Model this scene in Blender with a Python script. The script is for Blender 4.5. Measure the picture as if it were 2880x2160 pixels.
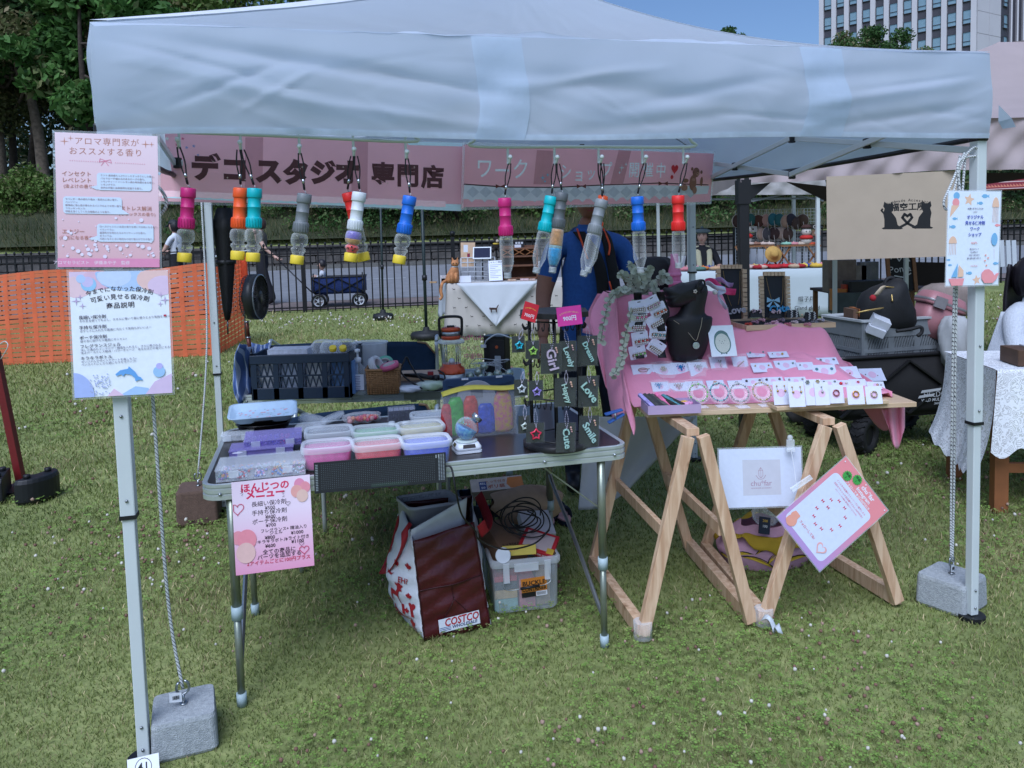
import bpy,bmesh,math,random
import numpy as np
from mathutils import Vector,Matrix
random.seed(7);RNG=np.random.default_rng(7)
from math import sin,cos,pi as PI
MT=Matrix.Translation;MR=Matrix.Rotation
V3=lambda*a:Vector(a)
SC=bpy.context.scene
for o in list(bpy.data.objects):bpy.data.objects.remove(o)
COL=SC.collection
R_=math.radians
# ------------------------------------------------------------------ camera (calibrated from the posts of the gazebo)
PITCH,ROLL,CAMH,FPX,PPY=0.0723,-0.02794,1.5508,2240.0,823.0
cF=V3(0,cos(PITCH),-sin(PITCH));_R=V3(1,0,0);_U=_R.cross(cF)
cR=_R*cos(ROLL)+_U*sin(ROLL);cU=-_R*sin(ROLL)+_U*cos(ROLL)
cam=bpy.data.cameras.new('camera');camo=bpy.data.objects.new('camera',cam);COL.objects.link(camo)
m=Matrix.Identity(4)
for i in range(3):m[i][0]=cR[i];m[i][1]=cU[i];m[i][2]=-cF[i]
m[2][3]=CAMH;camo.matrix_world=m
cam.sensor_width=36;cam.lens=36*FPX/2880;cam.shift_y=(PPY-1080)/2880
cam.clip_start=0.05;cam.clip_end=3000;SC.camera=camo
# ------------------------------------------------------------------ overcast daylight
W=bpy.data.worlds.new('World');SC.world=W;W.use_nodes=True
wn=W.node_tree.nodes;wl=W.node_tree.links;wn.clear()
sky=wn.new('ShaderNodeTexSky');sky.sky_type='NISHITA';sky.sun_disc=False
SUN_EL,SUN_AZ=R_(53),R_(196) # azimuth clockwise from +Y; behind and left of the camera
sky.sun_elevation=SUN_EL;sky.sun_rotation=SUN_AZ
sky.air_density=1.0;sky.dust_density=2.2;sky.ozone_density=2.4;sky.altitude=0
wb=wn.new('ShaderNodeBackground');wb.inputs[1].default_value=0.055
wo=wn.new('ShaderNodeOutputWorld');wl.new(sky.outputs[0],wb.inputs[0]);wl.new(wb.outputs[0],wo.inputs[0])
sl=bpy.data.lights.new('sun','SUN');sl.energy=1.5;sl.angle=R_(42);sl.color=(1.0,0.98,0.96)
so=bpy.data.objects.new('sun',sl);COL.objects.link(so)
sd=V3(sin(SUN_AZ)*cos(SUN_EL),cos(SUN_AZ)*cos(SUN_EL),sin(SUN_EL))
so.rotation_euler=sd.to_track_quat('Z','Y').to_euler();so.location=(0,0,40)
vs=SC.view_settings;vs.view_transform='Standard';vs.look='None';vs.gamma=1;vs.use_curve_mapping=False
vs.exposure=1.08;vs.use_white_balance=True;vs.white_balance_temperature=5350;vs.white_balance_tint=12
SC.cycles.max_bounces=8;SC.cycles.transparent_max_bounces=24;SC.cycles.transmission_bounces=8
SC.cycles.caustics_reflective=False;SC.cycles.caustics_refractive=False
# ------------------------------------------------------------------ pixel -> world (a direction only; the distance comes from a plane)
CP=V3(0,0,CAMH)
def ray(x,y):return cF+cR*((x-1440)/FPX)-cU*((y-PPY)/FPX)
def atz(x,y,z):
 d=ray(x,y);return CP+d*((z-CAMH)/d.z)
def aty(x,y,Y):
 d=ray(x,y);return CP+d*(Y/d.y)
def gz(Y):return 0.035*max(0.0,Y-6.0)
def gnd(x,y):
 d=ray(x,y);t=-CAMH/d.z
 if d.y*t>6:t=(CAMH+.21)/(.035*d.y-d.z)
 return CP+d*t
TA=0.246444;FL0=V3(-1.1427,2.2897,0);Te=V3(cos(TA),sin(TA),0);Tn=V3(-sin(TA),cos(TA),0)
def T(u,v,z=0):return FL0+Te*u+Tn*v+V3(0,0,z)
def atv(x,y,v):
 d=ray(x,y);t=(v+FL0 .dot(Tn))/d.dot(Tn);return CP+d*t
def uvz(p):q=Vector(p)-FL0;return q.dot(Te),q.dot(Tn),p[2]
# ------------------------------------------------------------------ materials
MATS={}
def lin(c):
 return tuple((x/12.92 if x<=0.04045 else((x+0.055)/1.055)**2.4)for x in c)
def hexc(h):return lin(tuple(int(h[i:i+2],16)/255 for i in(0,2,4)))
def mat(name,col,rough=.6,metal=0.,var=.06,scale=30.,bump=0.,bscale=200.,trans=0.,alpha=1.,sheen=0.,spec=.5,transl=0.,emit=0.,coat=0.,ior=1.45,col2=None,coords='Object'):
 if name in MATS:return MATS[name]
 if isinstance(col,str):col=hexc(col)
 M=bpy.data.materials.new(name);M.use_nodes=True;nt=M.node_tree;N=nt.nodes;L=nt.links
 b=N['Principled BSDF'];out=N['Material Output']
 b.inputs['Roughness'].default_value=rough;b.inputs['Metallic'].default_value=metal
 b.inputs['Transmission Weight'].default_value=trans;b.inputs['Alpha'].default_value=alpha
 b.inputs['Sheen Weight'].default_value=sheen;b.inputs['Specular IOR Level'].default_value=spec
 b.inputs['Coat Weight'].default_value=coat;b.inputs['IOR'].default_value=ior
 b.inputs['Base Color'].default_value=(*col,1)
 if var>0 or bump>0:
  tc=N.new('ShaderNodeTexCoord')
 if var>0:
  nz=N.new('ShaderNodeTexNoise');nz.inputs['Scale'].default_value=scale;nz.inputs['Detail'].default_value=4
  L.new(tc.outputs[coords],nz.inputs['Vector'])
  mx=N.new('ShaderNodeMix');mx.data_type='RGBA'
  c2=hexc(col2)if isinstance(col2,str)else col2
  lo=tuple(max(0,c*(1-var))for c in col);hi=tuple(min(1,c*(1+var))for c in col)
  if c2:lo,hi=col,c2
  mx.inputs[6].default_value=(*lo,1);mx.inputs[7].default_value=(*hi,1)
  rp=N.new('ShaderNodeMapRange');rp.inputs[1].default_value=.3;rp.inputs[2].default_value=.7
  L.new(nz.outputs[0],rp.inputs[0]);L.new(rp.outputs[0],mx.inputs[0]);L.new(mx.outputs[2],b.inputs['Base Color'])
 if bump>0:
  n2=N.new('ShaderNodeTexNoise');n2 .inputs['Scale'].default_value=bscale;n2 .inputs['Detail'].default_value=3
  L.new(tc.outputs[coords],n2 .inputs['Vector'])
  bp=N.new('ShaderNodeBump');bp.inputs['Strength'].default_value=bump;bp.inputs['Distance'].default_value=.01
  L.new(n2 .outputs[0],bp.inputs['Height']);L.new(bp.outputs[0],b.inputs['Normal'])
 if transl>0:
  t=N.new('ShaderNodeBsdfTranslucent');t.inputs[0].default_value=(*col,1)
  if var>0:L.new(mx.outputs[2],t.inputs[0])
  ms=N.new('ShaderNodeMixShader');ms.inputs[0].default_value=transl
  L.new(b.outputs[0],ms.inputs[1]);L.new(t.outputs[0],ms.inputs[2]);L.new(ms.outputs[0],out.inputs[0])
 MATS[name]=M;return M
def woodmat(name,c1,c2,stretch,knot='7a5a3c'):
 M=mat(name,c1,.6,var=0);nt=M.node_tree;N=nt.nodes;L=nt.links;b=N['Principled BSDF'];tc=N.new('ShaderNodeTexCoord');mp=N.new('ShaderNodeMapping');mp.inputs['Scale'].default_value=stretch
 n=N.new('ShaderNodeTexNoise');n.inputs['Scale'].default_value=1;n.inputs['Detail'].default_value=5;n.inputs['Distortion'].default_value=.6;cr=N.new('ShaderNodeValToRGB');e=cr.color_ramp.elements
 e[0].position=.35;e[0].color=(*hexc(c1),1);e[1].position=.65;e[1].color=(*hexc(c2),1)
 L.new(tc.outputs['Object'],mp.inputs[0]);L.new(mp.outputs[0],n.inputs['Vector']);L.new(n.outputs[0],cr.inputs[0])
 v=N.new('ShaderNodeTexVoronoi');v.inputs['Scale'].default_value=9;L.new(tc.outputs['Object'],v.inputs['Vector']);r=N.new('ShaderNodeMapRange');r.inputs[1].default_value=.05;r.inputs[2].default_value=.15;r.inputs[3].default_value=.85;r.inputs[4].default_value=0;L.new(v.outputs['Distance'],r.inputs[0])
 mx=N.new('ShaderNodeMix');mx.data_type='RGBA';L.new(r.outputs[0],mx.inputs[0]);L.new(cr.outputs[0],mx.inputs[6]);mx.inputs[7].default_value=(*hexc(knot),1);L.new(mx.outputs[2],b.inputs['Base Color'])
 bp=N.new('ShaderNodeBump');bp.inputs['Strength'].default_value=.25;bp.inputs['Distance'].default_value=.004;L.new(n.outputs[0],bp.inputs['Height']);L.new(bp.outputs[0],b.inputs['Normal']);return M
def glass(name,col=(1,1,1),fac=.12,rough=.05,tint=.0,edge=.55):
 """thin clear plastic or glass: mostly see-through, with a glossy and slightly milky skin"""
 if name in MATS:return MATS[name]
 if isinstance(col,str):col=hexc(col)
 M=bpy.data.materials.new(name);M.use_nodes=True;nt=M.node_tree;N=nt.nodes;L=nt.links
 b=N['Principled BSDF'];out=N['Material Output']
 b.inputs['Base Color'].default_value=(*col,1);b.inputs['Roughness'].default_value=rough
 tr=N.new('ShaderNodeBsdfTransparent');tr.inputs[0].default_value=(*[1-tint*(1-c)for c in col],1)
 fr=N.new('ShaderNodeLayerWeight');fr.inputs[0].default_value=.35
 mr=N.new('ShaderNodeMapRange');mr.inputs[3].default_value=fac;mr.inputs[4].default_value=min(1,fac+edge)
 L.new(fr.outputs[1],mr.inputs[0])
 ms=N.new('ShaderNodeMixShader');L.new(mr.outputs[0],ms.inputs[0]);L.new(tr.outputs[0],ms.inputs[1]);L.new(b.outputs[0],ms.inputs[2])
 L.new(ms.outputs[0],out.inputs[0]);MATS[name]=M;return M
# ------------------------------------------------------------------ mesh builder
def frame(o,x,y,z):
 M=Matrix.Identity(4)
 for i in range(3):M[i][0]=x[i];M[i][1]=y[i];M[i][2]=z[i];M[i][3]=o[i]
 return M
PM={} # object name -> its world matrix, for parts given in world coordinates
def pmat(o):return o.matrix_basis.copy()if o.parent is None else pmat(o.parent)@o.matrix_basis
class MB:
 def __init__(s):s.v=[];s.f=[];s.sm=[];s.mi=[];s.M=None;s.m=0
 def add(s,vs,fs,smooth=False):
  n=len(s.v)
  if s.M is not None:vs=[s.M@Vector(p)for p in vs]
  s.v.extend([tuple(p)for p in vs]);s.f.extend([tuple(i+n for i in f)for f in fs])
  s.sm.extend([smooth]*len(fs));s.mi.extend([s.m]*len(fs));return s
 def box(s,c,d,bev=0):
  x,y,z=c;a,b,h=d[0]/2,d[1]/2,d[2]/2
  if bev:
   pts=rrect(d[0],d[1],bev,3);return s.prism([(x+p[0],y+p[1])for p in pts],z-h,z+h)
  return s.add([(x+i*a,y+j*b,z+k*h)for k in(-1,1)for j in(-1,1)for i in(-1,1)],
  [(0,2,3,1),(4,5,7,6),(0,1,5,4),(2,6,7,3),(0,4,6,2),(1,3,7,5)])
 def beam(s,p,q,w,h,up=(0,0,1)):
  p=Vector(p);q=Vector(q);d=(q-p).normalized();up=Vector(up)
  if abs(d.dot(up))>.98:up=V3(0,1,0)
  a=d.cross(up).normalized();b=a.cross(d)
  c=[p+a*(i*w/2)+b*(j*h/2)for i,j in((-1,-1),(1,-1),(1,1),(-1,1))]
  c+=[x+(q-p)for x in c]
  return s.add(c,[(3,2,1,0),(4,5,6,7),(0,1,5,4),(1,2,6,5),(2,3,7,6),(3,0,4,7)])
 def tube(s,pts,r,n=8,closed=False,caps=True):
  pts=[Vector(p)for p in pts];k=len(pts);rs=r if isinstance(r,(list,tuple))else[r]*k
  vs=[];prev=None
  for i,p in enumerate(pts):
   if closed:d=pts[(i+1)%k]-pts[i-1]
   else:d=pts[min(i+1,k-1)]-pts[max(i-1,0)]
   if d.length<1e-9:d=V3(0,0,1)
   d.normalize()
   if prev is None:
    a=d.cross(V3(0,0,1)if abs(d.z)<.9 else V3(1,0,0)).normalized()
   else:
    a=prev-d*prev.dot(d);a=a.normalized()if a.length>1e-6 else d.orthogonal().normalized()
   prev=a;b=d.cross(a)
   for j in range(n):
    t=2*PI*j/n;vs.append(p+(a*cos(t)+b*sin(t))*rs[i])
  fs=[]
  for i in range(k if closed else k-1):
   for j in range(n):
    A=i*n+j;B=i*n+(j+1)%n;C=((i+1)%k)*n+(j+1)%n;D=((i+1)%k)*n+j
    fs.append((A,B,C,D))
  s.add(vs,fs,True)
  if caps and not closed:
   n0=len(s.v)-k*n
   s.f.append(tuple(n0+j for j in range(n))[::-1]);s.f.append(tuple(n0+(k-1)*n+j for j in range(n)))
   s.sm+=[False]*2;s.mi+=[s.m]*2
  return s
 def lathe(s,prof,n=20,c=(0,0,0),caps=True,sx=1,sy=1):
  vs=[];k=len(prof)
  for r,z in prof:
   for j in range(n):
    t=2*PI*j/n;vs.append((c[0]+r*sx*cos(t),c[1]+r*sy*sin(t),c[2]+z))
  fs=[(i*n+j,i*n+(j+1)%n,(i+1)*n+(j+1)%n,(i+1)*n+j)for i in range(k-1)for j in range(n)]
  s.add(vs,fs,True)
  if caps:
   n0=len(s.v)-k*n
   s.f.append(tuple(n0+j for j in range(n))[::-1]);s.f.append(tuple(n0+(k-1)*n+j for j in range(n)))
   s.sm+=[False]*2;s.mi+=[s.m]*2
  return s
 def prism(s,poly,z0,z1):
  n=len(poly)
  return s.add([(p[0],p[1],z0)for p in poly]+[(p[0],p[1],z1)for p in poly],
  [tuple(range(n))[::-1],tuple(range(n,2*n))]+[(i,(i+1)%n,n+(i+1)%n,n+i)for i in range(n)])
 def poly(s,pts):return s.add(pts,[tuple(range(len(pts)))])
 def loft(s,rings,caps=True,smooth=True,closed=False):
  n=len(rings[0]);k=len(rings);vs=[p for r in rings for p in r]
  fs=[(i*n+j,i*n+(j+1)%n,(i+1)%k*n+(j+1)%n,(i+1)%k*n+j)for i in range(k if closed else k-1)for j in range(n)]
  s.add(vs,fs,smooth)
  if caps and not closed:
   n0=len(s.v)-k*n
   s.f.append(tuple(n0+j for j in range(n))[::-1]);s.f.append(tuple(n0+(k-1)*n+j for j in range(n)))
   s.sm+=[False]*2;s.mi+=[s.m]*2
  return s
 def grid(s,fn,nu,nv,smooth=True):
  vs=[fn(i/nu,j/nv)for j in range(nv+1)for i in range(nu+1)]
  fs=[(j*(nu+1)+i,j*(nu+1)+i+1,(j+1)*(nu+1)+i+1,(j+1)*(nu+1)+i)for j in range(nv)for i in range(nu)]
  return s.add(vs,fs,smooth)
 def ball(s,c,r,n=10,k=6,sx=1,sy=1,sz=1):
  c=Vector(c);vs=[];fs=[]
  for i in range(k+1):
   t=PI*i/k
   for j in range(n):
    p=2*PI*j/n
    vs.append(c+V3(r*sx*sin(t)*cos(p),r*sy*sin(t)*sin(p),r*sz*cos(t)))
  for i in range(k):
   for j in range(n):fs.append((i*n+j,(i+1)*n+j,(i+1)*n+(j+1)%n,i*n+(j+1)%n))
  return s.add(vs,fs,True)
 def mesh(s,name):
  me=bpy.data.meshes.new(name);me.from_pydata(s.v,[],s.f);me.update()
  me.polygons.foreach_set('use_smooth',s.sm);me.polygons.foreach_set('material_index',s.mi);return me
 def build(s,name,mats,parent=None,w=0,label=None,cat=None,group=None,kind=None,bevel=0,solid=0,sub=0):
  if w and parent is not None:
   I=pmat(parent).inverted();s.v=[tuple(I@Vector(p))for p in s.v]
  me=s.mesh(name);o=bpy.data.objects.new(name,me);COL.objects.link(o)
  for mm in(mats if isinstance(mats,(list,tuple))else[mats]):me.materials.append(mm)
  if parent is not None:o.parent=parent
  tag(o,label,cat,group,kind)
  if solid:
   md=o.modifiers.new('s','SOLIDIFY');md.thickness=abs(solid);md.offset=-1 if solid>0 else 1
  if sub:
   md=o.modifiers.new('u','SUBSURF');md.levels=md.render_levels=sub
  if bevel:
   md=o.modifiers.new('b','BEVEL');md.width=bevel;md.segments=2;md.limit_method='ANGLE';md.angle_limit=R_(40)
  return o
def tag(o,label=None,cat=None,group=None,kind=None):
 if label:o['label']=label
 if cat:o['category']=cat
 if group:o['group']=group
 if kind:o['kind']=kind
 return o
def thing(name,label,cat,loc=(0,0,0),rotz=0.,group=None,M=None,parent=None):
 o=bpy.data.objects.new(name,None);COL.objects.link(o);o.empty_display_size=.05
 if M is not None:o.matrix_basis=M
 else:o.location=loc;o.rotation_euler=(0,0,rotz);o.matrix_basis=MT(Vector(loc))@MR(rotz,4,'Z')
 if parent is not None:o.parent=parent
 return tag(o,label,cat,group)
def place(name,me,parent,M=None,label=None):
 o=bpy.data.objects.new(name,me);COL.objects.link(o);o.parent=parent
 if M is not None:o.matrix_basis=M
 if label:o['label']=label
 return o
def copy_tree(o,parent=None):
 c=o.copy();COL.objects.link(c);c.parent=parent
 for ch in list(o.children):copy_tree(ch,c)
 return c
def rrect(w,h,r,k=4):
 pts=[]
 for cx,cy,a0 in((w/2-r,h/2-r,0),(-w/2+r,h/2-r,90),(-w/2+r,-h/2+r,180),(w/2-r,-h/2+r,270)):
  for i in range(k+1):
   a=R_(a0+90*i/k);pts.append((cx+r*cos(a),cy+r*sin(a)))
 return pts
def circ(x,y,r,n=20,ry=None):
 return[(x+r*cos(2*PI*i/n),y+(ry or r)*sin(2*PI*i/n))for i in range(n)]
def star(x,y,R,r,n=5,rot=90):
 return[(x+(R if i%2==0 else r)*cos(R_(rot+180*i/n)),y+(R if i%2==0 else r)*sin(R_(rot+180*i/n)))for i in range(2*n)]
def heart(x,y,s,n=24):
 return[(x+s*16*sin(t)**3/16,y+s*(13*cos(t)-5*cos(2*t)-2*cos(3*t)-cos(4*t))/16)for t in[2*PI*i/n for i in range(n)]]
def spath(pts,n=8,closed=False):
 """Catmull-Rom through the points"""
 P=[Vector(p)for p in pts];k=len(P);out=[]
 for i in range(k if closed else k-1):
  if closed:a,b,c,d=P[i-1],P[i],P[(i+1)%k],P[(i+2)%k]
  else:a,b,c,d=P[max(i-1,0)],P[i],P[i+1],P[min(i+2,k-1)]
  for j in range(n):
   t=j/n;out.append(.5*((2*b)+(c-a)*t+(2*a-5*b+4*c-d)*t*t+(3*b-a-3*c+d)*t**3))
 if not closed:out.append(P[-1])
 return out
# ------------------------------------------------------------------ lettering and flat print
_TXT={}
def text_mesh(s,size,bold=0.,align='CENTER',res=2,shear=0.,spacing=1.0,extrude=0.):
 key=(s,round(size,5),bold,align,shear,spacing,extrude)
 if key in _TXT:return _TXT[key]
 cu=bpy.data.curves.new('t','FONT');cu.body=s;cu.size=size;cu.resolution_u=res;cu.offset=bold*size
 cu.align_x=align;cu.align_y='CENTER';cu.shear=shear;cu.space_character=spacing;cu.extrude=extrude
 ob=bpy.data.objects.new('t',cu);me=bpy.data.meshes.new_from_object(ob);me.name='lettering'
 bpy.data.objects.remove(ob);bpy.data.curves.remove(cu);_TXT[key]=me;return me
INK={}
def ink(c,rough=.5):
 k=c if isinstance(c,str)else '%.2f_%.2f_%.2f'%c
 if k not in INK:INK[k]=mat('ink_'+k,c,rough,var=.03,scale=60)
 return INK[k]
class Panel:
 """a flat printed sheet; x right, y up, z out of the print"""
 def __init__(s,name,label,cat,TL,TR,BR,BL,th=.0015,color='ffffff',group=None,lam=0.,rough=.35,backcol=None,sheet='sheet',parent=None):
  TL,TR,BR,BL=map(Vector,(TL,TR,BR,BL));c=(TL+TR+BR+BL)/4
  x=(TR+BR-TL-BL).normalized();y=(TL+TR-BL-BR);y=(y-x*y.dot(x)).normalized();z=x.cross(y)
  s.w=((TR-TL).length+(BR-BL).length)/2;s.h=((TL-BL).length+(TR-BR).length)/2
  s.MW=frame(c,x,y,z);s.o=thing(name,label,cat,M=s.MW if parent is None else pmat(parent).inverted()@s.MW,group=group,parent=parent);s.k=1;s.th=th
  mb=MB();mb.box((0,0,-th/2),(s.w,s.h,th));mb.build(sheet,color if not isinstance(color,str)else ink(color,rough),s.o)
  if lam:
   w,h=s.w+2*lam,s.h+2*lam
   mb=MB();mb.box((0,0,-th/2),(w,h,th*.5));mb.build('lamination_film',glass('lamination',(.85,.9,.95),.12,.08),s.o)
 def fp(s,x,y):
  d=ray(x,y);M=s.MW;nz=V3(M[0][2],M[1][2],M[2][2]);c=M.translation;t=(c-CP).dot(nz)/d.dot(nz);q=M.inverted()@(CP+d*t)
  return(q.x/s.w+.5,.5-q.y/s.h)
 def sz(s,x,y,n):
  a,b=s.fp(x,y),s.fp(x,y+n);return abs(a[1]-b[1])*s.h
 def ptext(s,t,x,y,npx,c,**kw):return s.text(t,*s.fp(x,y),s.sz(x,y,npx),c,**kw)
 def pshape(s,pts,c,**kw):return s.shape([s.fp(*p)for p in pts],c,**kw)
 def pshapes(s,polys,c,**kw):return s.shapes([[s.fp(*p)for p in q]for q in polys],c,**kw)
 def pline(s,pts,npx,c,**kw):return s.line([s.fp(*p)for p in pts],s.sz(*pts[0],npx),c,**kw)
 def lay(s):s.k+=1;return.00008*s.k
 def P(s,fx,fy):return((fx-.5)*s.w,(.5-fy)*s.h) # fractions from the top left
 def shape(s,poly,c,name='print',frac=True):
  if frac:poly=[s.P(*p)for p in poly]
  z=s.lay();mb=MB();mb.poly([(p[0],p[1],z)for p in poly]);return mb.build(name,c if not isinstance(c,str)else ink(c),s.o)
 def shapes(s,polys,c,name='print',frac=True):
  z=s.lay();mb=MB()
  for i,poly in enumerate(polys):
   if frac:poly=[s.P(*p)for p in poly]
   mb.poly([(p[0],p[1],z+i*.000006)for p in poly])
  return mb.build(name,c if not isinstance(c,str)else ink(c),s.o,kind='stuff')
 def line(s,pts,wd,c,name='print',frac=True,closed=False):
  if frac:pts=[s.P(*p)for p in pts]
  z=s.lay();mb=MB();n=len(pts)
  for i in range(n if closed else n-1):
   a=V3(*pts[i],z);b=V3(*pts[(i+1)%n],z);d=b-a
   if d.length<1e-7:continue
   d.normalize();nn=V3(-d.y,d.x,0)*wd/2;e=d*wd*.3
   mb.poly([a-e+nn,a-e-nn,b+e-nn,b+e+nn])
  return mb.build(name,c if not isinstance(c,str)else ink(c),s.o)
 def text(s,t,fx,fy,size,c,bold=0.,align='CENTER',rot=0.,shear=0.,width=None,spacing=1.,name='lettering'):
  me=text_mesh(t,size,bold,align,shear=shear,spacing=spacing).copy()
  if not me.materials:me.materials.append(c if not isinstance(c,str)else ink(c))
  else:me.materials[0]=c if not isinstance(c,str)else ink(c)
  x,y=s.P(fx,fy);M=MT((x,y,s.lay()))@MR(rot,4,'Z')
  if width and len(me.vertices):
   xs=[v.co.x for v in me.vertices];k=width/max(1e-6,max(xs)-min(xs));M=M@Matrix.Diagonal((k,1,1,1))
  return place(name,me,s.o,M)
 def arc_text(s,t,fx,fy,size,c,radius,bold=0.,spacing=1.05):
  n=len(t);z=s.lay();x0,y0=s.P(fx,fy);step=size*spacing/radius
  for i,ch in enumerate(t):
   a=(i-(n-1)/2)*step;me=text_mesh(ch,size,bold).copy()
   if not me.materials:me.materials.append(ink(c))
   else:me.materials[0]=ink(c)
   place('lettering',me,s.o,MT((x0+radius*sin(a),y0-radius*(1-cos(a)),z))@MR(-a,4,'Z'))
def letters(parent,t,M,size,c,bold=0.,align='CENTER',extrude=0.,shear=0.,name='lettering'):
 me=text_mesh(t,size,bold,align,shear=shear,extrude=extrude).copy();mm=c if not isinstance(c,str)else ink(c)
 if me.materials:me.materials[0]=mm
 else:me.materials.append(mm)
 return place(name,me,parent,M)
# ================================================================== the setting: park lawn, path, road, wall, bank
FQ=V3(-4,14.1,0);FD=V3(cos(.115),sin(.115),0);FN=V3(-FD.y,FD.x,0)
def FW(s,t,dz=0):
 p=FQ+FD*s+FN*t;p.z=hgt(p.x,p.y)+dz;return p
def hgt(x,y):
 t=(x-FQ.x)*FN.x+(y-FQ.y)*FN.y;b=gz(min(y,26))
 if t>11.16:
  b=gz(25)+.72+max(0,min(t-11.2,5))*.43+max(0,min(t-16.2,30))*.05
 return b
def gmat():
 M=mat('lawn_soil','4d5a2c',.95,var=0);nt=M.node_tree;N=nt.nodes;L=nt.links;b=N['Principled BSDF']
 tc=N.new('ShaderNodeTexCoord');r=[]
 for sc,de in((1.3,5),(26,4)):
  n=N.new('ShaderNodeTexNoise');n.inputs['Scale'].default_value=sc;n.inputs['Detail'].default_value=de
  L.new(tc.outputs['Object'],n.inputs['Vector']);r.append(n)
 cr=N.new('ShaderNodeValToRGB');e=cr.color_ramp.elements
 e[0].position=.33;e[0].color=(*hexc('5d6535'),1);e[1].position=.68;e[1].color=(*hexc('979a62'),1)
 x=e.new(.8);x.color=(*hexc('8d8062'),1);x=e.new(.5);x.color=(*hexc('7a834c'),1)
 mx=N.new('ShaderNodeMath');mx.operation='MULTIPLY_ADD';mx.inputs[1].default_value=.45
 ad=N.new('ShaderNodeMath');ad.operation='MULTIPLY';ad.inputs[1].default_value=.55
 L.new(r[0].outputs[0],ad.inputs[0]);L.new(r[1].outputs[0],mx.inputs[0]);L.new(ad.outputs[0],mx.inputs[2])
 L.new(mx.outputs[0],cr.inputs[0]);L.new(cr.outputs[0],b.inputs['Base Color'])
 bp=N.new('ShaderNodeBump');bp.inputs['Strength'].default_value=.6;bp.inputs['Distance'].default_value=.02
 L.new(r[1].outputs[0],bp.inputs['Height']);L.new(bp.outputs[0],b.inputs['Normal']);return M
sv=[-900,-300,-120,-60]+list(np.arange(-44,60,2.))+[64,90,160,400,900]
tv=[-60,-30]+list(np.arange(-20,10.5,1.))+[11.1,11.15,11.2,12,13,14,15,16.2,18,22,30,46,90,300,1500]
mb=MB();ns=len(sv)
vs_=[]
for t in tv:
 for s in sv:
  p=FQ+FD*s+FN*t;k=.003*sin(3.1*p.x+1.7*p.y)if abs(p.x)<12 else 0
  if t>11.2:k+=.12*sin(.9*s+t)+.1*sin(2.3*s)
  vs_.append((p.x,p.y,hgt(p.x,p.y)+k-.004))
mb.add(vs_,[(j*ns+i,j*ns+i+1,(j+1)*ns+i+1,(j+1)*ns+i)for j in range(len(tv)-1)for i in range(ns-1)],True)
mb.build('ground',gmat(),kind='structure')
def strip(name,t0,t1,m,dz,n=60,s0=-60,s1=70):
 mb=MB();mb.grid(lambda a,b:FW(s0+(s1-s0)*a,t0+(t1-t0)*b,dz),n,10);return mb.build(name,m,kind='structure')
strip('path',.25,1.55,mat('path_paving','6f6460',.9,var=.15,scale=3,bump=.3,bscale=60),.012)
strip('road',1.6,10.75,mat('asphalt','74767a',.88,var=.12,scale=4,bump=.3,bscale=90),.012)
k=MB()
for i in range(65):
 a,b=FW(-60+2*i,10.86,.06),FW(-60+2*i+1.98,10.86,.06);k.beam(a,b,.22,.14)
k.build('kerb',mat('kerb_stone','5d5c58',.9,var=.15,scale=5),kind='structure')
k=MB()
for i in range(14):k.beam(FW(-20+4*i,6.2,.018),FW(-18+4*i,6.2,.018),.12,.004)
k.build('road_marking',mat('road_paint','a8adb0',.8),kind='structure')
mb=MB();mb.grid(lambda a,b:FW(-60+130*a,11.2+35*b*b,.22+.1*sin(7*a*130/9)*b),90,40);mb.build('bank',mat('bank_earth_shaded','3a3f26',.95,var=.5,scale=1.2,bump=.6,bscale=8,col2='262b18'),kind='structure')  # darker sheet over the lawn ground, with the trees' shade put into its colour
# retaining wall of dark stones behind the road
rw=thing('retaining_wall','low dark stone retaining wall behind the road with tufts along its top','wall',FW(0,11))
st=mat('wall_stone','4b4845',.92,var=.35,scale=6,bump=.5,bscale=25)
k=MB();WZ=gz(25)-.03;wp=lambda s_,t_,z_:(lambda q:V3(q.x,q.y,WZ+z_))(FW(s_,t_));k.beam(wp(-60,11.1,.36),wp(70,11.1,.36),.12,.76);k.build('wall_core',mat('wall_joint','24221f',.95),rw,w=1)
smesh=[]
for i in range(5):
 b=MB();w,h=[(.62,.2),(.5,.2),(.75,.2),(.56,.19),(.68,.2)][i]
 pts=[(-w/2,-h/2+.01),(-w/2+.02,-h/2),(w/2-.02,-h/2),(w/2,-h/2+.02),(w/2-.01,h/2-.01),(w/2-.04,h/2),(-w/2+.03,h/2),(-w/2,h/2-.02)]
 b.prism(pts,0,.05+.01*i);me=b.mesh('stone');me.materials.append(st);smesh.append(me)
RWI=pmat(rw).inverted();ct=0
for r in range(3):
 s=-13+.3*r
 while s<27 and ct<290:
  i=random.randrange(5);w=(.62,.5,.75,.56,.68)[i]
  p=FW(s+w/2,11.02,0);p.z=WZ+.11+.225*r;s+=w+.02
  place('stone',smesh[i],rw,RWI@frame(p,FD,V3(0,0,1),FD.cross(V3(0,0,1))));ct+=1
k=MB();k.beam(wp(-60,11.02,.74),wp(70,11.02,.74),.34,.07);k.build('coping',st,rw,w=1)
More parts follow.
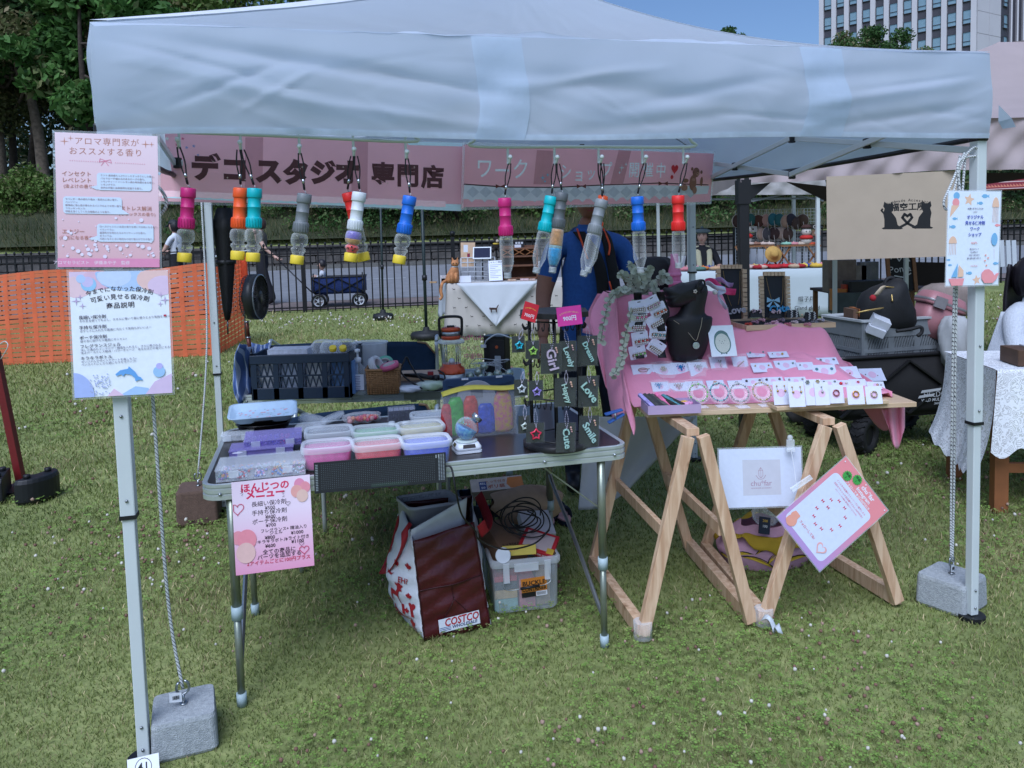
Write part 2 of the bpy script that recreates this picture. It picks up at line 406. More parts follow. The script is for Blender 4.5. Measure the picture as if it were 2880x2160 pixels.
# iron fence
iron=mat('black_iron','17181b',.5,metal=.3,var=.1)
fe=thing('iron_fence','long black iron railing with thin upright bars between lawn and path','fence',FW(0,0))
FI=pmat(fe).inverted()
b=MB();b.box((0,0,.6),(.022,.022,1.2));b.lathe([(.004,1.2),(.02,1.215),(.022,1.235),(.012,1.255),(.002,1.262)],8);barm=b.mesh('bar');barm.materials.append(iron)
s=-9.0;i=0
while s<19.5:
 p=FW(s,0,-.03)
 if abs(((s+9.0)%2.66)-1.33)>.06:place('bar',barm,fe,FI@frame(p,FD,FN,V3(0,0,1)))
 s+=.133
b=MB();b.box((0,0,.64),(.07,.07,1.28));b.ball((0,0,1.34),.05);postm=b.mesh('post');postm.materials.append(iron)
for i in range(11):place('post',postm,fe,FI@frame(FW(-9+1.33+2.66*i,0,-.03),FD,FN,V3(0,0,1)))
for z in(1.14,1.04,.08):
 k=MB();k.beam(FW(-9.5,0,z),FW(6,0,z),.03,.022);k.beam(FW(6,0,z),FW(20,0,z),.03,.022);k.build('rail',iron,fe,w=1)
# ------------------------------------------------------------------ grass, clover and flowers (nobody could count them)
def npmesh(name,V,Fq,mats,mi=None,col=None,smooth=False):
 """V (n,3), Fq (m,k) arrays -> mesh"""
 me=bpy.data.meshes.new(name);m_,k_=Fq.shape
 me.vertices.add(len(V));me.vertices.foreach_set('co',np.ascontiguousarray(V,np.float32).ravel())
 me.loops.add(m_*k_);me.loops.foreach_set('vertex_index',np.ascontiguousarray(Fq,np.int32).ravel())
 me.polygons.add(m_);me.polygons.foreach_set('loop_start',np.arange(0,m_*k_,k_,dtype=np.int32))
 if mi is not None:me.polygons.foreach_set('material_index',np.ascontiguousarray(mi,np.int32))
 if smooth:me.polygons.foreach_set('use_smooth',np.ones(m_,bool))
 for mm in mats:me.materials.append(mm)
 if col is not None:
  at=me.attributes.new('tone','FLOAT','POINT');at.data.foreach_set('value',np.ascontiguousarray(col,np.float32))
 me.update(calc_edges=True);return me
def leafmat(name,c1,c2,c3,transl=.3,rough=.6):
 M=mat(name,c1,rough,var=0,transl=transl,spec=.25);nt=M.node_tree;N=nt.nodes;L=nt.links
 at=N.new('ShaderNodeAttribute');at.attribute_name='tone';cr=N.new('ShaderNodeValToRGB');e=cr.color_ramp.elements
 e[0].color=(*hexc(c1),1);e[1].color=(*hexc(c3),1);x=e.new(.8);x.color=(*hexc('8d8062'),1);x=e.new(.5);x.color=(*hexc(c2),1)
 L.new(at.outputs['Fac'],cr.inputs[0]);L.new(cr.outputs[0],N['Principled BSDF'].inputs['Base Color'])
 for n in N:
  if n.type=='BSDF_TRANSLUCENT':L.new(cr.outputs[0],n.inputs[0])
 return M
def patch(x,y,s=1.):return np.sin(1.9*s*x+.7)*np.sin(1.3*s*y-.4)+.6*np.sin(4.1*s*x+2.2*s*y)*np.cos(3.3*s*y-1.1*s*x)+.35*np.sin(9*s*x-7*s*y)
def ground_pts(n,y0,y1,p=1.15):
 u=RNG.random(n);Y=(y0**(1-p)+u*(y1**(1-p)-y0**(1-p)))**(1/(1-p));X=(RNG.random(n)*2-1)*(.70*Y+.25);return X,Y
n=250000;X,Y=ground_pts(n,1.55,14.2,1.02);Z=.035*np.maximum(0,Y-6)-.003
tt=(X-FQ.x)*FN.x+(Y-FQ.y)*FN.y;k=tt<.1;X,Y,Z=X[k],Y[k],Z[k];n=len(X)
pt=patch(X,Y);hgtb=(.012+.015*RNG.random(n))*(1+.25*pt)*np.clip(Y/3.5,.85,1.9);wd=.0011*np.clip(Y/1.9,1,4.5)*(.8+.5*RNG.random(n))
an=RNG.random(n)*6.283;le=hgtb*(.2+1.1*RNG.random(n));an2=RNG.random(n)*6.283
dx,dy=np.cos(an)*wd,np.sin(an)*wd;lx,ly=np.cos(an2)*le,np.sin(an2)*le
V=np.empty((n,5,3));z0=Z
V[:,0]=np.stack([X-dx,Y-dy,z0],1);V[:,1]=np.stack([X+dx,Y+dy,z0],1)
V[:,2]=np.stack([X+dx*.8+lx*.4,Y+dy*.8+ly*.4,z0+hgtb*.62],1);V[:,3]=np.stack([X-dx*.8+lx*.4,Y-dy*.8+ly*.4,z0+hgtb*.62],1)
V[:,4]=np.stack([X+lx,Y+ly,z0+hgtb],1)
base=np.arange(n)[:,None]*5
F1=np.concatenate([base+[0,1,2],base+[0,2,3],base+[3,2,4]],0)
tone=np.clip(.38+.16*pt+.5*(RNG.random(n)-.5)+np.where(RNG.random(n)<.12,.45,0),0,1)
GM=leafmat('grass_blade','536030','8d9856','cdbf90',.3)
go=bpy.data.objects.new('grass',npmesh('grass',V.reshape(-1,3),F1,[GM],None,np.repeat(tone,5)));COL.objects.link(go)
tag(go,'short park lawn grass growing all over the ground','grass',kind='stuff')
# clover leaves
n=26000;X,Y=ground_pts(n,1.6,9,1.35);pt=patch(X,Y,.8);k=pt+.5*RNG.random(n)>.25;X,Y=X[k],Y[k];n=len(X)
zc=.018+.022*RNG.random(n)+.035*np.maximum(0,Y-6);r=(.0065+.004*RNG.random(n))*np.clip(Y/3,.9,2);a0=RNG.random(n)*6.283
VV=[];tl=[]
for q in range(3):
 a=a0+q*2.094;c,s_=np.cos(a),np.sin(a);tx,ty=(RNG.random(n)-.5)*.6,(RNG.random(n)-.5)*.6
 L4=np.empty((n,4,3))
 for j,(f,g)in enumerate(((.1,0),(.9,.62),(1.25,0),(.9,-.62))):
  px,py=f*r*c-g*r*s_,f*r*s_+g*r*c;L4[:,j]=np.stack([X+px,Y+py,zc+px*tx+py*ty],1)
 VV.append(L4)
VV=np.concatenate(VV,0).reshape(-1,3);Fq=np.arange(len(VV)).reshape(-1,4)
tn=np.repeat(np.tile(np.clip(.4+.5*(RNG.random(n)-.4),0,1),3),4)
co=bpy.data.objects.new('clover_leaves',npmesh('clover_leaves',VV,Fq,[leafmat('clover_leaf','566f30','8ba853','bfcc80',.3)],None,tn));COL.objects.link(co)
tag(co,'patches of small three-lobed clover leaves in the lawn','clover',kind='stuff')
# clover heads
n=2300;X,Y=ground_pts(n,1.65,13.5,1.15);pt=patch(X,Y,.8);k=pt+1.1*RNG.random(n)>.72;X,Y=X[k],Y[k]
ex=[(-.9+RNG.normal()*.55,4.6+RNG.normal()*.7)for _ in range(240)]+[(-1.9+RNG.normal()*.5,3.9+RNG.normal()*.5)for _ in range(170)]+[(-2.4+RNG.normal()*1.3,12.8+RNG.normal()*.5)for _ in range(120)]+[(5.8+RNG.normal()*1.,11.2+RNG.normal()*.6)for _ in range(150)]
X=np.concatenate([X,[e_[0]for e_ in ex]]);Y=np.concatenate([Y,[e_[1]for e_ in ex]]);k=(X-FQ.x)*FN.x+(Y-FQ.y)*FN.y<-.1;X,Y=X[k],Y[k];n=len(X)
bv=MB();bv.ball((0,0,0),1,7,4);bV=np.array(bv.v);bF=np.array([f for f in bv.f])
rr=(.0042+.0042*RNG.random(n))*np.clip(Y/3.5,.9,2.2);zz=.03+.03*RNG.random(n)+.035*np.maximum(0,Y-6)
jit=1+.35*(RNG.random((n,len(bV),1))-.5)
VV=(bV[None]*jit*rr[:,None,None])+np.stack([X,Y,zz],1)[:,None,:]
Fq=(bF[None]+(np.arange(n)*len(bV))[:,None,None]).reshape(-1,4)
far=Y>10;white=RNG.random(n)<np.where(far,.8,.25);mi=np.repeat(np.where(white,0,1+(RNG.random(n)<.4)),len(bF))
fo=bpy.data.objects.new('clover_flowers',npmesh('clover_flowers',VV.reshape(-1,3),Fq,[mat('clover_white','bdb9ae',.8,var=.15),mat('clover_brown','6f5546',.9,var=.2),mat('clover_pink','988070',.9,var=.2)],mi));COL.objects.link(fo)
tag(fo,'white and faded brown clover flower heads scattered over the lawn','clover flowers',kind='stuff')
# thin flower stems
st_=MB();n2=min(n,700);VV=np.empty((n2,4,3));w=.0012
for j,(sx,k_)in enumerate(((-w,0),(w,0),(w,1),(-w,1))):VV[:,j]=np.stack([X[:n2]+sx,Y[:n2],k_*zz[:n2]],1)
so_=bpy.data.objects.new('clover_stems',npmesh('clover_stems',VV.reshape(-1,3),np.arange(n2*4).reshape(-1,4),[mat('stem','7c8550',.8)]));COL.objects.link(so_)
tag(so_,'thin stems under the clover flower heads','clover stems',kind='stuff')
# ------------------------------------------------------------------ trees and shrubs
bark=mat('bark','3a332c',.95,var=.4,scale=8,bump=.8,bscale=30);bark2=mat('bark_pale','665c50',.95,var=.35,scale=8,bump=.8,bscale=30)
LEAFM={'dark':leafmat('leaf_dark','1b2a18','33492a','566a3c',.25),'mid':leafmat('leaf_mid','2a4220','4b6a36','7d9850',.3),'plane':leafmat('leaf_plane','345226','5a803e','8cb05c',.35),
'hedge':leafmat('leaf_hedge','354a22','5e7836','98a54c',.3),'brown':leafmat('leaf_olive','363a24','5a6238','878250',.3),'grass':leafmat('bank_grass','2a3a1c','4c5f2e','8d8d58',.3)}
def leaves(centers,radii,n,size,flat=.8,droop=0.,shell=.45,nrm_up=.3):
 """n leaf blades scattered through clumps: returns verts (n*4,3) and tone"""
 C=np.array(centers);Rr=np.array(radii);wgt=Rr**2;idx=RNG.choice(len(C),n,p=wgt/wgt.sum())
 d=RNG.normal(size=(n,3));d/=np.linalg.norm(d,axis=1)[:,None];q=RNG.random(n)**shell
 P=C[idx]+d*(Rr[idx]*q)[:,None]*np.array([1,1,flat]);P[:,2]-=droop*RNG.random(n)
 nn=RNG.normal(size=(n,3))+d*.6;nn[:,2]+=nrm_up;nn/=np.linalg.norm(nn,axis=1)[:,None]
 a=np.cross(nn,RNG.normal(size=(n,3)));a/=np.linalg.norm(a,axis=1)[:,None];b=np.cross(nn,a)
 sz=size*(.6+.8*RNG.random(n));L4=np.empty((n,4,3))
 L4[:,0]=P-a*sz[:,None];L4[:,1]=P+b*(sz*.5)[:,None];L4[:,2]=P+a*sz[:,None];L4[:,3]=P-b*(sz*.5)[:,None]
 clump=RNG.random(len(C))*.35
 return L4 .reshape(-1,3),np.repeat(np.clip(clump[idx]+.5*RNG.random(n),0,1),4)
def tree(label,base,H,crown,nl,size,lm,tr=.2,group=None,lean=(0,0),bk=None,name='tree',nlimb=7,cat='tree',cz=.62,flat=.75):
 base=Vector(base);root=thing(name,label,cat,base,group=group);top=V3(lean[0],lean[1],H*.8)
 tk=MB();tp=spath([(0,0,-.2),(lean[0]*.2+.05,lean[1]*.2,H*.25),(lean[0]*.6-.06,lean[1]*.6,H*.55),top],5)
 tk.tube(tp,[tr*(1.25-1.0*i/(len(tp)-1))for i in range(len(tp))],10)
 cs,rs=[],[]
 for i in range(nlimb*3):
  a=random.random()*6.283;q=math.sqrt(random.random());zz_=random.uniform(-1,1)
  c=V3(crown[0]*q*cos(a)+lean[0]*.8,crown[1]*q*sin(a)+lean[1]*.8,H*cz+zz_*crown[2]*math.sqrt(max(.05,1-q*q)))
  cs.append(c);rs.append(random.uniform(.22,.42)*min(crown[0],crown[2]*1.2))
  if i%3==0:
   j=random.uniform(.45,.85);p0=tp[int(j*(len(tp)-1))];mid=(p0+c)/2+V3(0,0,-.1*H*random.random())
   lp=spath([p0,mid,c],4);tk.tube(lp,[tr*.38*(1-.8*k_/(len(lp)-1))for k_ in range(len(lp))],6)
 tk.build('trunk',bk or bark,root)
 V,tn=leaves(cs,rs,nl,size,flat);me=npmesh('crown',V,np.arange(len(V)).reshape(-1,4),[LEAFM[lm]],None,tn)
 place('crown',me,root);return root
def onbank(x,t):
 d=ray(x,640);s0=FW(0,t);tt=(t+FQ.dot(FN))/d.dot(FN);p=CP+d*tt;p.z=hgt(p.x,p.y)-.1;return p
G1='park trees behind the gazebo'
tree('thick pale-barked tree rising at the left edge of the picture',onbank(8,19),9.5,(3.2,2.6,2.8),9000,.12,'mid',.26,G1,bk=bark2)
tree('slim dark tree second from the left edge among the park trees',onbank(45,22),9.5,(3.0,2.6,3.4),9000,.12,'dark',.16,G1,(.4,0))
tree('dark leaning tree with grey trunk beside the pink aroma sign',onbank(95,24),11,(3.6,3,3.8),11000,.13,'dark',.24,G1,(1.4,.3))
tree('grey trunked tree just left of the pink aroma sign',onbank(135,18.5),10,(3.4,2.8,3.2),12000,.12,'brown',.21,G1,(-.9,0),bk=bark2)
tree('leafy bright green tree overhanging the left corner of the white canopy',onbank(262,15.4),9,(2.6,2.2,3.1),9000,.17,'plane',.15,G1,(.2,-.3),cz=.66)
tree('dark round tree behind the left part of the white canopy',onbank(420,24),12,(4.2,3,4.0),11000,.14,'mid',.24,G1)
tree('olive tree whose top shows above the sagging left canopy ridge',onbank(700,23),12.5,(5,3,4.0),11000,.14,'hedge',.24,G1)
tree('dark tree far back between the trunks of the park',onbank(-90,34),13,(6,3,5),9000,.17,'dark',.25,G1)
tree('dark tree far back behind the pale trunk at the left edge',onbank(210,38),14,(6.5,3,5.5),10000,.17,'dark',.25,G1)
p=onbank(2042,44);tree('single leafy tree top sticking up behind the canopy ridge',p,11.6,(1.5,1.5,1.5),3200,.13,'mid',.2,cz=.9)
p=onbank(2440,44);tree('wide light green tree in front of the tower block',p,11.3,(4.6,2.5,1.9),10000,.12,'mid',.22,cz=.85)
p=onbank(2345,46);tree('small dark pine beside the light green tree near the tower block',p,11.2,(1.0,1,1.6),3600,.12,'dark',.14,cz=.86)
wc=[];wr_=[]
for i in range(150):
 q=onbank(-250+1150*random.random(),40+14*random.random());wc.append((q.x,q.y,q.z+.6+13*random.random()**1.2));wr_.append(random.uniform(1.2,2.4))
V,tn=leaves(wc,wr_,26000,.2,.8);wo_=bpy.data.objects.new('far_wood',npmesh('far_wood',V,np.arange(len(V)).reshape(-1,4),[LEAFM['dark']],None,tn));COL.objects.link(wo_)
tag(wo_,'dense dark wood far back behind the park tree trunks at the left','wood',kind='stuff')
def shrub(label,x,t,w,h,nl,size,lm,group='shrubs on the bank',name='shrub'):
 b=onbank(x,t);root=thing(name,label,'shrub',b,group=group);cs,rs=[],[]
 for i in range(14):
  a=random.random()*6.283;q=random.random();cs.append((w*.5*q*cos(a),w*.4*q*sin(a),h*random.uniform(.15,.72)));rs.append(random.uniform(.25,.4)*min(w,h))
 tk=MB()
 for i in range(5):c=cs[i];tk.tube([(0,0,0),(c[0]*.5,c[1]*.5,c[2]*.6),c],[.035,.025,.01],5)
 tk.build('stem',bark,root);V,tn=leaves(cs,rs,nl,size,.85);place('foliage',npmesh('foliage',V,np.arange(len(V)).reshape(-1,4),[LEAFM[lm]],None,tn),root);return root
SH=[(20,14.2,2.0,1.5,'yellow-green hedge shrub at the far left edge below the pale trunk','hedge'),(82,14.6,1.5,1.8,'tall tufted hedge shrub left of the aroma sign','hedge'),(142,14.1,1.7,1.6,'yellow-green hedge shrub touching the left side of the aroma sign','hedge'),
(300,14.5,2.6,1.6,'hedge shrub behind the aroma sign','hedge'),(560,14.0,2.2,1.7,'yellow-green shrub between the cap wearer and the umbrella','hedge'),(790,13.6,3.0,1.9,'olive shrub behind the grey bottle light','hedge'),
(950,12.5,3.2,2.7,'dark drooping shrub under the middle of the pink banner','mid'),(1130,12.3,3.4,2.9,'dark feathery shrub behind the blue bottle light','mid'),(1300,12.4,3.6,2.9,'broad feathery shrub above the tablet on the cat-cloth table','mid'),(1480,13,3.0,2.4,'shrub left of the seller in blue','hedge'),
(1800,13,3.2,2.6,'shrub behind the blue and red bottle lights at the right','mid'),(1990,12.8,3.0,2.5,'dark bush behind the seated woman in the beret','mid'),(2180,13.2,3.2,2.0,'green bush behind the wire grid wall','grass'),(2370,13.2,3.0,2.2,'bush beside the beige cat banner','grass'),
(2620,13,3.5,3.0,'bush behind the beige cat banner','mid'),(2860,12.8,3.2,4.2,'dark bush at the right edge behind the sea-creature sign','dark')]
for x,t,w,h,lb,lm in SH:shrub(lb,x,t,w,h,3600,.075,lm)
# rough grass tufts on the bank
n=34000;s_=RNG.random(n)*44-16;t_=11.25+RNG.random(n)**1.2*6;P=np.stack([FQ.x+FD.x*s_+FN.x*t_,FQ.y+FD.y*s_+FN.y*t_,np.zeros(n)],1)
P[:,2]=gz(25)+.72+np.clip(t_-11.2,0,5)*.43+.08;a=RNG.random(n)*6.28;h=.15+.4*RNG.random(n);V=np.empty((n,3,3));w=.012
V[:,0]=P+np.stack([np.cos(a)*w,np.sin(a)*w,0*a],1);V[:,1]=P-np.stack([np.cos(a)*w,np.sin(a)*w,0*a],1);V[:,2]=P+np.stack([(RNG.random(n)-.5)*h*1.2,-RNG.random(n)*h*.8,h],1)
bo=bpy.data.objects.new('bank_grass',npmesh('bank_grass',V.reshape(-1,3),np.arange(n*3).reshape(-1,3),[LEAFM['grass']],None,np.repeat(RNG.random(n),3)));COL.objects.link(bo)
tag(bo,'long rough grass growing on the bank above the stone wall','grass',kind='stuff')
gc=[tuple(FW(-14+42*random.random(),11.6+5.5*random.random(),.35))for _ in range(120)]
V,tn=leaves(gc,[random.uniform(.35,.8)for _ in gc],26000,.06,.6);bo=bpy.data.objects.new('bank_weeds',npmesh('bank_weeds',V,np.arange(len(V)).reshape(-1,4),[LEAFM['mid']],None,tn));COL.objects.link(bo)
tag(bo,'tangle of leafy weeds covering the bank above the stone wall','weeds',kind='stuff')
# ------------------------------------------------------------------ tower block
def building():
 c=aty(2742,160,150);c.z=4;n_=34
 d1=V3(-1,1.0,0).normalized();d2=V3(1,.62,0).normalized();n1=V3(-d1 .y,d1 .x,0);n1=n1 if n1 .y<0 else-n1
 n2=V3(d2 .y,-d2 .x,0);Ht=66;W1=28.8
 wht=mat('tower_white_panel','b9b7bd',.7,var=.03,scale=.3);dk=mat('tower_dark_panel','3f3f48',.6,var=.08);gl=mat('tower_glass','88a0aa',.15,metal=.35,var=.12,scale=.4);bg=mat('tower_beige','a29f92',.7,var=.04)
 o=thing('office_tower','tall white tower block with rows of blue windows behind the stalls','building',c,0)
 k=MB();k.prism([(0,0),tuple((d2*26)[:2]),tuple((d2*26+d1*W1)[:2]),tuple((d1*W1)[:2])][::-1],0,Ht);k.build('wall',dk,o)
 Z=V3(0,0,1);nb=11;bw=W1/nb;fh=4.05
 col=MB();col.box((0,0,0),(bw*.36,.5,Ht));cm=col.mesh('pier');cm.materials.append(wht)
 for i in range(nb+1):
  p=d1*(bw*i+(0 if i else.2))+n1*.2+Z*(Ht/2);place('pier',cm,o,frame(p,d1,n1,Z))
 wm=MB();wm.box((0,0,0),(bw*.56,.1,2.5));wmm=wm.mesh('window');wmm.materials.append(gl)
 fm=MB()
 for x_ in(-1,1):fm.box((x_*bw*.28,.1,0),(.08,.16,2.5))
 for z_ in(-1,0,1):fm.box((0,.1,z_*1.25-(.45 if z_==0 else 0)),(bw*.56,.16,.09))
 fmm=fm.mesh('window_frame');fmm.materials.append(dk)
 for f in range(8,16):
  for i in range(nb):
   if i>=9 and f>13:continue
   p=d1*(bw*(i+.5))+n1*.06+Z*(fh*f-.9);w_=place('window',wmm,o,frame(p,d1,n1,Z));place('window_frame',fmm,w_,Matrix.Identity(4))
 k=MB()
 for j in range(3):k.beam(d1*(bw*9.3)+n1*.55+Z*(57+2.6*j),d1*(W1+.2)+n1*.55+Z*(57+2.6*j),.1,2.5)
 k.build('corner_panel',bg,o)
 for j in range(17):
  for i in range(2):
   k=MB();k.beam(d2*(.3+4.1*i)+n2*.15+Z*(2+4.05*j),d2*(4.3+4.1*i)+n2*.15+Z*(2+4.05*j),.2,3.98);k.build('side_panel',wht,o)
 for j in range(8,16):
  w_=place('window',wmm,o,frame(d2*10.2+n2*.1+Z*(4.05*j-.9),-d2,n2,Z));place('window_frame',fmm,w_,Matrix.Identity(4))
 for s_ in(11.9,14.2,16.5):
  k=MB();k.beam(d2*s_+n2*.2+Z*1,d2*s_+n2*.2+Z*Ht,.3,.9);k.build('pier',wht,o)
building()
# ================================================================== the white gazebo
white_fab=mat('canopy_fabric','cfd9e6',.75,var=.015,scale=6,bump=.12,bscale=900,transl=.6,sheen=.1)
white_steel=mat('white_steel','bfc6c6',.35,var=.03,scale=8);black_pl=mat('black_plastic','15161a',.45,var=.08)
TD=2.3275
gz_=thing('gazebo','large white pop-up gazebo with wrinkled valance standing over the craft stall','canopy',T(1.5,TD/2),TA)
ZB,ZT,ZP=1.866,2.17,2.78
def wr(a,b,seed=0.):
 """folds of the loose fabric, metres"""
 return(.016*sin(9*a+5*b+seed)*sin(3.1*a-2*b+seed)+.010*sin(23*a+9*b+2*seed)*cos(5*b-7*a)+.008*sin(41*a-19*b)*sin(6*a+seed))
def fold(a,b,x0,y0,x1,y1,w,amp):
 d=V3(x1-x0,y1-y0);l=d.length;d/=l;q=V3(a-x0,b-y0);t=q.dot(d)/l;s=q.dot(V3(-d.y,d.x))
 if t<-.1 or t>1.1:return 0
 return amp*math.exp(-(s/w)**2)*sin(PI*min(1,max(0,(t+.1)/1.2)))
FOLDS=[(.12,.27,1.3,.12,.022,.016),(.05,.26,.5,.14,.01,.009),(.7,.2,1.1,.14,.008,.007),(.35,.15,.6,.12,.006,.006),(1.9,.08,2.3,.05,.008,.007),(2.45,.16,2.9,.22,.009,.008),(.1,.2,.75,.05,.02,-.012),(.3,.24,.9,.15,.014,.012),(.5,.1,1.15,.03,.015,-.010),(1.15,.2,2.0,.11,.03,.016),(1.2,.16,1.7,.22,.015,-.01),
(1.55,.1,2.15,.2,.02,.012),(2.1,.18,2.75,.24,.03,.014),(2.2,.1,2.9,.2,.02,-.013),(2.3,.03,2.95,.12,.018,.011),(1.4,.03,2.0,.08,.02,.01),(.2,.08,.5,.2,.012,.01),(.38,.06,.62,.2,.01,-.008)]
_rf=random.Random(11)
for _ in range(46):
 x_,y_,a_,l_=_rf.uniform(0,2.9),_rf.uniform(.02,.28),_rf.gauss(-.25,.45),_rf.uniform(.12,.5);FOLDS.append((x_,y_,x_+l_*cos(a_),y_+l_*sin(a_),_rf.uniform(.006,.012),_rf.choice((-1,1))*_rf.uniform(.0012,.003)))
def val_front(a,b):
 u=-.012+3.024*a;z=b*(ZT-ZB);x=3.0*a
 off=-.035+wr(x*.6,z*1.2,.4)*(.12+.3*sin(PI*b))-.02*sin(PI*b)*(1+.4*sin(4*x))+sum(fold(x,z,*f)for f in FOLDS)
 sag=-.012*sin(PI*a)*(1-b)+.006*sin(11*a)*(1-b)
 uu=u
 return T(uu,off,ZB+z+sag-.012*math.exp(-a*30))
k=MB();k.grid(val_front,260,40);k.build('front_valance',white_fab,gz_,w=1)
def strip_on(u0,u1,nm):
 k=MB();k.grid(lambda a,b:val_front(u0+(u1-u0)*a+.012*sin(3*b)*(1-b),.0+.99*b)+Tn*-.004,10,22);k.build(nm,mat('velcro_strip','d2dfee',.6,var=.02,transl=.55),gz_,w=1)
strip_on(.355,.408,'hook_strip');strip_on(.735,.79,'hook_strip')
k=MB();k.grid(lambda a,b:val_front(a,.0+.055*b)+Tn*-.003,150,1);k.build('valance_hem',mat('hem','d0dcea',.7,transl=.5),gz_,w=1)
def side(u_,s,seed):
 def f(a,b):
  z=b*(ZT-ZB);off=s*(.012+.010*sin(PI*b))+wr(2*a,2*z,seed)*.3
  return T(u_+off,-.03+(TD+.06)*a,ZB+z-.02*sin(PI*a)*(1-b))
 return f
for u_,s,sd_ in((0,-1,2.),(3.0,1,3.)):
 k=MB();k.grid(side(u_,s,sd_),60,12);k.build('side_valance',white_fab,gz_,w=1)
 k=MB();k.tube([side(u_,s,sd_)(i/40,0)+Te*(-s*.006)for i in range(41)],.011,6);k.build('binding',black_pl,gz_,w=1)
k=MB();k.grid(lambda a,b:T(-.03+3.06*a,TD+.035+wr(3*a,b,5.)*.7,ZB+b*(ZT-ZB)),60,10);k.build('back_valance',white_fab,gz_,w=1)
PK=T(1.5,TD/2,ZP)
RS=[.03,.11,.07,.06]
def roof(c0,c1,seed,r0,r1):
 def f(a,b):
  q=c0 .lerp(c1,a);p=q.lerp(PK,b);cr=min(a,1-a)
  sag=-(r0+(r1-r0)*a+.10*sin(PI*a))*sin(PI*b)
  rip=(.008*sin(30*b+3*sin(5*a))+.006*sin(55*b-8*a)+.004*sin(97*b+21*a))*(1-b)*sin(PI*a)
  return p+V3(0,0,sag+rip+wr(3*a,2*b,seed)*.5*(1-b)*sin(PI*a))
 return f
cz_=[T(-.013,-.037,ZT),T(3.013,-.037,ZT),T(3.013,TD+.03,ZT),T(-.013,TD+.03,ZT)]
for i in range(4):
 k=MB();rf_=roof(cz_[i],cz_[(i+1)%4],i*1.3,RS[i],RS[(i+1)%4]);k.grid(rf_,70,34);k.build('roof_panel',white_fab,gz_,w=1);k=MB();k.grid(lambda a,b:rf_(.016*a/max(.02,1-b*.97),b)+V3(0,0,.006),2,40);k.build('ridge_seam',mat('seam_tape','e6e9ee',.6,transl=.3),gz_,w=1)
# loose fabric tab at the right corner
k=MB();k.add([T(3.04,-.05,1.98),T(3.09,-.06,1.93),T(3.12,-.05,1.90),T(3.08,-.03,1.895),T(3.05,-.04,1.92)],[(0,1,4),(1,2,3,4)]);k.build('corner_tab',white_fab,gz_,w=1)
# legs: wide outer sleeve over a narrower inner leg, black ring between
LR={(0,0):.76,(1,0):.78,(0,1):.80,(1,1):1.27}
for(i,j),zr in LR.items():
 b=T(3.0*i,TD*j)
 k=MB();k.beam(b+V3(0,0,zr),b+V3(0,0,ZB+.05),.042,.042,up=Tn);lg=k.build('leg',white_steel,gz_,w=1,bevel=.004)
 k=MB();k.beam(b+V3(0,0,.02),b+V3(0,0,zr),.034,.034,up=Tn);k.build('lower_leg',white_steel,gz_,w=1,bevel=.003)
 k=MB();k.beam(b+V3(0,0,zr-.006),b+V3(0,0,zr+.006),.046,.046,up=Tn);k.build('leg_ring',black_pl,gz_,w=1)
 k=MB();k.prism(circ(0,0,.05,14),0,.018);k.v=[tuple(b+Vector(p))for p in k.v];k.build('foot_plate',black_pl,gz_,w=1)
 k=MB();k.beam(b+V3(0,0,ZB-.015),b+V3(0,0,ZB+.03),.05,.05,up=Tn);k.build('corner_bracket',black_pl,gz_,w=1,bevel=.006)
 k=MB()
 for z in(.05,.12,zr+.05,zr+.3):k.ball(b-Tn*(.019 if z<zr else.023)+V3(0,0,z),.005,6,4)
 k.build('bolt',mat('bolt_steel','8b8f92',.3,metal=.9),gz_,w=1,kind='stuff')
# scissor trusses between the legs
def truss(A,B,n=2,zt=ZB+.22,zb=ZB+.03):
 for i in range(n):
  a0=A.lerp(B,i/n);a1=A.lerp(B,(i+1)/n)
  for z0,z1,o in((zt,zb,.012),(zb,zt,-.012)):
   d=(B-A).normalized();nn=V3(-d.y,d.x,0)*o
   k=MB();k.beam(a0+V3(0,0,z0)+nn,a1+V3(0,0,z1)+nn,.014,.026);k.build('truss_bar',white_steel,gz_,w=1,bevel=.003)
  k=MB();m_=a0 .lerp(a1,.5)+V3(0,0,(zt+zb)/2);k.box(m_,(.03,.03,.045));k.build('joint',black_pl,gz_,w=1,bevel=.004)
  if i<n-1:
   for z in(zt,zb):
    k=MB();k.box(a1+V3(0,0,z),(.03,.03,.045));k.build('joint',black_pl,gz_,w=1,bevel=.004)
cr=[T(.02,.02),T(2.98,.02),T(2.98,TD-.02),T(.02,TD-.02)]
truss(cr[0],cr[1],4);truss(cr[1],cr[2],2,ZB+.14,ZB-.045);truss(cr[2],cr[3],4);truss(cr[3],cr[0],2)
k=MB();k.tube([T(1.5,TD/2,2.05),T(1.5,TD/2,ZP-.03)],.022,10);k.build('centre_pole',white_steel,gz_,w=1)
for q in cr:
 k=MB();k.beam(q+V3(0,0,2.1),T(1.5,TD/2,2.5),.014,.02);k.build('roof_bar',white_steel,gz_,w=1)
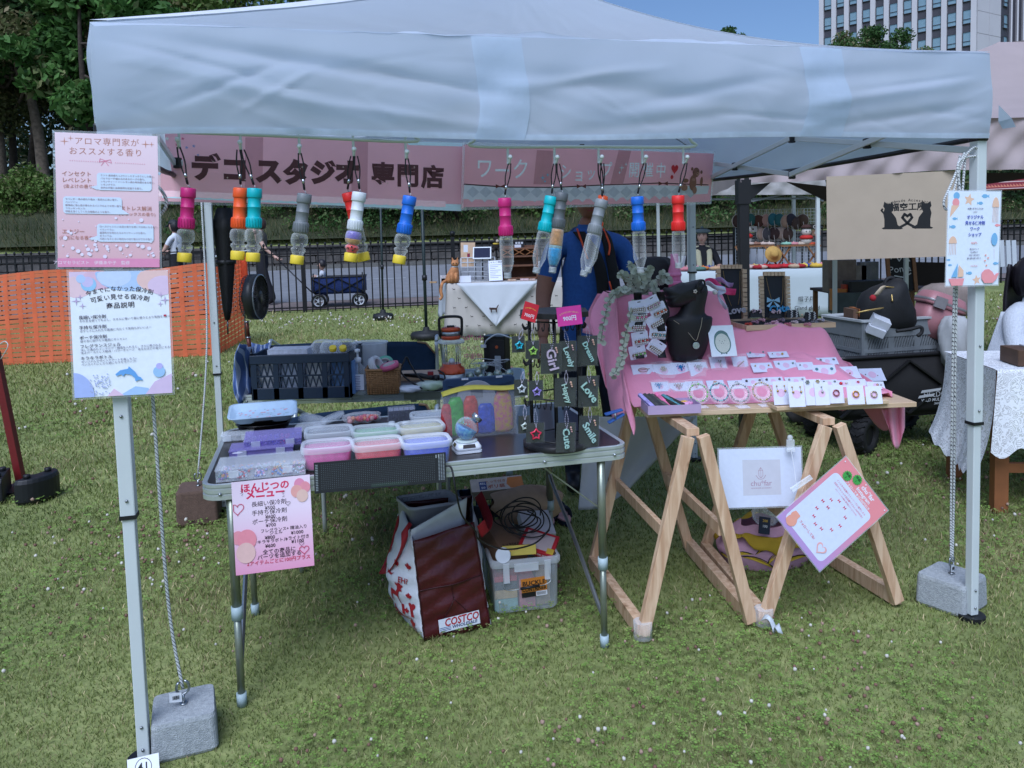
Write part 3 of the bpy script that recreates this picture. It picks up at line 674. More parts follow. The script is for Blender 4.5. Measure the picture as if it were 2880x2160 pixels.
# ------------------------------------------------------------------ concrete weights with eye bolts, ropes
conc=mat('concrete','8f9497',.92,var=.14,scale=90,bump=.55,bscale=260,col2='a9aeb0');zinc=mat('zinc','9da2a5',.3,metal=.95,var=.05)
brownc=mat('brown_concrete','5c4a40',.95,var=.15,scale=60,bump=.5,bscale=200)
def block(label,loc,rz,w,h,m_,tagm=True,hook=(0,0),name='concrete_weight'):
 o=thing(name,label,'weight',loc,rz);k=MB();b_=.012
 rings=[[(x,y,z)for x,y in rrect(s,s,.018,4)]for s,z in((w-.01,0),(w,.01),(w*.965,h-.012),(w*.93,h))]
 k.loft(rings,smooth=False);k.build('block',m_,o)
 k=MB();x,y=hook;k.tube([(x,y,h-.005),(x,y,h+.035)],.005,8);R=.019
 k.tube([(x+R*sin(t)*1.0,y,h+.035+R-R*cos(t)*1.15)for t in[i*.5-2.6+PI*.0 for i in range(12)]],.0042,7);k.lathe([(.012,h-.001),(.012,h+.006)],6,(x,y,0));k.build('eye_bolt',zinc,o)
 if tagm:
  k=MB();k.grid(lambda a,b:(x-.004-.035*a,y-.012-.006*a,h+.045-.03*b+.008*a),3,2,False);k.build('paper_tag',ink('dfe2e6'),o,solid=.0006)
  k=MB()
  for i in range(9):k.box((x-.012-.0022*i,y-.0165,h+.034),(.0011 if i%3 else.0016,.0005,.012))
  k.build('barcode',ink('2a2a2c'),o)
 return o
bl=atz(524,2132,0);BLK1=V3(bl.x-.037,bl.y+.088,0)
block('grey concrete weight with eye bolt and paper tag beside the front left gazebo leg',BLK1,.38,.19,.118,conc)
br=atz(2653,1741,0);BLK2=V3(br.x+.1,br.y+.125,0)
block('grey concrete weight tied beside the front right gazebo leg',BLK2,.62,.2,.125,conc,True)
BLK3=T(-.12,TD-.12);block('brown concrete block tied to the back left gazebo leg beside the table',BLK3,TA,.22,.19,brownc,False)
def rope_mat():
 M=mat('rope_braid','c6c8c8',.8,var=0);nt=M.node_tree;N=nt.nodes;L=nt.links
 tc=N.new('ShaderNodeTexCoord');w=N.new('ShaderNodeTexWave');w.wave_type='BANDS';w.bands_direction='DIAGONAL';w.inputs['Scale'].default_value=52;w.inputs['Distortion'].default_value=2.5
 cr_=N.new('ShaderNodeValToRGB');cr_.color_ramp.elements[0].position=.08;cr_.color_ramp.elements[0].color=(*hexc('2c3038'),1);cr_.color_ramp.elements[1].position=.2;cr_.color_ramp.elements[1].color=(*hexc('c9cccc'),1)
 L.new(tc.outputs['Object'],w.inputs[0]);L.new(w.outputs[0],cr_.inputs[0]);L.new(cr_.outputs[0],N['Principled BSDF'].inputs['Base Color']);return M
ropem=rope_mat()
def rope(label,pts,r=.005,name='rope'):
 k=MB();k.tube(spath(pts,6),r,7);return k.build(name,ropem,label=label,cat='rope')
e1=BLK1+V3(0,0,.168);rope('black flecked white rope running down to the front left concrete weight',[T(.06,.03,1.83),T(.075,.035,1.2),e1+V3(-.03,.0,.3),e1])
k=MB();pl=[T(.05,-.0,1.76),T(.13,-.0,1.72),T(.15,-.0,1.66),T(.09,-.0,1.6)];k.tube(spath(pl,6),.005,7);k.build('rope_loop',ropem,label='short rope loop sticking out beside the pink aroma sign',cat='rope')
e2=BLK2+V3(0,0,.175)
k=MB()
for o_ in(-.006,.006):k.tube(spath([T(2.93,.0,1.80)+Te*o_*2,T(2.915,.01,1.3)+Te*o_,e2+V3(o_,0,.35),e2+V3(o_*.5,0,0)],6),.0045,7)
k.tube(spath([T(2.93,-.01,1.81),T(2.87,-.015,1.70),T(2.835,-.015,1.63),T(2.85,-.015,1.60),T(2.875,-.015,1.66),T(2.92,-.012,1.78),T(2.97,-.015,1.83),T(2.985,-.012,1.80),T(2.93,-.01,1.79),T(2.89,-.02,1.76),T(2.90,-.02,1.64),T(2.855,-.02,1.52),T(2.885,-.02,1.47)],6),.0045,7)
k.build('rope',ropem,label='knotted double rope hanging down to the front right concrete weight',cat='rope')
rope('rope running down the back left gazebo leg to the brown block',[T(-.03,TD-.03,1.83),T(-.04,TD-.05,1.0),BLK3+V3(0,0,.24)])
# number tag on the foot of the front left leg
tp=T(.012,-.05,0)
nt_=Panel('number_tag','small white tag numbered 41 at the foot of the front left gazebo leg','tag',T(-.032,-.06,.052),T(.055,-.062,.062),T(.052,-.082,.004),T(-.034,-.08,.0),color='e4e6ea')
nt_.text('41',.5,.5,.034,'2b2d33',.01);nt_.line([(0.5+.26*cos(t),.5+.42*sin(t))for t in[i*.35 for i in range(18)]],.0018,'2b2d33',closed=True)
# ================================================================== printed signs on the gazebo
def bub(P,x0,y0,x1,y1,tip):
 pts=[P.P(*q)for q in((x0,y0),(x1,y1))];w,h=abs(pts[1][0]-pts[0][0]),abs(pts[1][1]-pts[0][1]);c=P.P((x0+x1)/2,(y0+y1)/2)
 P.shape([(c[0]+a,c[1]+b)for a,b in rrect(w,h,.008)],'cfdcf0',frac=False);P.shapes([[tip[0],tip[1],tip[2]]],'cfdcf0')
def grad(name,c1,c2,axis=1,lo=-.2,hi=.2):
 M=mat(name,c1,.4,var=0);nt=M.node_tree;N=nt.nodes;L=nt.links;tc=N.new('ShaderNodeTexCoord');sp=N.new('ShaderNodeSeparateXYZ');mr=N.new('ShaderNodeMapRange')
 mr.inputs[1].default_value=lo;mr.inputs[2].default_value=hi;mx=N.new('ShaderNodeMix');mx.data_type='RGBA';mx.inputs[6].default_value=(*hexc(c1),1);mx.inputs[7].default_value=(*hexc(c2),1)
 L.new(tc.outputs['Object'],sp.inputs[0]);L.new(sp.outputs[axis],mr.inputs[0]);L.new(mr.outputs[0],mx.inputs[0]);L.new(mx.outputs[2],N['Principled BSDF'].inputs['Base Color']);return M
VS=-.045
A=Panel('aroma_sign','pink laminated sign about recommended aroma scents on the front left leg','sign',atv(145,370,VS),atv(430,384,VS),atv(462,750,VS),atv(172,752,VS),color=grad('aroma_paper','d6abb3','ead6e2',1),lam=.006)
br_='b07a6c'
A.text('アロマ専門家が',.5,.062,.0225,br_,.002,spacing=1.12);A.text('おススメする香り',.49,.137,.0225,br_,.002,spacing=1.12)
for x,y,r in((.09,.065,.012),(.15,.04,.008),(.88,.065,.012),(.94,.065,.008)):A.shape([(p[0],p[1])for p in star(*A.P(x,y),r,r*.16,4)],'c08a7c',frac=False)
A.shapes([circ(*A.P(.14+.022*i,.205+.004*i/12),.0013,6)for i in list(range(15))+list(range(20,34))],'d79aae',frac=False)
A.line([(.47,.195),(.43,.185),(.42,.21),(.475,.2),(.53,.19),(.54,.215),(.475,.2),(.44,.235)],.0012,'d36f93');A.line([(.475,.2),(.51,.236)],.0012,'d36f93')
for t,x,y,z in(('インセクト',.2,.305,.020),('レベレント',.2,.352,.020),('(虫よけの香り)',.22,.397,.0155),('ストレス解消',.775,.555,.018),('(リラックスの香り)',.785,.598,.0145),('エナジー',.155,.735,.019),('(元気になる香り)',.19,.781,.0155)):A.text(t,x,y,z*.76,br_,.004)
RB=random.Random(5)
A.shapes([circ(*A.P(RB.random()*.9+.05,.62+.3*RB.random()**.8),RB.uniform(.001,.006),10)for i in range(70)],'e3dcee',frac=False)
bub(A,.395,.29,.935,.42,((.40,.385),(.40,.42),(.33,.398)));bub(A,.065,.472,.635,.60,((.62,.555),(.60,.60),(.71,.598)));bub(A,.385,.672,.945,.808,((.4,.76),(.4,.80),(.3,.787)))
for ls,x,y0 in((['ミント:清涼感たっぷりとしたすっきりとした香り。','パルマローザ:暖かみのあるローズの香り。','レモンティートリー:レモン調の爽快感のある香り。','レモングラス:','体内の代謝と血液循環を促進する香り。'],.43,.31),(['ラベンダー:体の疲れや痛み・肌荒れに良い香り。','ベンゾイン:','精神的に安心感が得られるバニラのような甘い香り。','フランキンセンス:','呼吸を深くしてくれる樹脂のような香り。'],.085,.492),(['ローズジャスミン:お花の香りを嗅いで元気になる香り。','イランイラン:','異国気分を味わえるエキゾティックな香り。','ゼラニウム:','元気になるときに気持ちの切り替えができる香り。'],.41,.694)):
 for i,t in enumerate(ls):A.text(t,x,y0+.023*i,.0062,'9a8a92',.006,'LEFT')
A.shape([(0,.935),(1,.935),(1,1),(0,1)],'d98fb4');A.text('アロマセラピスト　伊藤あや子　監修',.33,.968,.0115,'ead9e6',.004)
B=Panel('gel_sign','white laminated sign with blue dolphin explaining the cold packs on the front left leg','sign',atv(184,766,VS),atv(465,760,VS),atv(492,1104,VS),atv(220,1118,VS),color='e6ecf4',lam=.006)
for c,x,y,r in(('d8c3dc',.1,.06,.035),('e2c6cf',.06,.12,.03),('d9b8cf',.3,.06,.03),('a9c4ea',.55,.015,.05),('b4caec',.6,.05,.04),('c7d5ee',.45,.04,.03),('e3c1bd',.88,.07,.035),('d9c2dc',.95,.12,.028)):B.shape([(max(-B.w/2,min(B.w/2,p[0])),max(-B.h/2,min(B.h/2,p[1])))for p in circ(*B.P(x,y),r*1.5,18,r)],c,frac=False)
B.shape(circ(*B.P(.19,.1),.020),'9cc6ea',frac=False);B.shape(circ(*B.P(.18,.08),.015),'c9bfe6',frac=False);B.shape(circ(*B.P(.115,.055),.012),'b5c9ee',frac=False)
B.arc_text('今までになかった保冷剤',.5,.14,.0155,'3d3442',.28,.008);B.arc_text('可愛い見せる保冷剤',.5,.205,.0165,'3d3442',.3,.008);B.text('商品説明',.5,.275,.018,'3d3442',.008,spacing=1.1,rot=.03)
for x,y,r in((.06,.23,.014),(.1,.2,.009),(.12,.27,.01),(.92,.2,.01),(.96,.24,.014),(.91,.27,.009)):B.shape(star(*B.P(x,y),r,r*.18,4),'bba9cf',frac=False)
for i,(t,y,sub)in enumerate((('長細い保冷剤',.365,['そのまま使ってもよし、タオルに巻いて首に使うとより気持ちがいい']),('手持ち保冷剤',.445,['ポケットに入れたら最高に冷たくて気持ちがいいよー']),('ポーチ保冷剤',.525,['肩や手に掛けたら最高にオシャレ♪']),('フレグランスジェル',.595,['涼しさ満点のインテリア・精油を入れると、さらに癒される','虫よけ・ストレス解消・パワーチャージ　あなたはどの香りにする?']),('キラキラボトル',.69,['オリジナルデザインでアートを楽しもう♪','ペンライトにしたら更にキラキラアップ!']))):
 B.text(t,.075,y,.0118,'4a4358',.008,'LEFT',rot=.03)
 for j,q in enumerate(sub):B.text(q,.08,y+.027+.022*j,.0078,'77748c',.004,'LEFT',rot=.03)
B.shape(heart(*B.P(.955,.365),.004),'b02a46',frac=False)
B.shape([(0,.8)]+[(0+.2*sin(t),1-.2*cos(t))for t in[i*.157 for i in range(11)]]+[(0,1)],'a9b8ea')
B.shapes([circ(*B.P(.16+.2*RB.random(),.82+.17*RB.random()),.002,6)for _ in range(60)],'aab3da',frac=False)
B.shape([(.45,1),(.62,.93),(.75,.95),(.8,1)],'a9c6ee');B.shape([(.72,1),(.82,.9),(1,.84),(1,1)],'d3bedd');B.shape([(.33,1),(.4,.94),(.5,1)],'ddc0d8')
B.shape([(.42,.825),(.47,.795),(.55,.785),(.56,.765),(.585,.785),(.62,.81),(.65,.85),(.68,.86),(.7,.885),(.66,.88),(.62,.89),(.62,.865),(.58,.835),(.52,.825),(.5,.845),(.48,.828),(.43,.84)],'6fa3e0')
B.shape(circ(*B.P(.87,.82),.016),'9fc3ea',frac=False);B.shape(circ(*B.P(.875,.775),.009),'b9b4ec',frac=False)
# sea creature sign on the front right leg
C_=Panel('workshop_sign','white laminated workshop sign with sea creatures on the front right leg','sign',atv(2668,537,VS),atv(2815,539,VS),atv(2807,800,VS),atv(2661,804,VS),color='dfe8f6',lam=.005)
def fish(P,x,y,s,c,flip=1):
 a,b=P.P(x,y);P.shape([(a+flip*p[0]*s,b+p[1]*s)for p in((-1,0),(-.5,.4),(.2,.38),(.6,.12),(1.0,.4),(.9,0),(1.0,-.4),(.6,-.12),(.2,-.38),(-.5,-.4))],c,frac=False)
bl_,co_,pe_='7fb2dc','e79aa0','e3bfa6'
C_.shape(circ(*C_.P(.15,.05),.014),bl_,frac=False);C_.shape(circ(*C_.P(.14,.12),.0155),co_,frac=False);C_.shape([(.06,.15),(.21,.15),(.03,.28)],pe_)
C_.shape(star(*C_.P(.39,.09),.024,.011,5,80),pe_,frac=False);C_.shape(star(*C_.P(.58,.945),.020,.009,5,100),pe_,frac=False)
for x,y,s,c,f in((.7,.05,.018,bl_,1),(.6,.125,.014,bl_,-1),(.13,.29,.012,bl_,1),(.09,.375,.015,bl_,-1),(.95,.36,.013,co_,1),(.03,.725,.009,bl_,-1),(.06,.78,.009,bl_,1),(.43,.87,.014,bl_,-1),(.94,.77,.013,bl_,1)):fish(C_,x,y,s,c,f)
def jelly(P,x,y,w,h):
 a,b=P.P(x,y);P.shape([(a+w*cos(t),b+h*sin(t))for t in[i*PI/10 for i in range(11)]],pe_,frac=False)
 for i in range(5):P.line([(a+w*(-.7+.35*i),b),(a+w*(-.72+.36*i),b-h*1.0),(a+w*(-.9+.42*i),b-h*1.6)],.0016,'d9b6a4',frac=False)
jelly(C_,.1,.55,.018,.026);jelly(C_,.9,.165,.0155,.036)
for t,y,z,c,bo in(('★夏も冬も使える★',.185,.0095,'6c6480',.01),('2WEY',.22,.0085,'7a6a7c',0),('オリジナル',.275,.0175,'5460b4',.03),('見せる保冷剤',.338,.0175,'5460b4',.03),('ワーク',.4,.0175,'5460b4',.03),('ショップ',.462,.0175,'5460b4',.03),('500円~',.55,.012,'d98a84',.01),('夏は冷やして',.615,.0082,'6c6480',.01),('冬は暖めて',.648,.0082,'6c6480',.01),('可愛い保冷剤で',.68,.0082,'6c6480',.01),('暑い夏を乗り切ろう',.713,.0082,'6c6480',.01),('CHUFAR',.795,.0095,'d0949a',.005)):C_.text(t,.51,y,z*.85,c,bo)
C_.shape(circ(*C_.P(.89,.51),.014,18,.024),bl_,frac=False);C_.line([(.89,.61),(.895,.72)],.0008,'c9a2a8')
for x,y in((.73,.68),(.78,.71),(.72,.74),(.75,.79)):C_.shape(heart(*C_.P(x,y),.004),'e59a8a',frac=False)
C_.shape([(.03,.925),(.33,.925),(.3,1),(.09,1)],co_);C_.shape([(.08,.91),(.2,.76),(.19,.91)],bl_);C_.shape([(.21,.91),(.22,.78),(.31,.84),(.31,.905)],pe_)
C_.shape([(.66,.93),(.66,.87),(.72,.835),(.8,.83),(.87,.86),(.91,.9),(.94,.88),(1.,.87),(.95,.94),(.88,.98),(.72,.98)],co_)
# ------------------------------------------------------------------ pink banners strung under the canopy
D1=Panel('shop_banner','pink laminated banner with big brown shop lettering strung under the canopy','banner',aty(431,374,3.42),aty(1312,400,3.86),aty(1297,594,3.86),aty(456,556,3.42),color=mat('banner_pink','fbd3da',.35,var=.04,scale=4,transl=.55),lam=.012)
D1 .pshape([(455,545),(1298,575),(1297,594),(456,556)][::1],'c9e2ea')
D1 .pshapes([[(462+33*i-17+34*sin(t),540+1.25*i+8*cos(t)*0+13*sin(t*1)*0+14*(1-((t/1.57)**2))*.9)for t in[-.5,-.3,0,.3,.5]]+[(462+33*i,535+1.25*i),(462+33*i-34,535+1.25*i)]for i in range(25)],'fbd3da')
for(x0,x1)in((690,740),(990,1035)):D1 .pshape([(x0,386+(x0-690)*.03),(x1,386+(x0-690)*.03),(x1-2,560),(x0-2,560)],mat('banner_overlap','d8a5b0',.35,var=.03,transl=.3))
D1 .pshape([(1140,398),(1305,402),(1300,412),(1150,408)],'c9e2ea')
for x,y,r,c in((470,390,7,'d8dcd2'),(495,387,5,'d8dcd2'),(514,390,5,'d0708c'),(498,407,6,'d0708c'),(472,417,6,'dba3a8'),(525,415,5,'8f9cc8'),(545,411,5,'8f9cc8'),(557,436,4,'8f9cc8'),(447,488,7,'93b4cc')):D1 .shape([p for p in star(*D1 .P(*D1 .fp(x,y)),D1 .sz(x,y,r),D1 .sz(x,y,r*.45),5,80)],c,frac=False)
bw_='4a2226'
for ch,x,y,z in(('デ',577,476,74),('コ',660,482,72),('ス',756,486,72),('タ',833,490,72),('ジ',908,490,70),('オ',977,490,70),('専',1077,494,66),('門',1147,498,66),('店',1217,502,66)):D1 .ptext(ch,x,y,z,bw_,bold=.065 if x<1000 else.04)
D1 .pshapes([star(x+0,y,4,.8,4)for x,y in((600,455),(640,500),(690,505),(790,505),(850,470),(930,505),(965,470),(1090,515),(1200,512),(1165,470))],'d9c7b8')
D2=Panel('workshop_banner','pink laminated banner with white workshop lettering and a teddy bear under the canopy','banner',aty(1313,408,3.82),aty(2020,434,4.95),aty(1985,566,4.95),aty(1298,582,3.82),color=mat('banner_pink2','f8ced5',.35,var=.04,scale=4,transl=.55),lam=.014)
D2 .pshape([(1306,520),(1500,528),(1760,520),(1995,523),(1990,545),(1760,555),(1500,565),(1302,560)],mat('banner_quilt','ccd0d8',.4,var=.06,scale=20))
zz_=[]
for i in range(19):
 x=1310+36.5*i*(1-.006*i);y0=556 if i<10 else 556-(i-10)*1.2;zz_.append([(x,y0-3),(x+34,y0-3),(x+17,y0+13)])
D2 .pshapes(zz_,mat('banner_quilt','ccd0d8'))
D2 .pshapes([[(1312+36*i,540),(1330+36*i,524),(1348+36*i,540),(1330+36*i,556)]for i in range(18)],mat('banner_quilt_dark','b3b9c4',.4,var=.08,scale=30))
D2 .pline([(1305,518),(1420,526),(1560,527),(1700,520),(1850,515),(1992,520)],3.5,'3a2024')
for x,y in((1407,524),(1635,524),(1865,516)):D2 .pshapes([[(x,y),(x-13,y-6),(x-13,y+6)],[(x,y),(x+13,y-6),(x+13,y+6)]],'5e2a28')
for(a,b,c,d)in((1510,1556,1548,1500),(1740,1775,1752,1716)):D2 .pshape([(a,422),(b,424),(c,518),(d,518)],mat('banner_overlap2','cf9da6',.35,var=.03,transl=.3))
for t,x,y,z in(('ワ',1362,477,62),('ー',1412,484,60),('ク',1464,480,62),('シ',1590,487,48),('ョ',1628,494,44),('ッ',1662,490,42),('プ',1704,481,48),('開',1783,481,46),('催',1822,481,44),('中',1858,482,44)):D2 .ptext(t,x,y,z,'e2e8ee',bold=.008)
for x,y,r in((1526,500,10),(1540,492,6),(1532,510,5)):D2 .shape(star(*D2 .P(*D2 .fp(x,y)),D2 .sz(x,y,r),D2 .sz(x,y,2),4),'6fb4d0',frac=False)
for x,y,r in((1748,472,12),(1760,462,6),(1742,485,5)):D2 .shape(star(*D2 .P(*D2 .fp(x,y)),D2 .sz(x,y,r),D2 .sz(x,y,2),4),'c3d2da',frac=False)
D2 .shape(heart(*D2 .P(*D2 .fp(1897,475)),D2 .sz(1897,475,15)),'b5222e',frac=False);D2 .shape(circ(*D2 .P(*D2 .fp(1889,498)),D2 .sz(1889,498,6)),'b5222e',frac=False)
tb='7d5648'
for x,y,rx,ry,c in((1948,514,15,22,tb),(1957,485,15,14,tb),(1946,475,5,5,tb),(1972,484,5,5,tb),(1962,489,7,5,'a88272'),(1928,508,12,6,tb),(1972,510,6,13,tb),(1924,528,14,9,'8d6656'),(1953,535,9,10,'8d6656'),(1950,505,8,4,'9c7468')):D2 .shape(circ(*D2 .P(*D2 .fp(x,y)),D2 .sz(x,y,rx),16,D2 .sz(x,y,ry)),c,frac=False)
D2 .shapes([circ(*D2 .P(*D2 .fp(x,y)),D2 .sz(x,y,2),8)for x,y in((1950,484),(1962,481),(1960,488))],'2a1a18',frac=False)
# ------------------------------------------------------------------ hook rails and the hanging bottle lights
wht_coat=mat('white_coated_wire','c3cccc',.4,var=.02)
VR=.03
def rail(label,xs,ytop,yb,x0,x1,y0,y1,grp='white hook rails under the front edge'):
 p0=atv(x0,y0,VR);o=thing('hook_rail',label,'hook rail',p0,TA,group=grp);k=MB();p1=atv(x1,y1,VR)
 k.tube(spath([p0+V3(0,0,.035),p0+Te*-.012+V3(0,0,.02),p0,p0 .lerp(p1,.5),p1,p1+Te*.012+V3(0,0,.02),p1+V3(0,0,.035)],5),.0055,8);k.build('rail_bar',wht_coat,o,w=1)
 hk=[]
 for x,yb_ in zip(xs,yb):
  a=atv(x,yb_,VR);k=MB();k.tube(spath([V3(a.x,a.y,max(p0 .z,a.z+.05)),a+V3(0,0,.015),a,a-Tn*.016,a-Tn*.028+V3(0,0,.012)],5),.0042,8);k.ball(a-Tn*.03+V3(0,0,.018),.0078,8,6);k.build('hook',wht_coat,o,w=1);hk.append(a-Tn*.02)
 return hk
H1=rail('white hook rail with five hooks behind the left half of the canopy edge',[505,678,843,995,1142],372,[414,421,431,439,446],470,1152,368,398)
H2=rail('white hook rail with five hooks behind the right half of the canopy edge',[1429,1560,1684,1807,1922],412,[460,460,459,459,459],1345,1935,412,413)
clearb=glass('clear_bottle',(.9,.94,.97),.035,.03,edge=.45);ylw=mat('yellow_cap','d8bf2e',.5,var=.04)
def rib_prof(L):
 return[(.0195,0),(.0225,.002),(.0228,L*.262),(.0222,L*.27),(.0192,L*.276),(.0188,L*.282),(.0188,L*.52),(.0194,L*.525),(.0194,L*.535),(.0188,L*.54),(.0188,L*.755),(.0190,L*.76),(.0213,L*.768),(.0218,L*.775),(.0216,L*.985),(.020,L)]
LC={}
def light(label,hook,top,mid,bot,col,kind,hv,fill=None,gcol=None,sx=1.0):
 v=VR-.02+hv;a,m_,b=atv(*top,v),atv(*mid,v),atv(*bot,v);ax=(a-b).normalized();x=ax.cross(Tn).normalized();x=-x if x.dot(Te)<0 else x;y=ax.cross(x)
 o=thing('bottle_light',label,'bottle light',M=frame(b,x,y,ax),group='bottle lights hanging under the canopy');TL_=(a-b).length;ml=(m_-b).length;L=TL_-ml
 cm=mat('light_'+col,col,.42,var=.04,scale=40,bump=.15,bscale=500)
 k=MB();k.lathe([(r*sx,z)for r,z in rib_prof(L)],24,(0,0,ml));k.build('torch_body',cm,o)
 k=MB()
 for j in range(18):t=j*PI/9;k.beam((.0226*sx*cos(t),.0226*sx*sin(t),ml+.004),(.0229*sx*cos(t),.0229*sx*sin(t),ml+L*.24),.0022,.0022,up=(cos(t),sin(t),0))
 k.build('grip_ribs',cm,o,kind='stuff');k=MB();k.prism(circ(0,0,.012,14),ml+L,ml+L+.0012);k.build('button',black_pl,o)
 if kind=='bear':
  c=.027;h=ml-c;r_=.0255*sx
  pr=[(.0165,0),(.0165,.004),(.0205,.012),(.0225,h*.2),(.0215,h*.30),(.0150,h*.38),(.0225,h*.46),(r_,h*.6),(r_,h*.78),(.023,h*.92),(.017,h)]
  k=MB();k.lathe([(r,z+c)for r,z in pr],22);k.build('bottle',clearb,o)
  if fill:
   for i,(z0,z1,cc)in enumerate(fill):
    q=[(max(.004,np.interp(z,[p[1]/h for p in pr],[p[0]for p in pr])-.0012),z*h+c)for z in np.linspace(z0,z1,9)];k=MB();k.lathe(q,20);k.build('gel',mat('gel_'+cc,cc,.25,var=.2,scale=120,transl=.3),o)
   if len(fill)>2:
    k=MB()
    for t,z in((-1.2,.22),(-1.7,.28),(-2.2,.2),(-1.5,.12)):k.ball((.0222*cos(t),.0222*sin(t),c+h*z),.0028,6,4)
    k.build('face_dot',ink('1c1a1c'),o,kind='stuff')
  k=MB();k.lathe([(.0195,0),(.0205,.002),(.0207,c-.003),(.0185,c)],24);k.build('screw_cap',ylw,o)
 else:
  n=8;pr=[(.0085,0),(.0112,.003),(.0112,.022),(.0135,.026),(.0215,.05),(.0225,.058),(.0225,ml*.93),(.020,ml)]
  k=MB();k.lathe(pr,n*2);k.build('bottle',clearb,o)
  k=MB()
  for j in range(4):k.lathe([(.0108,.003+.0045*j),(.0128,.0045+.0045*j),(.0128,.0058+.0045*j),(.0108,.0072+.0045*j)],18,caps=False)
  k.build('screw_thread',mat('thread_grey','9aa0a4',.4,var=.1),o)
  if fill:
   for z0,z1,cc in fill:
    q=[(np.interp(z,[p[1]/ml for p in pr],[p[0]for p in pr])-.0012,z*ml)for z in np.linspace(z0,z1,10)];k=MB();k.lathe(q,16);k.build('gel',mat('gel_'+cc,cc,.25,var=.25,scale=120,transl=.3),o)
# wrist strap from the hook to the end of the torch
 e=a+ax*.002;k=MB();hh=hook+V3(0,0,-.002);mid_=e+(hh-e)*.28
 for sgn in(-1,1):k.tube(spath([hh+Te*.004*sgn,hh.lerp(mid_,.5)+Te*.0075*sgn,mid_+Te*.002*sgn],6),.0022,6)
 k.tube([mid_,e+(mid_-e)*.3],.0036,6);k.build('strap',mat('black_cord','101014',.8),o,w=1)
 k=MB();k.tube([mid_+(hh-mid_)*.1,mid_-(hh-mid_)*.06],.0044,8);k.build('strap_clip',mat('chrome','a9adb0',.2,metal=.9),o,w=1)
 k=MB();k.tube([e+(mid_-e)*.3,e+Te*.004,e+V3(0,0,-.003)],.0011,5);k.build('strap_wire',mat('chrome','a9adb0'),o,w=1);return o
light('magenta bottle light with clear bear bottle, leftmost of the hanging row',H1[0],(530,529),(525,644),(518,737),'b3206c','bear',0)
light('orange bottle light with clear bear bottle hanging beside the turquoise one',H1[1]-Te*.006,(677,529),(673,643),(668,731),'d8541c','bear',.006)
light('turquoise bottle light with clear bear bottle hanging beside the orange one',H1[1]+Te*.006,(716,530),(712,642),(711,736),'2fa7b0','bear',-.004)
light('grey bottle light with clear bear bottle hanging alone in the left half',H1[2],(857,545),(839,655),(834,743),'6f7478','bear',0)
light('red bottle light hanging half hidden behind the white one',H1[3]+Te*-.006,(977,542),(1013,640),(1024,734),'cc2420','bear',.05,sx=.85)
light('white bottle light with rainbow gel and red face hanging before the red one',H1[3]+Te*.006,(1011,541),(992,648),(985,736),'c8cdd2','bear',-.01,fill=[(.02,.36,'d83a3a'),(.38,.62,'c9a05c'),(.62,.96,'7d6fc0')])
light('blue bottle light with clear bear bottle at the right end of the left rail',H1[4],(1153,552),(1134,658),(1121,742),'2a64c4','bear',0)
light('magenta bottle light with clear glass bottle, leftmost on the right rail',H2[0],(1419,557),(1421,664),(1428,785),'b3206c','hex',0)
light('turquoise bottle light with clear glass bottle tilted beside the dark grey one',H2[1]-Te*.006,(1551,553),(1530,652),(1507,770),'2fa7b0','hex',.004)
light('dark grey bottle light with blue and orange gel in its bottle',H2[1]+Te*.006,(1580,542),(1564,642),(1553,769),'585d61','hex',-.006,fill=[(.18,.56,'2f93c8'),(.56,.62,'8fb0b4'),(.62,.98,'b98a50')])
light('orange bottle light almost hidden behind the grey one on the right rail',H2[2]-Te*.006,(1697,551),(1677,648),(1652,768),'d8541c','hex',.06,sx=.8)
light('grey bottle light with clear glass bottle hanging before the orange one',H2[2]+Te*.006,(1693,562),(1667,658),(1640,778),'7b8084','hex',-.012)
light('blue bottle light with clear glass bottle hanging right of the seller',H2[3],(1792,553),(1797,650),(1802,769),'2a64c4','hex',0)
light('red bottle light with clear glass bottle, rightmost of the hanging row',H2[4],(1907,550),(1906,650),(1909,756),'d02622','hex',0)
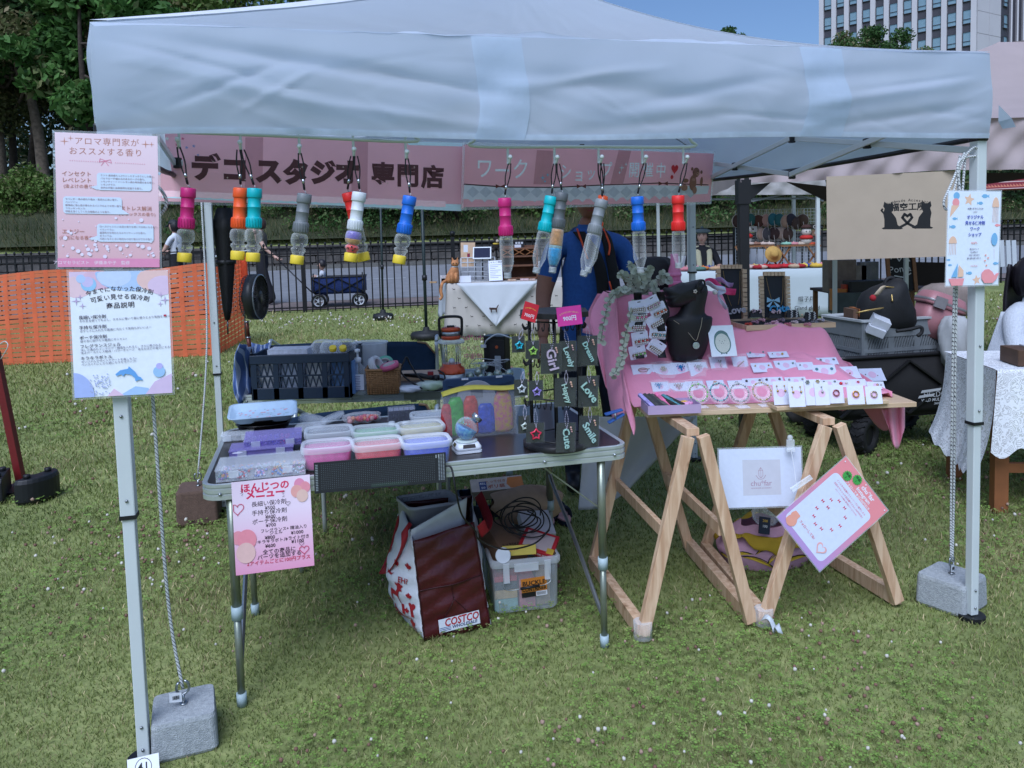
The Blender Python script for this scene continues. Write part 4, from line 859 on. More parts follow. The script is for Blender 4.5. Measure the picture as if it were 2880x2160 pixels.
# ================================================================== the two folding tables and what is on them
alu=mat('aluminium','c6cccd',.35,metal=.6,var=.05,scale=15);olive_alu=mat('olive_aluminium','8b9183',.35,metal=.7,var=.05);dark_top=mat('table_laminate','2b2526',.35,var=.1,scale=12,coat=.2)
cuff=mat('grey_cuff','9fb0b4',.5);steel=mat('steel','a7acae',.28,metal=.9,var=.05)
def fold_table(label,M,L,D,z,legs,splay=0.):
 """origin at the front left corner on the ground, x along the front"""
 o=thing('folding_table',label,'table',M=M);R=.06
 k=MB();k.prism([(L/2+x,D/2+y)for x,y in rrect(L-.03,D-.03,R)],z-.012,z);k.build('table_top',dark_top,o)
 k=MB();rings=[]
 for off,zz in((-.016,z-.052),(0,z-.05),(0,z-.036),(-.004,z-.034),(-.004,z-.030),(0,z-.028),(0,z-.016),(-.004,z-.014),(-.004,z-.010),(0,z-.008),(0,z+.001),(-.006,z+.003),(-.016,z+.001),(-.018,z-.012)):
  rings.append([(L/2+x,D/2+y,zz)for x,y in rrect(L+2*off,D+2*off,R+off)])
 k.loft(rings,caps=False,smooth=False);k.build('rim',alu,o)
 for x in legs:
  for y in(.025,D-.12):
   k=MB();k.tube([(x,y,.34),(x,y,z-.03)],.0155,14);k.build('leg',olive_alu,o)
   k=MB();k.tube([(x,y,.03),(x,y,.34)],.0125,12);k.build('lower_leg',olive_alu,o)
   k=MB();k.tube([(x,y,.30),(x,y,.345)],.0185,14);k.build('leg_cuff',cuff,o)
   k=MB();k.tube([(x,y,0),(x,y,.045)],.0165,14);k.build('foot_cap',cuff,o)
  k=MB();k.tube(spath([(x,.03,.12),(x,.06,.125),(x,D*.45,.30),(x,D-.16,.44),(x,D-.125,.5),(x,D-.12,.58)],5),.009,8);k.build('stretcher',steel,o)
  s_=1 if x<L/2 else-1
  k=MB();k.beam((x,.04,z-.24),(x+s_*.22,.06,z-.06),.004,.022,up=(0,1,0));k.build('brace',olive_alu,o)
 k=MB()
 for x in(.06,L*.4,L*.78,L-.06):k.ball((x,-.002,z-.03),.006,8,5)
 k.build('rivet',steel,o,kind='stuff');return o
ZT_A=.765
TA_M=frame(T(.17,.2),Te,Tn,V3(0,0,1))
tblA=fold_table('front folding table with dark top and silver rim holding the tubs and bead boxes',TA_M,1.49,.82,ZT_A,(.09,1.385))
TB_M=frame(V3(-1.44,4.05,0),V3(1,0,0),V3(0,1,0),V3(0,0,1))
tblB=fold_table('rear folding table carrying the navy crate, basket and lantern',TB_M,1.5,.62,ZT_A,(.1,1.4))
k=MB();k.box((.97,-.006,ZT_A-.025),(.2,.004,.035));k.box((.92,-.01,ZT_A-.03),(.03,.006,.05));k.build('latch',olive_alu,tblB)
def onA(x,y,dz=0.):p=atz(x,y,ZT_A+dz);p.z=ZT_A;return p
frost=glass('frosted_plastic',(.86,.9,.94),.16,.35,edge=.3);frost_lid=glass('frosted_lid',(.88,.92,.97),.3,.3,edge=.4);clearp=glass('clear_plastic',(.9,.93,.97),.09,.08,edge=.35);bagp=glass('clear_bag',(.92,.95,.98),.10,.12)
def rr3(w,d,r,z,n=3):return[(x,y,z)for x,y in rrect(w,d,r,n)]
def tub(label,x,y,col,w=.176,d=.135,h=.078,fillh=.88,colname=None):
 p=onA(x,y,.085)+Tn*.03;o=thing('tub',label,'tub',p,TA+random.uniform(-.05,.05),group='plastic tubs of slime on the front table')
 k=MB();k.loft([rr3(w*.80,d*.80,.025,.002),rr3(w*.85,d*.84,.028,.006),rr3(w*.95,d*.94,.03,h)],caps=False);k.build('tub_body',frost,o)
 if col:
  k=MB();k.loft([rr3(w*.79,d*.78,.024,.004),rr3(w*.84,d*.82,.027,.01),rr3(w*.92,d*.9,.03,h*fillh)]);k.build('slime',mat('slime_'+col,col,.3,var=.12,scale=50,transl=.2),o)
 k=MB();k.loft([rr3(w,d,.032,h-.016),rr3(w*1.02,d*1.02,.034,h-.010),rr3(w*1.02,d*1.02,.034,h+.001),rr3(w*.98,d*.98,.032,h+.006),rr3(w*.9,d*.88,.03,h+.005),rr3(w*.87,d*.84,.03,h-.001)],caps=False);ld=k.build('lid',frost_lid,o)
 k=MB();k.loft([rr3(w*.87,d*.84,.03,h-.001),rr3(w*.6,d*.5,.02,h+.001),rr3(w*.55,d*.45,.02,h+.003)]);k.build('lid_panel',glass('lid_panel',(.9,.93,.97),.10,.12,edge=.2),ld)
 return o
tub('open clear tub without slime behind the pink tub',925,1210,None);tub('light green slime tub in the back row',1058,1207,'5fae5a');tub('pale yellow slime tub in the back row',1185,1195,'c9bd6a')
tub('pink slime tub at the left of the front row',921,1250,'d24f9e');tub('red slime tub in the middle of the front row',1063,1243,'d2263c');tub('blue slime tub at the right of the front row',1200,1236,'2440cc')
tub('empty clear tub at the back edge beside the zip pouch',1212,1160,None,.16,.12,.07)
def lidobj(label,x,y,r,tilt):
 p=onA(x,y,.02);o=thing('food_cover',label,'cover',M=MT(p+V3(0,0,.02))@MR(tilt,4,'Y')@MR(.2,4,'X'),group='spare clear covers');k=MB();k.loft([rr3(r*2,r*1.4,.03,0),rr3(r*2.04,r*1.44,.032,.008),rr3(r*1.9,r*1.3,.03,.011),rr3(r*.8,r*.5,.012,.009)]);k.build('shell',clearp,o)
lidobj('spare clear cover leaning left behind the empty tub',880,1183,.06,.3);lidobj('spare clear cover leaning right behind the empty tub',935,1178,.055,-.35);lidobj('spare clear cover lying flat behind the bead boxes',868,1205,.055,.05)
# floral tray on dark pans
p=onA(742,1192,.03);o=thing('pan_stack','two dark oval pans stacked under the floral tray','pan',p,TA)
for i,z in enumerate((0,.022)):
 k=MB();k.lathe([(.085,z),(.11,z+.008),(.125,z+.034),(.131,z+.036),(.131,z+.039),(.12,z+.037),(.1,z+.012),(.02,z+.01)],32,sx=.86,sy=.62);k.build('pan',mat('dark_pan','1b191a',.25,metal=.4,coat=.4),o)
o=thing('serving_tray','pale blue floral serving tray with wavy handles on top of the dark pans','tray',p+V3(0,0,.06),TA+.02)
k=MB();w,d=.265,.18;o.matrix_basis=o.matrix_basis@MR(.16,4,'X')
def trayr(sx,sy,z,wob):
 return[(x*(1+wob*(1 if abs(x)>sx*.42 else 0)*cos(y/sy*7)),y,z)for x,y in rrect(sx,sy,.03,5)]
k.loft([trayr(w*.8,d*.74,.0,0),trayr(w*.84,d*.78,.004,0),trayr(w*.96,d*.95,.026,0),trayr(w*1.05,d*1.0,.03,.03),trayr(w*1.06,d*1.01,.033,.03),trayr(w*.95,d*.93,.03,0),trayr(w*.82,d*.76,.008,0)],caps=True)
k.build('tray_dish',mat('tray_blue','b6cbe0',.3,var=.05,coat=.3),o)
k=MB();rq=random.Random(3)
for i in range(26):
 x,y=rq.uniform(-.1,.1),rq.uniform(-.06,.06);r=rq.uniform(.003,.006);k.prism([(x+r*cos(t),y+r*sin(t))for t in[j*1.05 for j in range(6)]],.0085,.0089)
k.build('flower_print',mat('flower_pink','cf9aa6',.5,var=.3,scale=200),o,kind='stuff')
k=MB()
for i in range(26):x,y=rq.uniform(-.1,.1),rq.uniform(-.06,.06);k.prism([(x,y),(x+.007,y+.002),(x+.002,y+.005)],.0088,.0092)
k.build('leaf_print',mat('leaf_print','8fa79a',.5),o,kind='stuff')
# bead organisers
def beads(o,x0,x1,y0,y1,z,n,cols,r=.004,name='beads'):
 rq=random.Random(n);mats_=[mat('bead_'+c,c,.25,var=.05)for c in cols];k=MB()
 for i in range(n):k.m=rq.randrange(len(cols));k.ball((rq.uniform(x0,x1),rq.uniform(y0,y1),z+rq.random()*r),r*rq.uniform(.8,1.2),6,4)
 return k.build(name,mats_,o,kind='stuff')
def organiser(label,c,rz,w,d,h,nx,ny,m_,fill,tiltx=0.):
 o=thing('bead_box',label,'bead box',M=MT(c)@MR(rz,4,'Z')@MR(tiltx,4,'X'),group='divided bead boxes on the front table')
 k=MB();k.box((0,0,.0015),(w,d,.003));k.box((0,-d/2+.001,h/2),(w,.002,h));k.box((0,d/2-.001,h/2),(w,.002,h));k.box((-w/2+.001,0,h/2),(.002,d,h));k.box((w/2-.001,0,h/2),(.002,d,h));k.build('box_shell',m_,o)
 k=MB()
 for i in range(1,nx):k.box((-w/2+w*i/nx,0,h*.45),(.0015,d-.005,h*.85))
 for j in range(1,ny):k.box((0,-d/2+d*j/ny,h*.45),(w-.005,.0015,h*.85))
 k.build('divider',m_,o,kind='stuff');k=MB();k.box((0,0,h+.0015),(w+.004,d+.004,.003));k.build('lid',m_,o)
 for x in(-w*.3,w*.3):k=MB();k.box((x,-d/2-.004,h*.65),(.032,.005,.022),.002);k.build('latch',frost_lid,o)
 for i in range(nx):
  for j in range(ny):
   cs=fill(i,j)
   if cs:beads(o,-w/2+w*i/nx+.005,-w/2+w*(i+1)/nx-.005,-d/2+d*j/ny+.005,-d/2+d*(j+1)/ny-.005,.006,22,cs,.0042)
 return o
mixc=[['c98a4a','5a8a8a','7a5aa0'],['9fc3d8','d8d8e0','c04a60'],['d8a0c0','e0e0e8','8a9ad8'],['6a8ac8','c86a50'],['b8c8d8','d0a8c8'],['5aa0c0','c0c8d0','e0b070']]
c1=atz(738,1312,ZT_A+.02);c1 .z=ZT_A+.002
organiser('large clear bead box with mixed colours at the front left corner of the table',c1,TA,.285,.165,.038,5,2,clearp,lambda i,j:mixc[(i+2*j)%6])
lav=glass('lavender_plastic','b9aee6',.18,.2,edge=.35,tint=.3)
c2=atz(738,1262,ZT_A+.012);c2 .z=ZT_A+.002;organiser('flat lavender bead box between the clear bead boxes',c2,TA,.225,.125,.022,5,2,lav,lambda i,j:None)
c3=atz(668,1226,ZT_A+.012);c3 .z=ZT_A+.002;organiser('small clear bead box sticking out behind the lavender one',c3,TA,.12,.08,.02,2,1,clearp,lambda i,j:None)
c4=atz(770,1238,ZT_A+.03);c4 .z=ZT_A+.026
organiser('lavender bead box filled with pearly beads resting on the flat lavender box',c4,TA,.205,.115,.024,5,1,lav,lambda i,j:[['9fb8a8','c8d0d8'],['8a5ac8','c8b8e0'],['5a5ac0','a8b0e8'],['d04a80','e08aa0'],['4a5aa8','8090d0']][i],.12)
for px_,py_ in((697,1240),(668,1274)):
 q=atz(px_,py_,ZT_A+.03);k=MB();k.prism(circ(0,0,.018,18,.008),0,.0008);oo=k.build('price_sticker',ink('e3e1ee'),label='white oval sticker on the %s bead box'%('lavender upper' if py_<1250 else 'flat lavender'),cat='sticker');oo.location=q;oo.rotation_euler=(0,0,TA)
# bags of parts at the back of the front table
def soft_bag(name,label,cat,c,w,d,h,m_,rz=TA,fill=None,grp=None,n=40):
 o=thing(name,label,cat,c,rz,group=grp);k=MB();rq=random.Random(int(c.x*1000)%997)
 def f(a,b):
  t=2*PI*a;q=sin(PI*b)**.5;wob=1+.12*sin(5*t+9*b)+.08*sin(11*t)
  return(w/2*cos(t)*q*wob,d/2*sin(t)*q*wob,h*(1-cos(PI*b))/2)
 k.grid(f,24,10);k.build('film',m_,o)
 if fill:beads(o,-w*.36,w*.36,-d*.3,d*.3,h*.25,n,fill,.011)
 return o
soft_bag('bead_bag','crinkled clear bag of red and orange beads behind the green tub','bag',onA(1020,1188),.16,.08,.045,bagp,fill=['d84a3a','e08a5a','c83a60','d8a0a0'],n=34)
q=onA(1128,1183);o=thing('sample_box','clear box with grey square samples behind the yellow tub','box',M=MT(q)@MR(TA,4,'Z')@MR(.5,4,'X'))
k=MB();k.box((0,0,.035),(.115,.03,.07));k.build('case',clearp,o)
for i in range(5):
 for j in range(3):k=MB();k.box((-.044+.022*i,0,.015+.021*j),(.019,.02,.018));k.build('sample',mat('sample_grey','6d7088',.4,var=.1),o)
for i,x in enumerate((1102,1140)):
 q=onA(x,1200);k=MB();k.lathe([(.012,0),(.013,.002),(.013,.02),(.011,.022)],16);oo=k.build('paste_jar',mat('cap_white','cfd3d8',.5),label='small white jar %s the grey sample box'%('left below' if i==0 else 'right below'),cat='jar');oo.location=q
# clear zip pouch with coloured gel bags
q0,q1=onA(1248,1238,0),onA(1468,1236,0);o=thing('zip_pouch','clear zip pouch with yellow zipper holding coloured gel bags','pouch',q0,TA+.02);w=(q1-q0).length
k=MB();k.grid(lambda a,b:(w*a+.012*sin(6*b+3*a),.03*sin(PI*a)*(1-b)-.02+.02*b+.006*sin(9*a),.175*b+.006*sin(7*a)*b),24,12);k.grid(lambda a,b:(w*a,.05+.03*sin(PI*a)*(1-b)-.055*b*.6,.175*b),24,12);k.build('pouch_film',bagp,o)
k=MB();k.grid(lambda a,b:(w*a,-.004+.03*b,.172+.012*b+.012*sin(5*a)+.02*a),20,3);k.build('zipper',mat('yellow_vinyl','c9c04a',.4,transl=.3),o,solid=.003)
for i,(x,h,ww,cc)in enumerate(((.022,.13,.06,'b8323a'),(.055,.155,.075,'4fae3e'),(.115,.155,.07,'c8423a'),(.175,.12,.085,'2a49c8'),(.245,.165,.085,'c8b438'))):
 if x>w-.02:x=w-.05
 k=MB();k.loft([[(x+ww/2*s_*cos(t),.02+.012*s_*sin(t),z*h+.006)for t in[j*.524 for j in range(12)]]for z,s_ in((0,.6),(.08,1),(.5,.95),(.85,.8),(1,.5))]);k.build('gel_bag',mat('gelbag_'+cc,cc,.3,var=.3,scale=60,transl=.3,col2='c85a9a' if cc=='c8b438' else None),o)
# globe bottle on a white solar turntable
q=onA(1313,1268,.0);o=thing('solar_turntable','white square solar display turntable on the front table','turntable',q,TA+.05)
k=MB();k.box((0,0,.006),(.098,.09,.008),.012);k.loft([rr3(.096,.088,.014,.01),rr3(.096,.088,.014,.022),rr3(.078,.07,.012,.036)]);k.build('turntable_base',mat('white_plastic','d3d8e0',.35,var=.02),o)
for x,y in((-.036,-.032),(.036,-.032),(-.036,.032),(.036,.032)):k=MB();k.lathe([(.009,0),(.009,.008)],12,(x,y,-.002));k.build('foot',mat('white_plastic','d3d8e0'),o)
k=MB();k.add([(-.024,-.0445,.021),(.024,-.0445,.021),(.022,-.0385,.0335),(-.022,-.0385,.0335)],[(0,1,2,3)]);k.add([(-.048,-.018,.0225),(-.048,.018,.0225),(-.0415,.016,.0335),(-.0415,-.016,.0335)],[(3,2,1,0)]);k.build('solar_cell',mat('solar_brown','3b3530',.15,var=.2,scale=200,coat=.5),o)
k=MB();k.lathe([(.034,.037),(.04,.039),(.04,.042),(.03,.043)],26);k.build('plate',glass('plate_clear',(.8,.9,.85),.35,.1),o)
g=thing('globe_bottle','round clear bottle of blue glitter gel lying on the solar turntable','bottle',q+V3(0,0,.043),TA);R=.041
k=MB();k.ball((0,0,R),R,24,16,sz=1.05);k.build('globe',clearb,g)
k=MB();k.ball((0,0,R),R*.95,20,12,sz=1.05);k.v=[(x,y,min(z,R+.004-x*.55))for x,y,z in k.v];k.build('gel',mat('globe_gel','3f74c8',.2,var=.4,scale=90,transl=.4,col2='86c7d8'),g)
k=MB();k.M=MT((.035,-.005,R+.033))@MR(.85,4,'Y');k.lathe([(.012,-.012),(.013,-.004),(.021,0),(.0215,.014),(.019,.016)],20);k.build('screw_cap',mat('chrome','a9adb0'),g)
k=MB()
for i in range(30):
 a,b,r=random.random()*6.28,random.random()*3.1,R*.9;k.ball((r*sin(b)*cos(a),r*sin(b)*sin(a),R+r*cos(b)),random.uniform(.0015,.003),5,3)
k.build('glitter',mat('glitter','7fd0c8',.15,metal=.5,var=.5,scale=300),g,kind='stuff')
# black LED matrix panel standing at the table's front edge
E_=Panel('matrix_panel','black dotted LED matrix panel leaning on the front edge of the table','panel',atv(880,1303,.185),atv(1253,1272,.185),atv(1256,1356,.178),atv(887,1388,.178),th=.006,color=mat('matrix_black','1f2125',.45,var=.1))
E_.shapes([circ(*E_.P(.055+.85*i/55,.09+.78*j/13),.0009,5)for i in range(56)for j in range(14)],'7c838a',frac=False)
E_.shapes([[(x,y),(x+w_,y),(x+w_,y+h_),(x,y+h_)]for x,y,w_,h_ in[(.01,.07+.055*i,.018,.022)for i in range(16)]+[(.94+.018*(i%3),.04+.047*(i//3),.011,.022)for i in range(57)]],'8d959a')
E_.shape([(.42,.84),(.7,.84),(.7,.95),(.42,.95)],'2d3a34')
for f_ in((.92,.05),(.94,.05)):E_.shape([f_,(f_[0]+.008,f_[1]),(f_[0]+.008,.16),(f_[0],.16)],'9aa0a4')
wp_=[atv(1254,1310,.18),atv(1270,1318,.17),atv(1282,1380,.15),atv(1300,1450,.2),atv(1335,1490,.27),atv(1350,1520,.3),atz(1420,1545,.30),atz(1500,1530,.34),atz(1545,1490,.36)]
k=MB();k.tube(spath(wp_,7),.0034,7);k.build('power_cable',mat('black_cable','0f0f12',.5),label='black cable running from the matrix panel down over the red bag',cat='cable')
# menu sheet taped to the table edge
F_=Panel('menu_sign','pink menu sheet with balloons and prices hanging from the table edge','sign',atv(646,1354,.185),atv(872,1338,.185),atv(883,1587,.16),atv(668,1622,.16),color=grad('menu_paper','d893b4','e6d3e4',1,-.16,.05),lam=.0)
for t,x,y,z,c,bo in(('ほんじつの',.42,.085,.031,'c92f5c',.035),('メニュー',.42,.16,.031,'c92f5c',.045)):F_.text(t,x,y,z,c,bo,rot=.0)
for t,x,y,z in(('長細い保冷剤',.46,.265,.0195),('¥500',.47,.315,.0165),('手持ち保冷剤',.46,.36,.0195),('¥600',.47,.41,.0165),('ポーチ保冷剤',.46,.455,.0195),('¥700',.47,.505,.0165),('フレグランス',.5,.56,.0145),('+ 精油入り',.8,.56,.0145),('ジェル',.53,.59,.0145),('¥800',.45,.635,.0165),('¥1000',.8,.615,.0165),('キラキラボトル',.48,.675,.0145),('+ライト付き',.8,.67,.0145),('¥600',.45,.725,.0165),('¥1100',.8,.71,.0165),('全ての商品に',.56,.79,.0185),('パーツを追加する',.56,.84,.0185)):F_.text(t,x,y,z*.95,'33202e',.014 if '¥' in t else.006)
F_.text('2アイテムごとに100円プラス',.55,.895,.0155,'c0304e',.008)
for a,b,r,c in((.86,.09,.017,'d78aa8'),(.93,.13,.017,'d98f9c'),(.82,.165,.0185,'dba09a'),(.89,.22,.0185,'d9b8ac')):F_.shape(circ(*F_.P(a,b),r,20,r*1.12),c,frac=False)
for a,b,r,c in((.05,.6,.020,'d98f9c'),(.16,.63,.030,'da8a98'),(.14,.77,.030,'d8b3ae')):F_.shape([(max(-F_.w/2,p_[0]),p_[1])for p_ in circ(*F_.P(a,b),r,20,r*1.12)],c,frac=False)
for a,b,s_,c in((.06,.29,.02,'c0305e'),(.88,.81,.015,'c0305e')):F_.line([(max(-F_.w/2+.003,x),y)for x,y in heart(*F_.P(a,b),s_)],.002,c,frac=False,closed=True)
for a,b in((.7,.285),(.85,.74)):F_.line(heart(*F_.P(a,b),.0075),.001,'33202e',frac=False,closed=True)
for i in range(4):F_.line([(.10+.015*abs(i-1.5),.075+.025*i),(.135,.09+.015*i)],.0012,'33202e');F_.line([(.63+.01*i,.165+.012*i),(.67-.012*i,.15+.02*i)],.0012,'33202e')
# ------------------------------------------------------------------ things on the rear table
def onB(x,y,dz=0.):p=atz(x,y,ZT_A+dz);p.z=ZT_A;return p
navy=mat('navy_plastic','16253a',.45,var=.06);q0,q1=onB(712,1126),onB(988,1114)
o=thing('crate','navy folding crate with lattice sides on the rear table','crate',q0,0.);W_=(q1-q0).length;D_,H_=.34,.225
for y_,nm in((0,'front'),(D_,'back')):
 k=MB();k.box((W_/2,y_,.03),(W_,.012,.06));k.box((W_/2,y_,H_-.0225),(W_+.012,.018,.045));k.build('side_band',navy,o,bevel=.003)
 k=MB();n_=4;pw=W_/n_
 for i in range(n_+1):k.box((min(W_-.012,max(.012,pw*i)),y_,H_/2),(.026,.012,H_))
 k.box((W_/2,y_,.118),(W_,.01,.008))
 for i in range(n_):
  for r_ in range(2):
   z0,z1=(.06,.116)if r_==0 else(.12,H_-.045)
   for j in range(3):
    x0=pw*i+.016+(pw-.03)*j/3;x1=x0+(pw-.03)/3
    k.beam((x0,y_,z0),((x0+x1)/2,y_,z1),.006,.006,up=(0,1,0));k.beam(((x0+x1)/2,y_,z1),(x1,y_,z0),.006,.006,up=(0,1,0))
 k.build('lattice',navy,o)
for x_ in(0,W_):k=MB();k.box((x_,D_/2,.035),(.012,D_,.07));k.box((x_,D_/2,H_-.03),(.014,D_,.06));k.box((x_,.03,H_/2),(.012,.06,H_));k.box((x_,D_-.03,H_/2),(.012,.06,H_));k.build('side_wall',navy,o)
k=MB();k.box((W_/2,D_/2,.006),(W_-.01,D_-.01,.01));k.build('floor',navy,o)
for i in range(4):
 k=MB();cc=['c7cbd6','b9c3da','c9ccd2','6f8fc0'][i];k.box((.07+.125*i,.085,.095),(.115,.10,.165));k.build('carton',mat('carton_'+cc,cc,.6,var=.08),label='pale carton inside the navy crate, %s from its left side'%['first','second','third','fourth'][i],cat='carton',group='cartons in the navy crate').matrix_basis=pmat(o)
for i,(x,y,r)in enumerate(((.33,.13,.05),(.38,.09,.045),(.44,.12,.05))):
 soft_bag('plastic_bag',['crumpled clear bag at the left of the crate top','crumpled clear bag in the middle of the crate top','crumpled clear bag at the right of the crate top'][i],'bag',q0+V3(x,y,H_-.03),r*2.4,r*2,.085,bagp,0.,grp='clear bags in the crate')
for i,x in enumerate((.405,.455)):
 k=MB();k.lathe([(.017,0),(.018,.003),(.018,.02),(.016,.022)],18);oo=k.build('yellow_cap',ylw,label='yellow screw cap lying %s on the crate'%('left' if i==0 else 'right'),cat='cap');oo.matrix_basis=MT(q0+V3(x,.02,H_+.012))@MR(.5,4,'X')
k=MB();k.box((.17,.1,H_-.005),(.2,.12,.05));oo=k.build('paper_stack',mat('paper_stack','aeb3c2',.6,var=.15,scale=60),label='stack of grey and white paper lying in the crate',cat='paper');oo.location=q0
k=MB()
for i in range(5):k.beam((.08,.03+.012*i,H_+.0+.006*i),(.27,.05+.014*i,H_-.0),.012,.003)
oo=k.build('clear_straws',clearp,label='bundle of clear plastic sleeves sticking out of the crate',cat='sleeves');oo.location=q0
# fan with copper pole
fp=atz(702,1085,ZT_A);fp=V3(fp.x,4.12,ZT_A);o=thing('clip_fan','black round electric fan on a copper pole beside the crate','fan',fp)
pc=aty(703,995,4.12);pt_=aty(694,902,4.12);copper=mat('copper_brown','5a2f24',.35,metal=.4)
k=MB();k.tube([pc+V3(0,0,-.12),pc],.014,12);k.build('clamp_post',black_pl,o,w=1)
k=MB();k.tube([pc,pc.lerp(pt_,.5)],.0115,12);k.tube([pc.lerp(pt_,.5),pt_],.0095,12);k.build('pole',copper,o,w=1)
k=MB()
for f_ in(.02,.5,.97):c_=pc.lerp(pt_,f_);k.tube([c_-V3(0,0,.003),c_+V3(0,0,.003)],.013,12)
k.build('pole_ring',steel,o,w=1)
hc=aty(716,835,4.1);ax=V3(.999,-.05,.0).normalized();sx_=V3(0,0,1);sy_=ax.cross(sx_);FM=frame(hc,sx_,sy_,ax);R=.118
def fpart(nm,mb,m_):mb.v=[tuple(FM@Vector(p))for p in mb.v];return mb.build(nm,m_,o,w=1)
k=MB();k.lathe([(R*.96,-.02),(R,-.018),(R,.03),(R*.94,.034),(R*.94,.028),(R*.95,-.016)],40,caps=False);fpart('housing',k,mat('fan_black','1b1d20',.4))
k=MB();k.lathe([(R*.985,.031),(R*1.0,.034),(R*.95,.036)],40,caps=False);fpart('trim_ring',k,mat('trim_grey','8a9096',.3,metal=.5))
k=MB()
for i in range(44):t=i*2*PI/44;k.beam((R*.25*cos(t),R*.25*sin(t),.03),(R*.95*cos(t+.15),R*.95*sin(t+.15),.03),.0016,.003)
k.lathe([(.005,.034),(R*.26,.033),(R*.27,.028)],24);fpart('grille',k,mat('fan_black','1b1d20'))
k=MB()
for i in range(7):
 t=i*.8976;k.add([(R*.2*cos(t),R*.2*sin(t),.01),(R*.85*cos(t-.25),R*.85*sin(t-.25),-.004),(R*.88*cos(t+.3),R*.88*sin(t+.3),.014),(R*.2*cos(t+.5),R*.2*sin(t+.5),.018)],[(0,1,2,3)])
fpart('fan_blade',k,mat('fan_blade','0c0d0f',.4))
k=MB()
for i in range(30):t=i*2*PI/30;k.tube([(R*.97*cos(t),R*.97*sin(t),-.018),(R*.93*cos(t),R*.93*sin(t),-.042),(R*.6*cos(t),R*.6*sin(t),-.052),(R*.2*cos(t),R*.2*sin(t),-.055)],.0016,4)
k.lathe([(R*.95,-.033),(R*.955,-.035),(R*.95,-.037)],30,caps=False);k.lathe([(R*.3,-.058),(R*.3,-.04)],16);fpart('rear_cage',k,mat('fan_black','1b1d20'))
# striped cloth hanging at the left end
def stripes(name,c1,c2,sc):
 M=mat(name,c1,.9,var=0);nt=M.node_tree;N=nt.nodes;L=nt.links;tc=N.new('ShaderNodeTexCoord');w=N.new('ShaderNodeTexWave');w.bands_direction='X';w.inputs['Scale'].default_value=sc;w.inputs['Distortion'].default_value=.2
 cr_=N.new('ShaderNodeValToRGB');cr_.color_ramp.interpolation='CONSTANT';e=cr_.color_ramp.elements;e[0].color=(*hexc(c1),1);e[1].color=(*hexc(c2),1);e[1].position=.72
 L.new(tc.outputs['UV' if False else 'Object'],w.inputs[0]);L.new(w.outputs[0],cr_.inputs[0]);L.new(cr_.outputs[0],N['Principled BSDF'].inputs['Base Color']);return M
k=MB()
def cl(a,b):
 p=aty(650+70*a+25*(b-.5)**2*4*(1-a),1140-45*a-(175-60*a)*b,4.0+.16*a);return p+V3(0,.02*sin(14*a+3*b)-.012*sin(9*b),0)
k.grid(cl,26,20);k.grid(lambda a,b:aty(705+55*a,1005-45*b+10*sin(3*a),4.16+.04*b)+V3(0,.012*sin(10*a+4*b),0),12,8)
k.build('striped_cloth',stripes('blue_stripe','52689c','a5b2cc',13),label='blue and white striped cloth hanging over the left end of the rear table',cat='cloth',solid=.002)
# pump bottle, jug, basket
q=onB(1010,1108);o=thing('pump_bottle','clear pump bottle with white label beside the navy crate','bottle',q,.1)
k=MB();k.loft([rr3(.075,.05,.018,0),rr3(.08,.054,.02,.01),rr3(.08,.054,.02,.115),rr3(.06,.045,.018,.14),rr3(.03,.03,.012,.155),rr3(.03,.03,.012,.165)]);k.build('bottle_body',frost,o)
k=MB();k.box((0,-.0285,.065),(.058,.002,.08));k.build('label',ink('c7cad6'),o);k=MB()
for i in range(9):k.box((-.006+.001*(i%3),-.0298,.095-.0085*i),(.036-.006*(i%3),.0006,.003))
k.build('label_print',ink('5d6488'),o,kind='stuff')
k=MB();k.lathe([(.018,.163),(.018,.185),(.012,.188),(.006,.19),(.006,.215),(.014,.217),(.014,.229),(.004,.232)],16);k.box((0,-.022,.224),(.012,.04,.009));k.build('pump',mat('white_plastic','d3d8e0'),o)
q=onB(1045,1085,0);q.y=4.32;q.x=aty(1045,1050,4.32).x;o=thing('measuring_jug','tall clear plastic measuring jug behind the pump bottle','jug',q)
k=MB();k.lathe([(.072,0),(.078,.004),(.09,.215),(.097,.222),(.097,.225),(.088,.22),(.076,.008),(.01,.005)],28,caps=False);k.build('jug_body',glass('jug_plastic',(.84,.88,.92),.3,.3),o)
k=MB();k.tube(spath([(-.088,0,.2),(-.125,0,.195),(-.135,0,.15),(-.12,0,.06),(-.08,0,.04)],5),.008,8);k.build('handle',frost,o)
q=onB(1078,1110);o=thing('wicker_basket','small square wicker basket of tape rolls on the rear table','basket',q,.08);wk=mat('wicker','8a6742',.8,var=.25,scale=60);w,h=.165,.125
k=MB();k.box((0,.08,.004),(w*.9,.14,.008));k.build('basket_base',wk,o)
for r in range(13):
 z=.006+h*r/13;s_=.92+.08*r/12;k=MB();pts=[]
 for side in range(4):
  for j in range(7):
   a_=-.5+j/7;x,y=(a_,-.5)if side==0 else(.5,a_)if side==1 else(-a_,.5)if side==2 else(-.5,-a_);off=.012*(1 if(j+r+side)%2 else-1);rr=1+off;pts.append((x*w*s_*rr,.08+y*.15*s_*rr,z))
 k.tube(pts,.0056,5,closed=True);k.build('weave',wk,o)
k=MB()
for i in range(11):x=-w*.46+w*.92*i/10;k.tube([(x*.92,.005,0),(x,.0035,h)],.003,5);k.tube([(x*.92,.152,0),(x,.155,h)],.003,5)
k.tube([(x,y,h)for x,y in[(a,.08+b)for a,b in rrect(w*1.02,.155,.02)]],.0075,6,closed=True);k.build('stake',wk,o,kind='stuff')
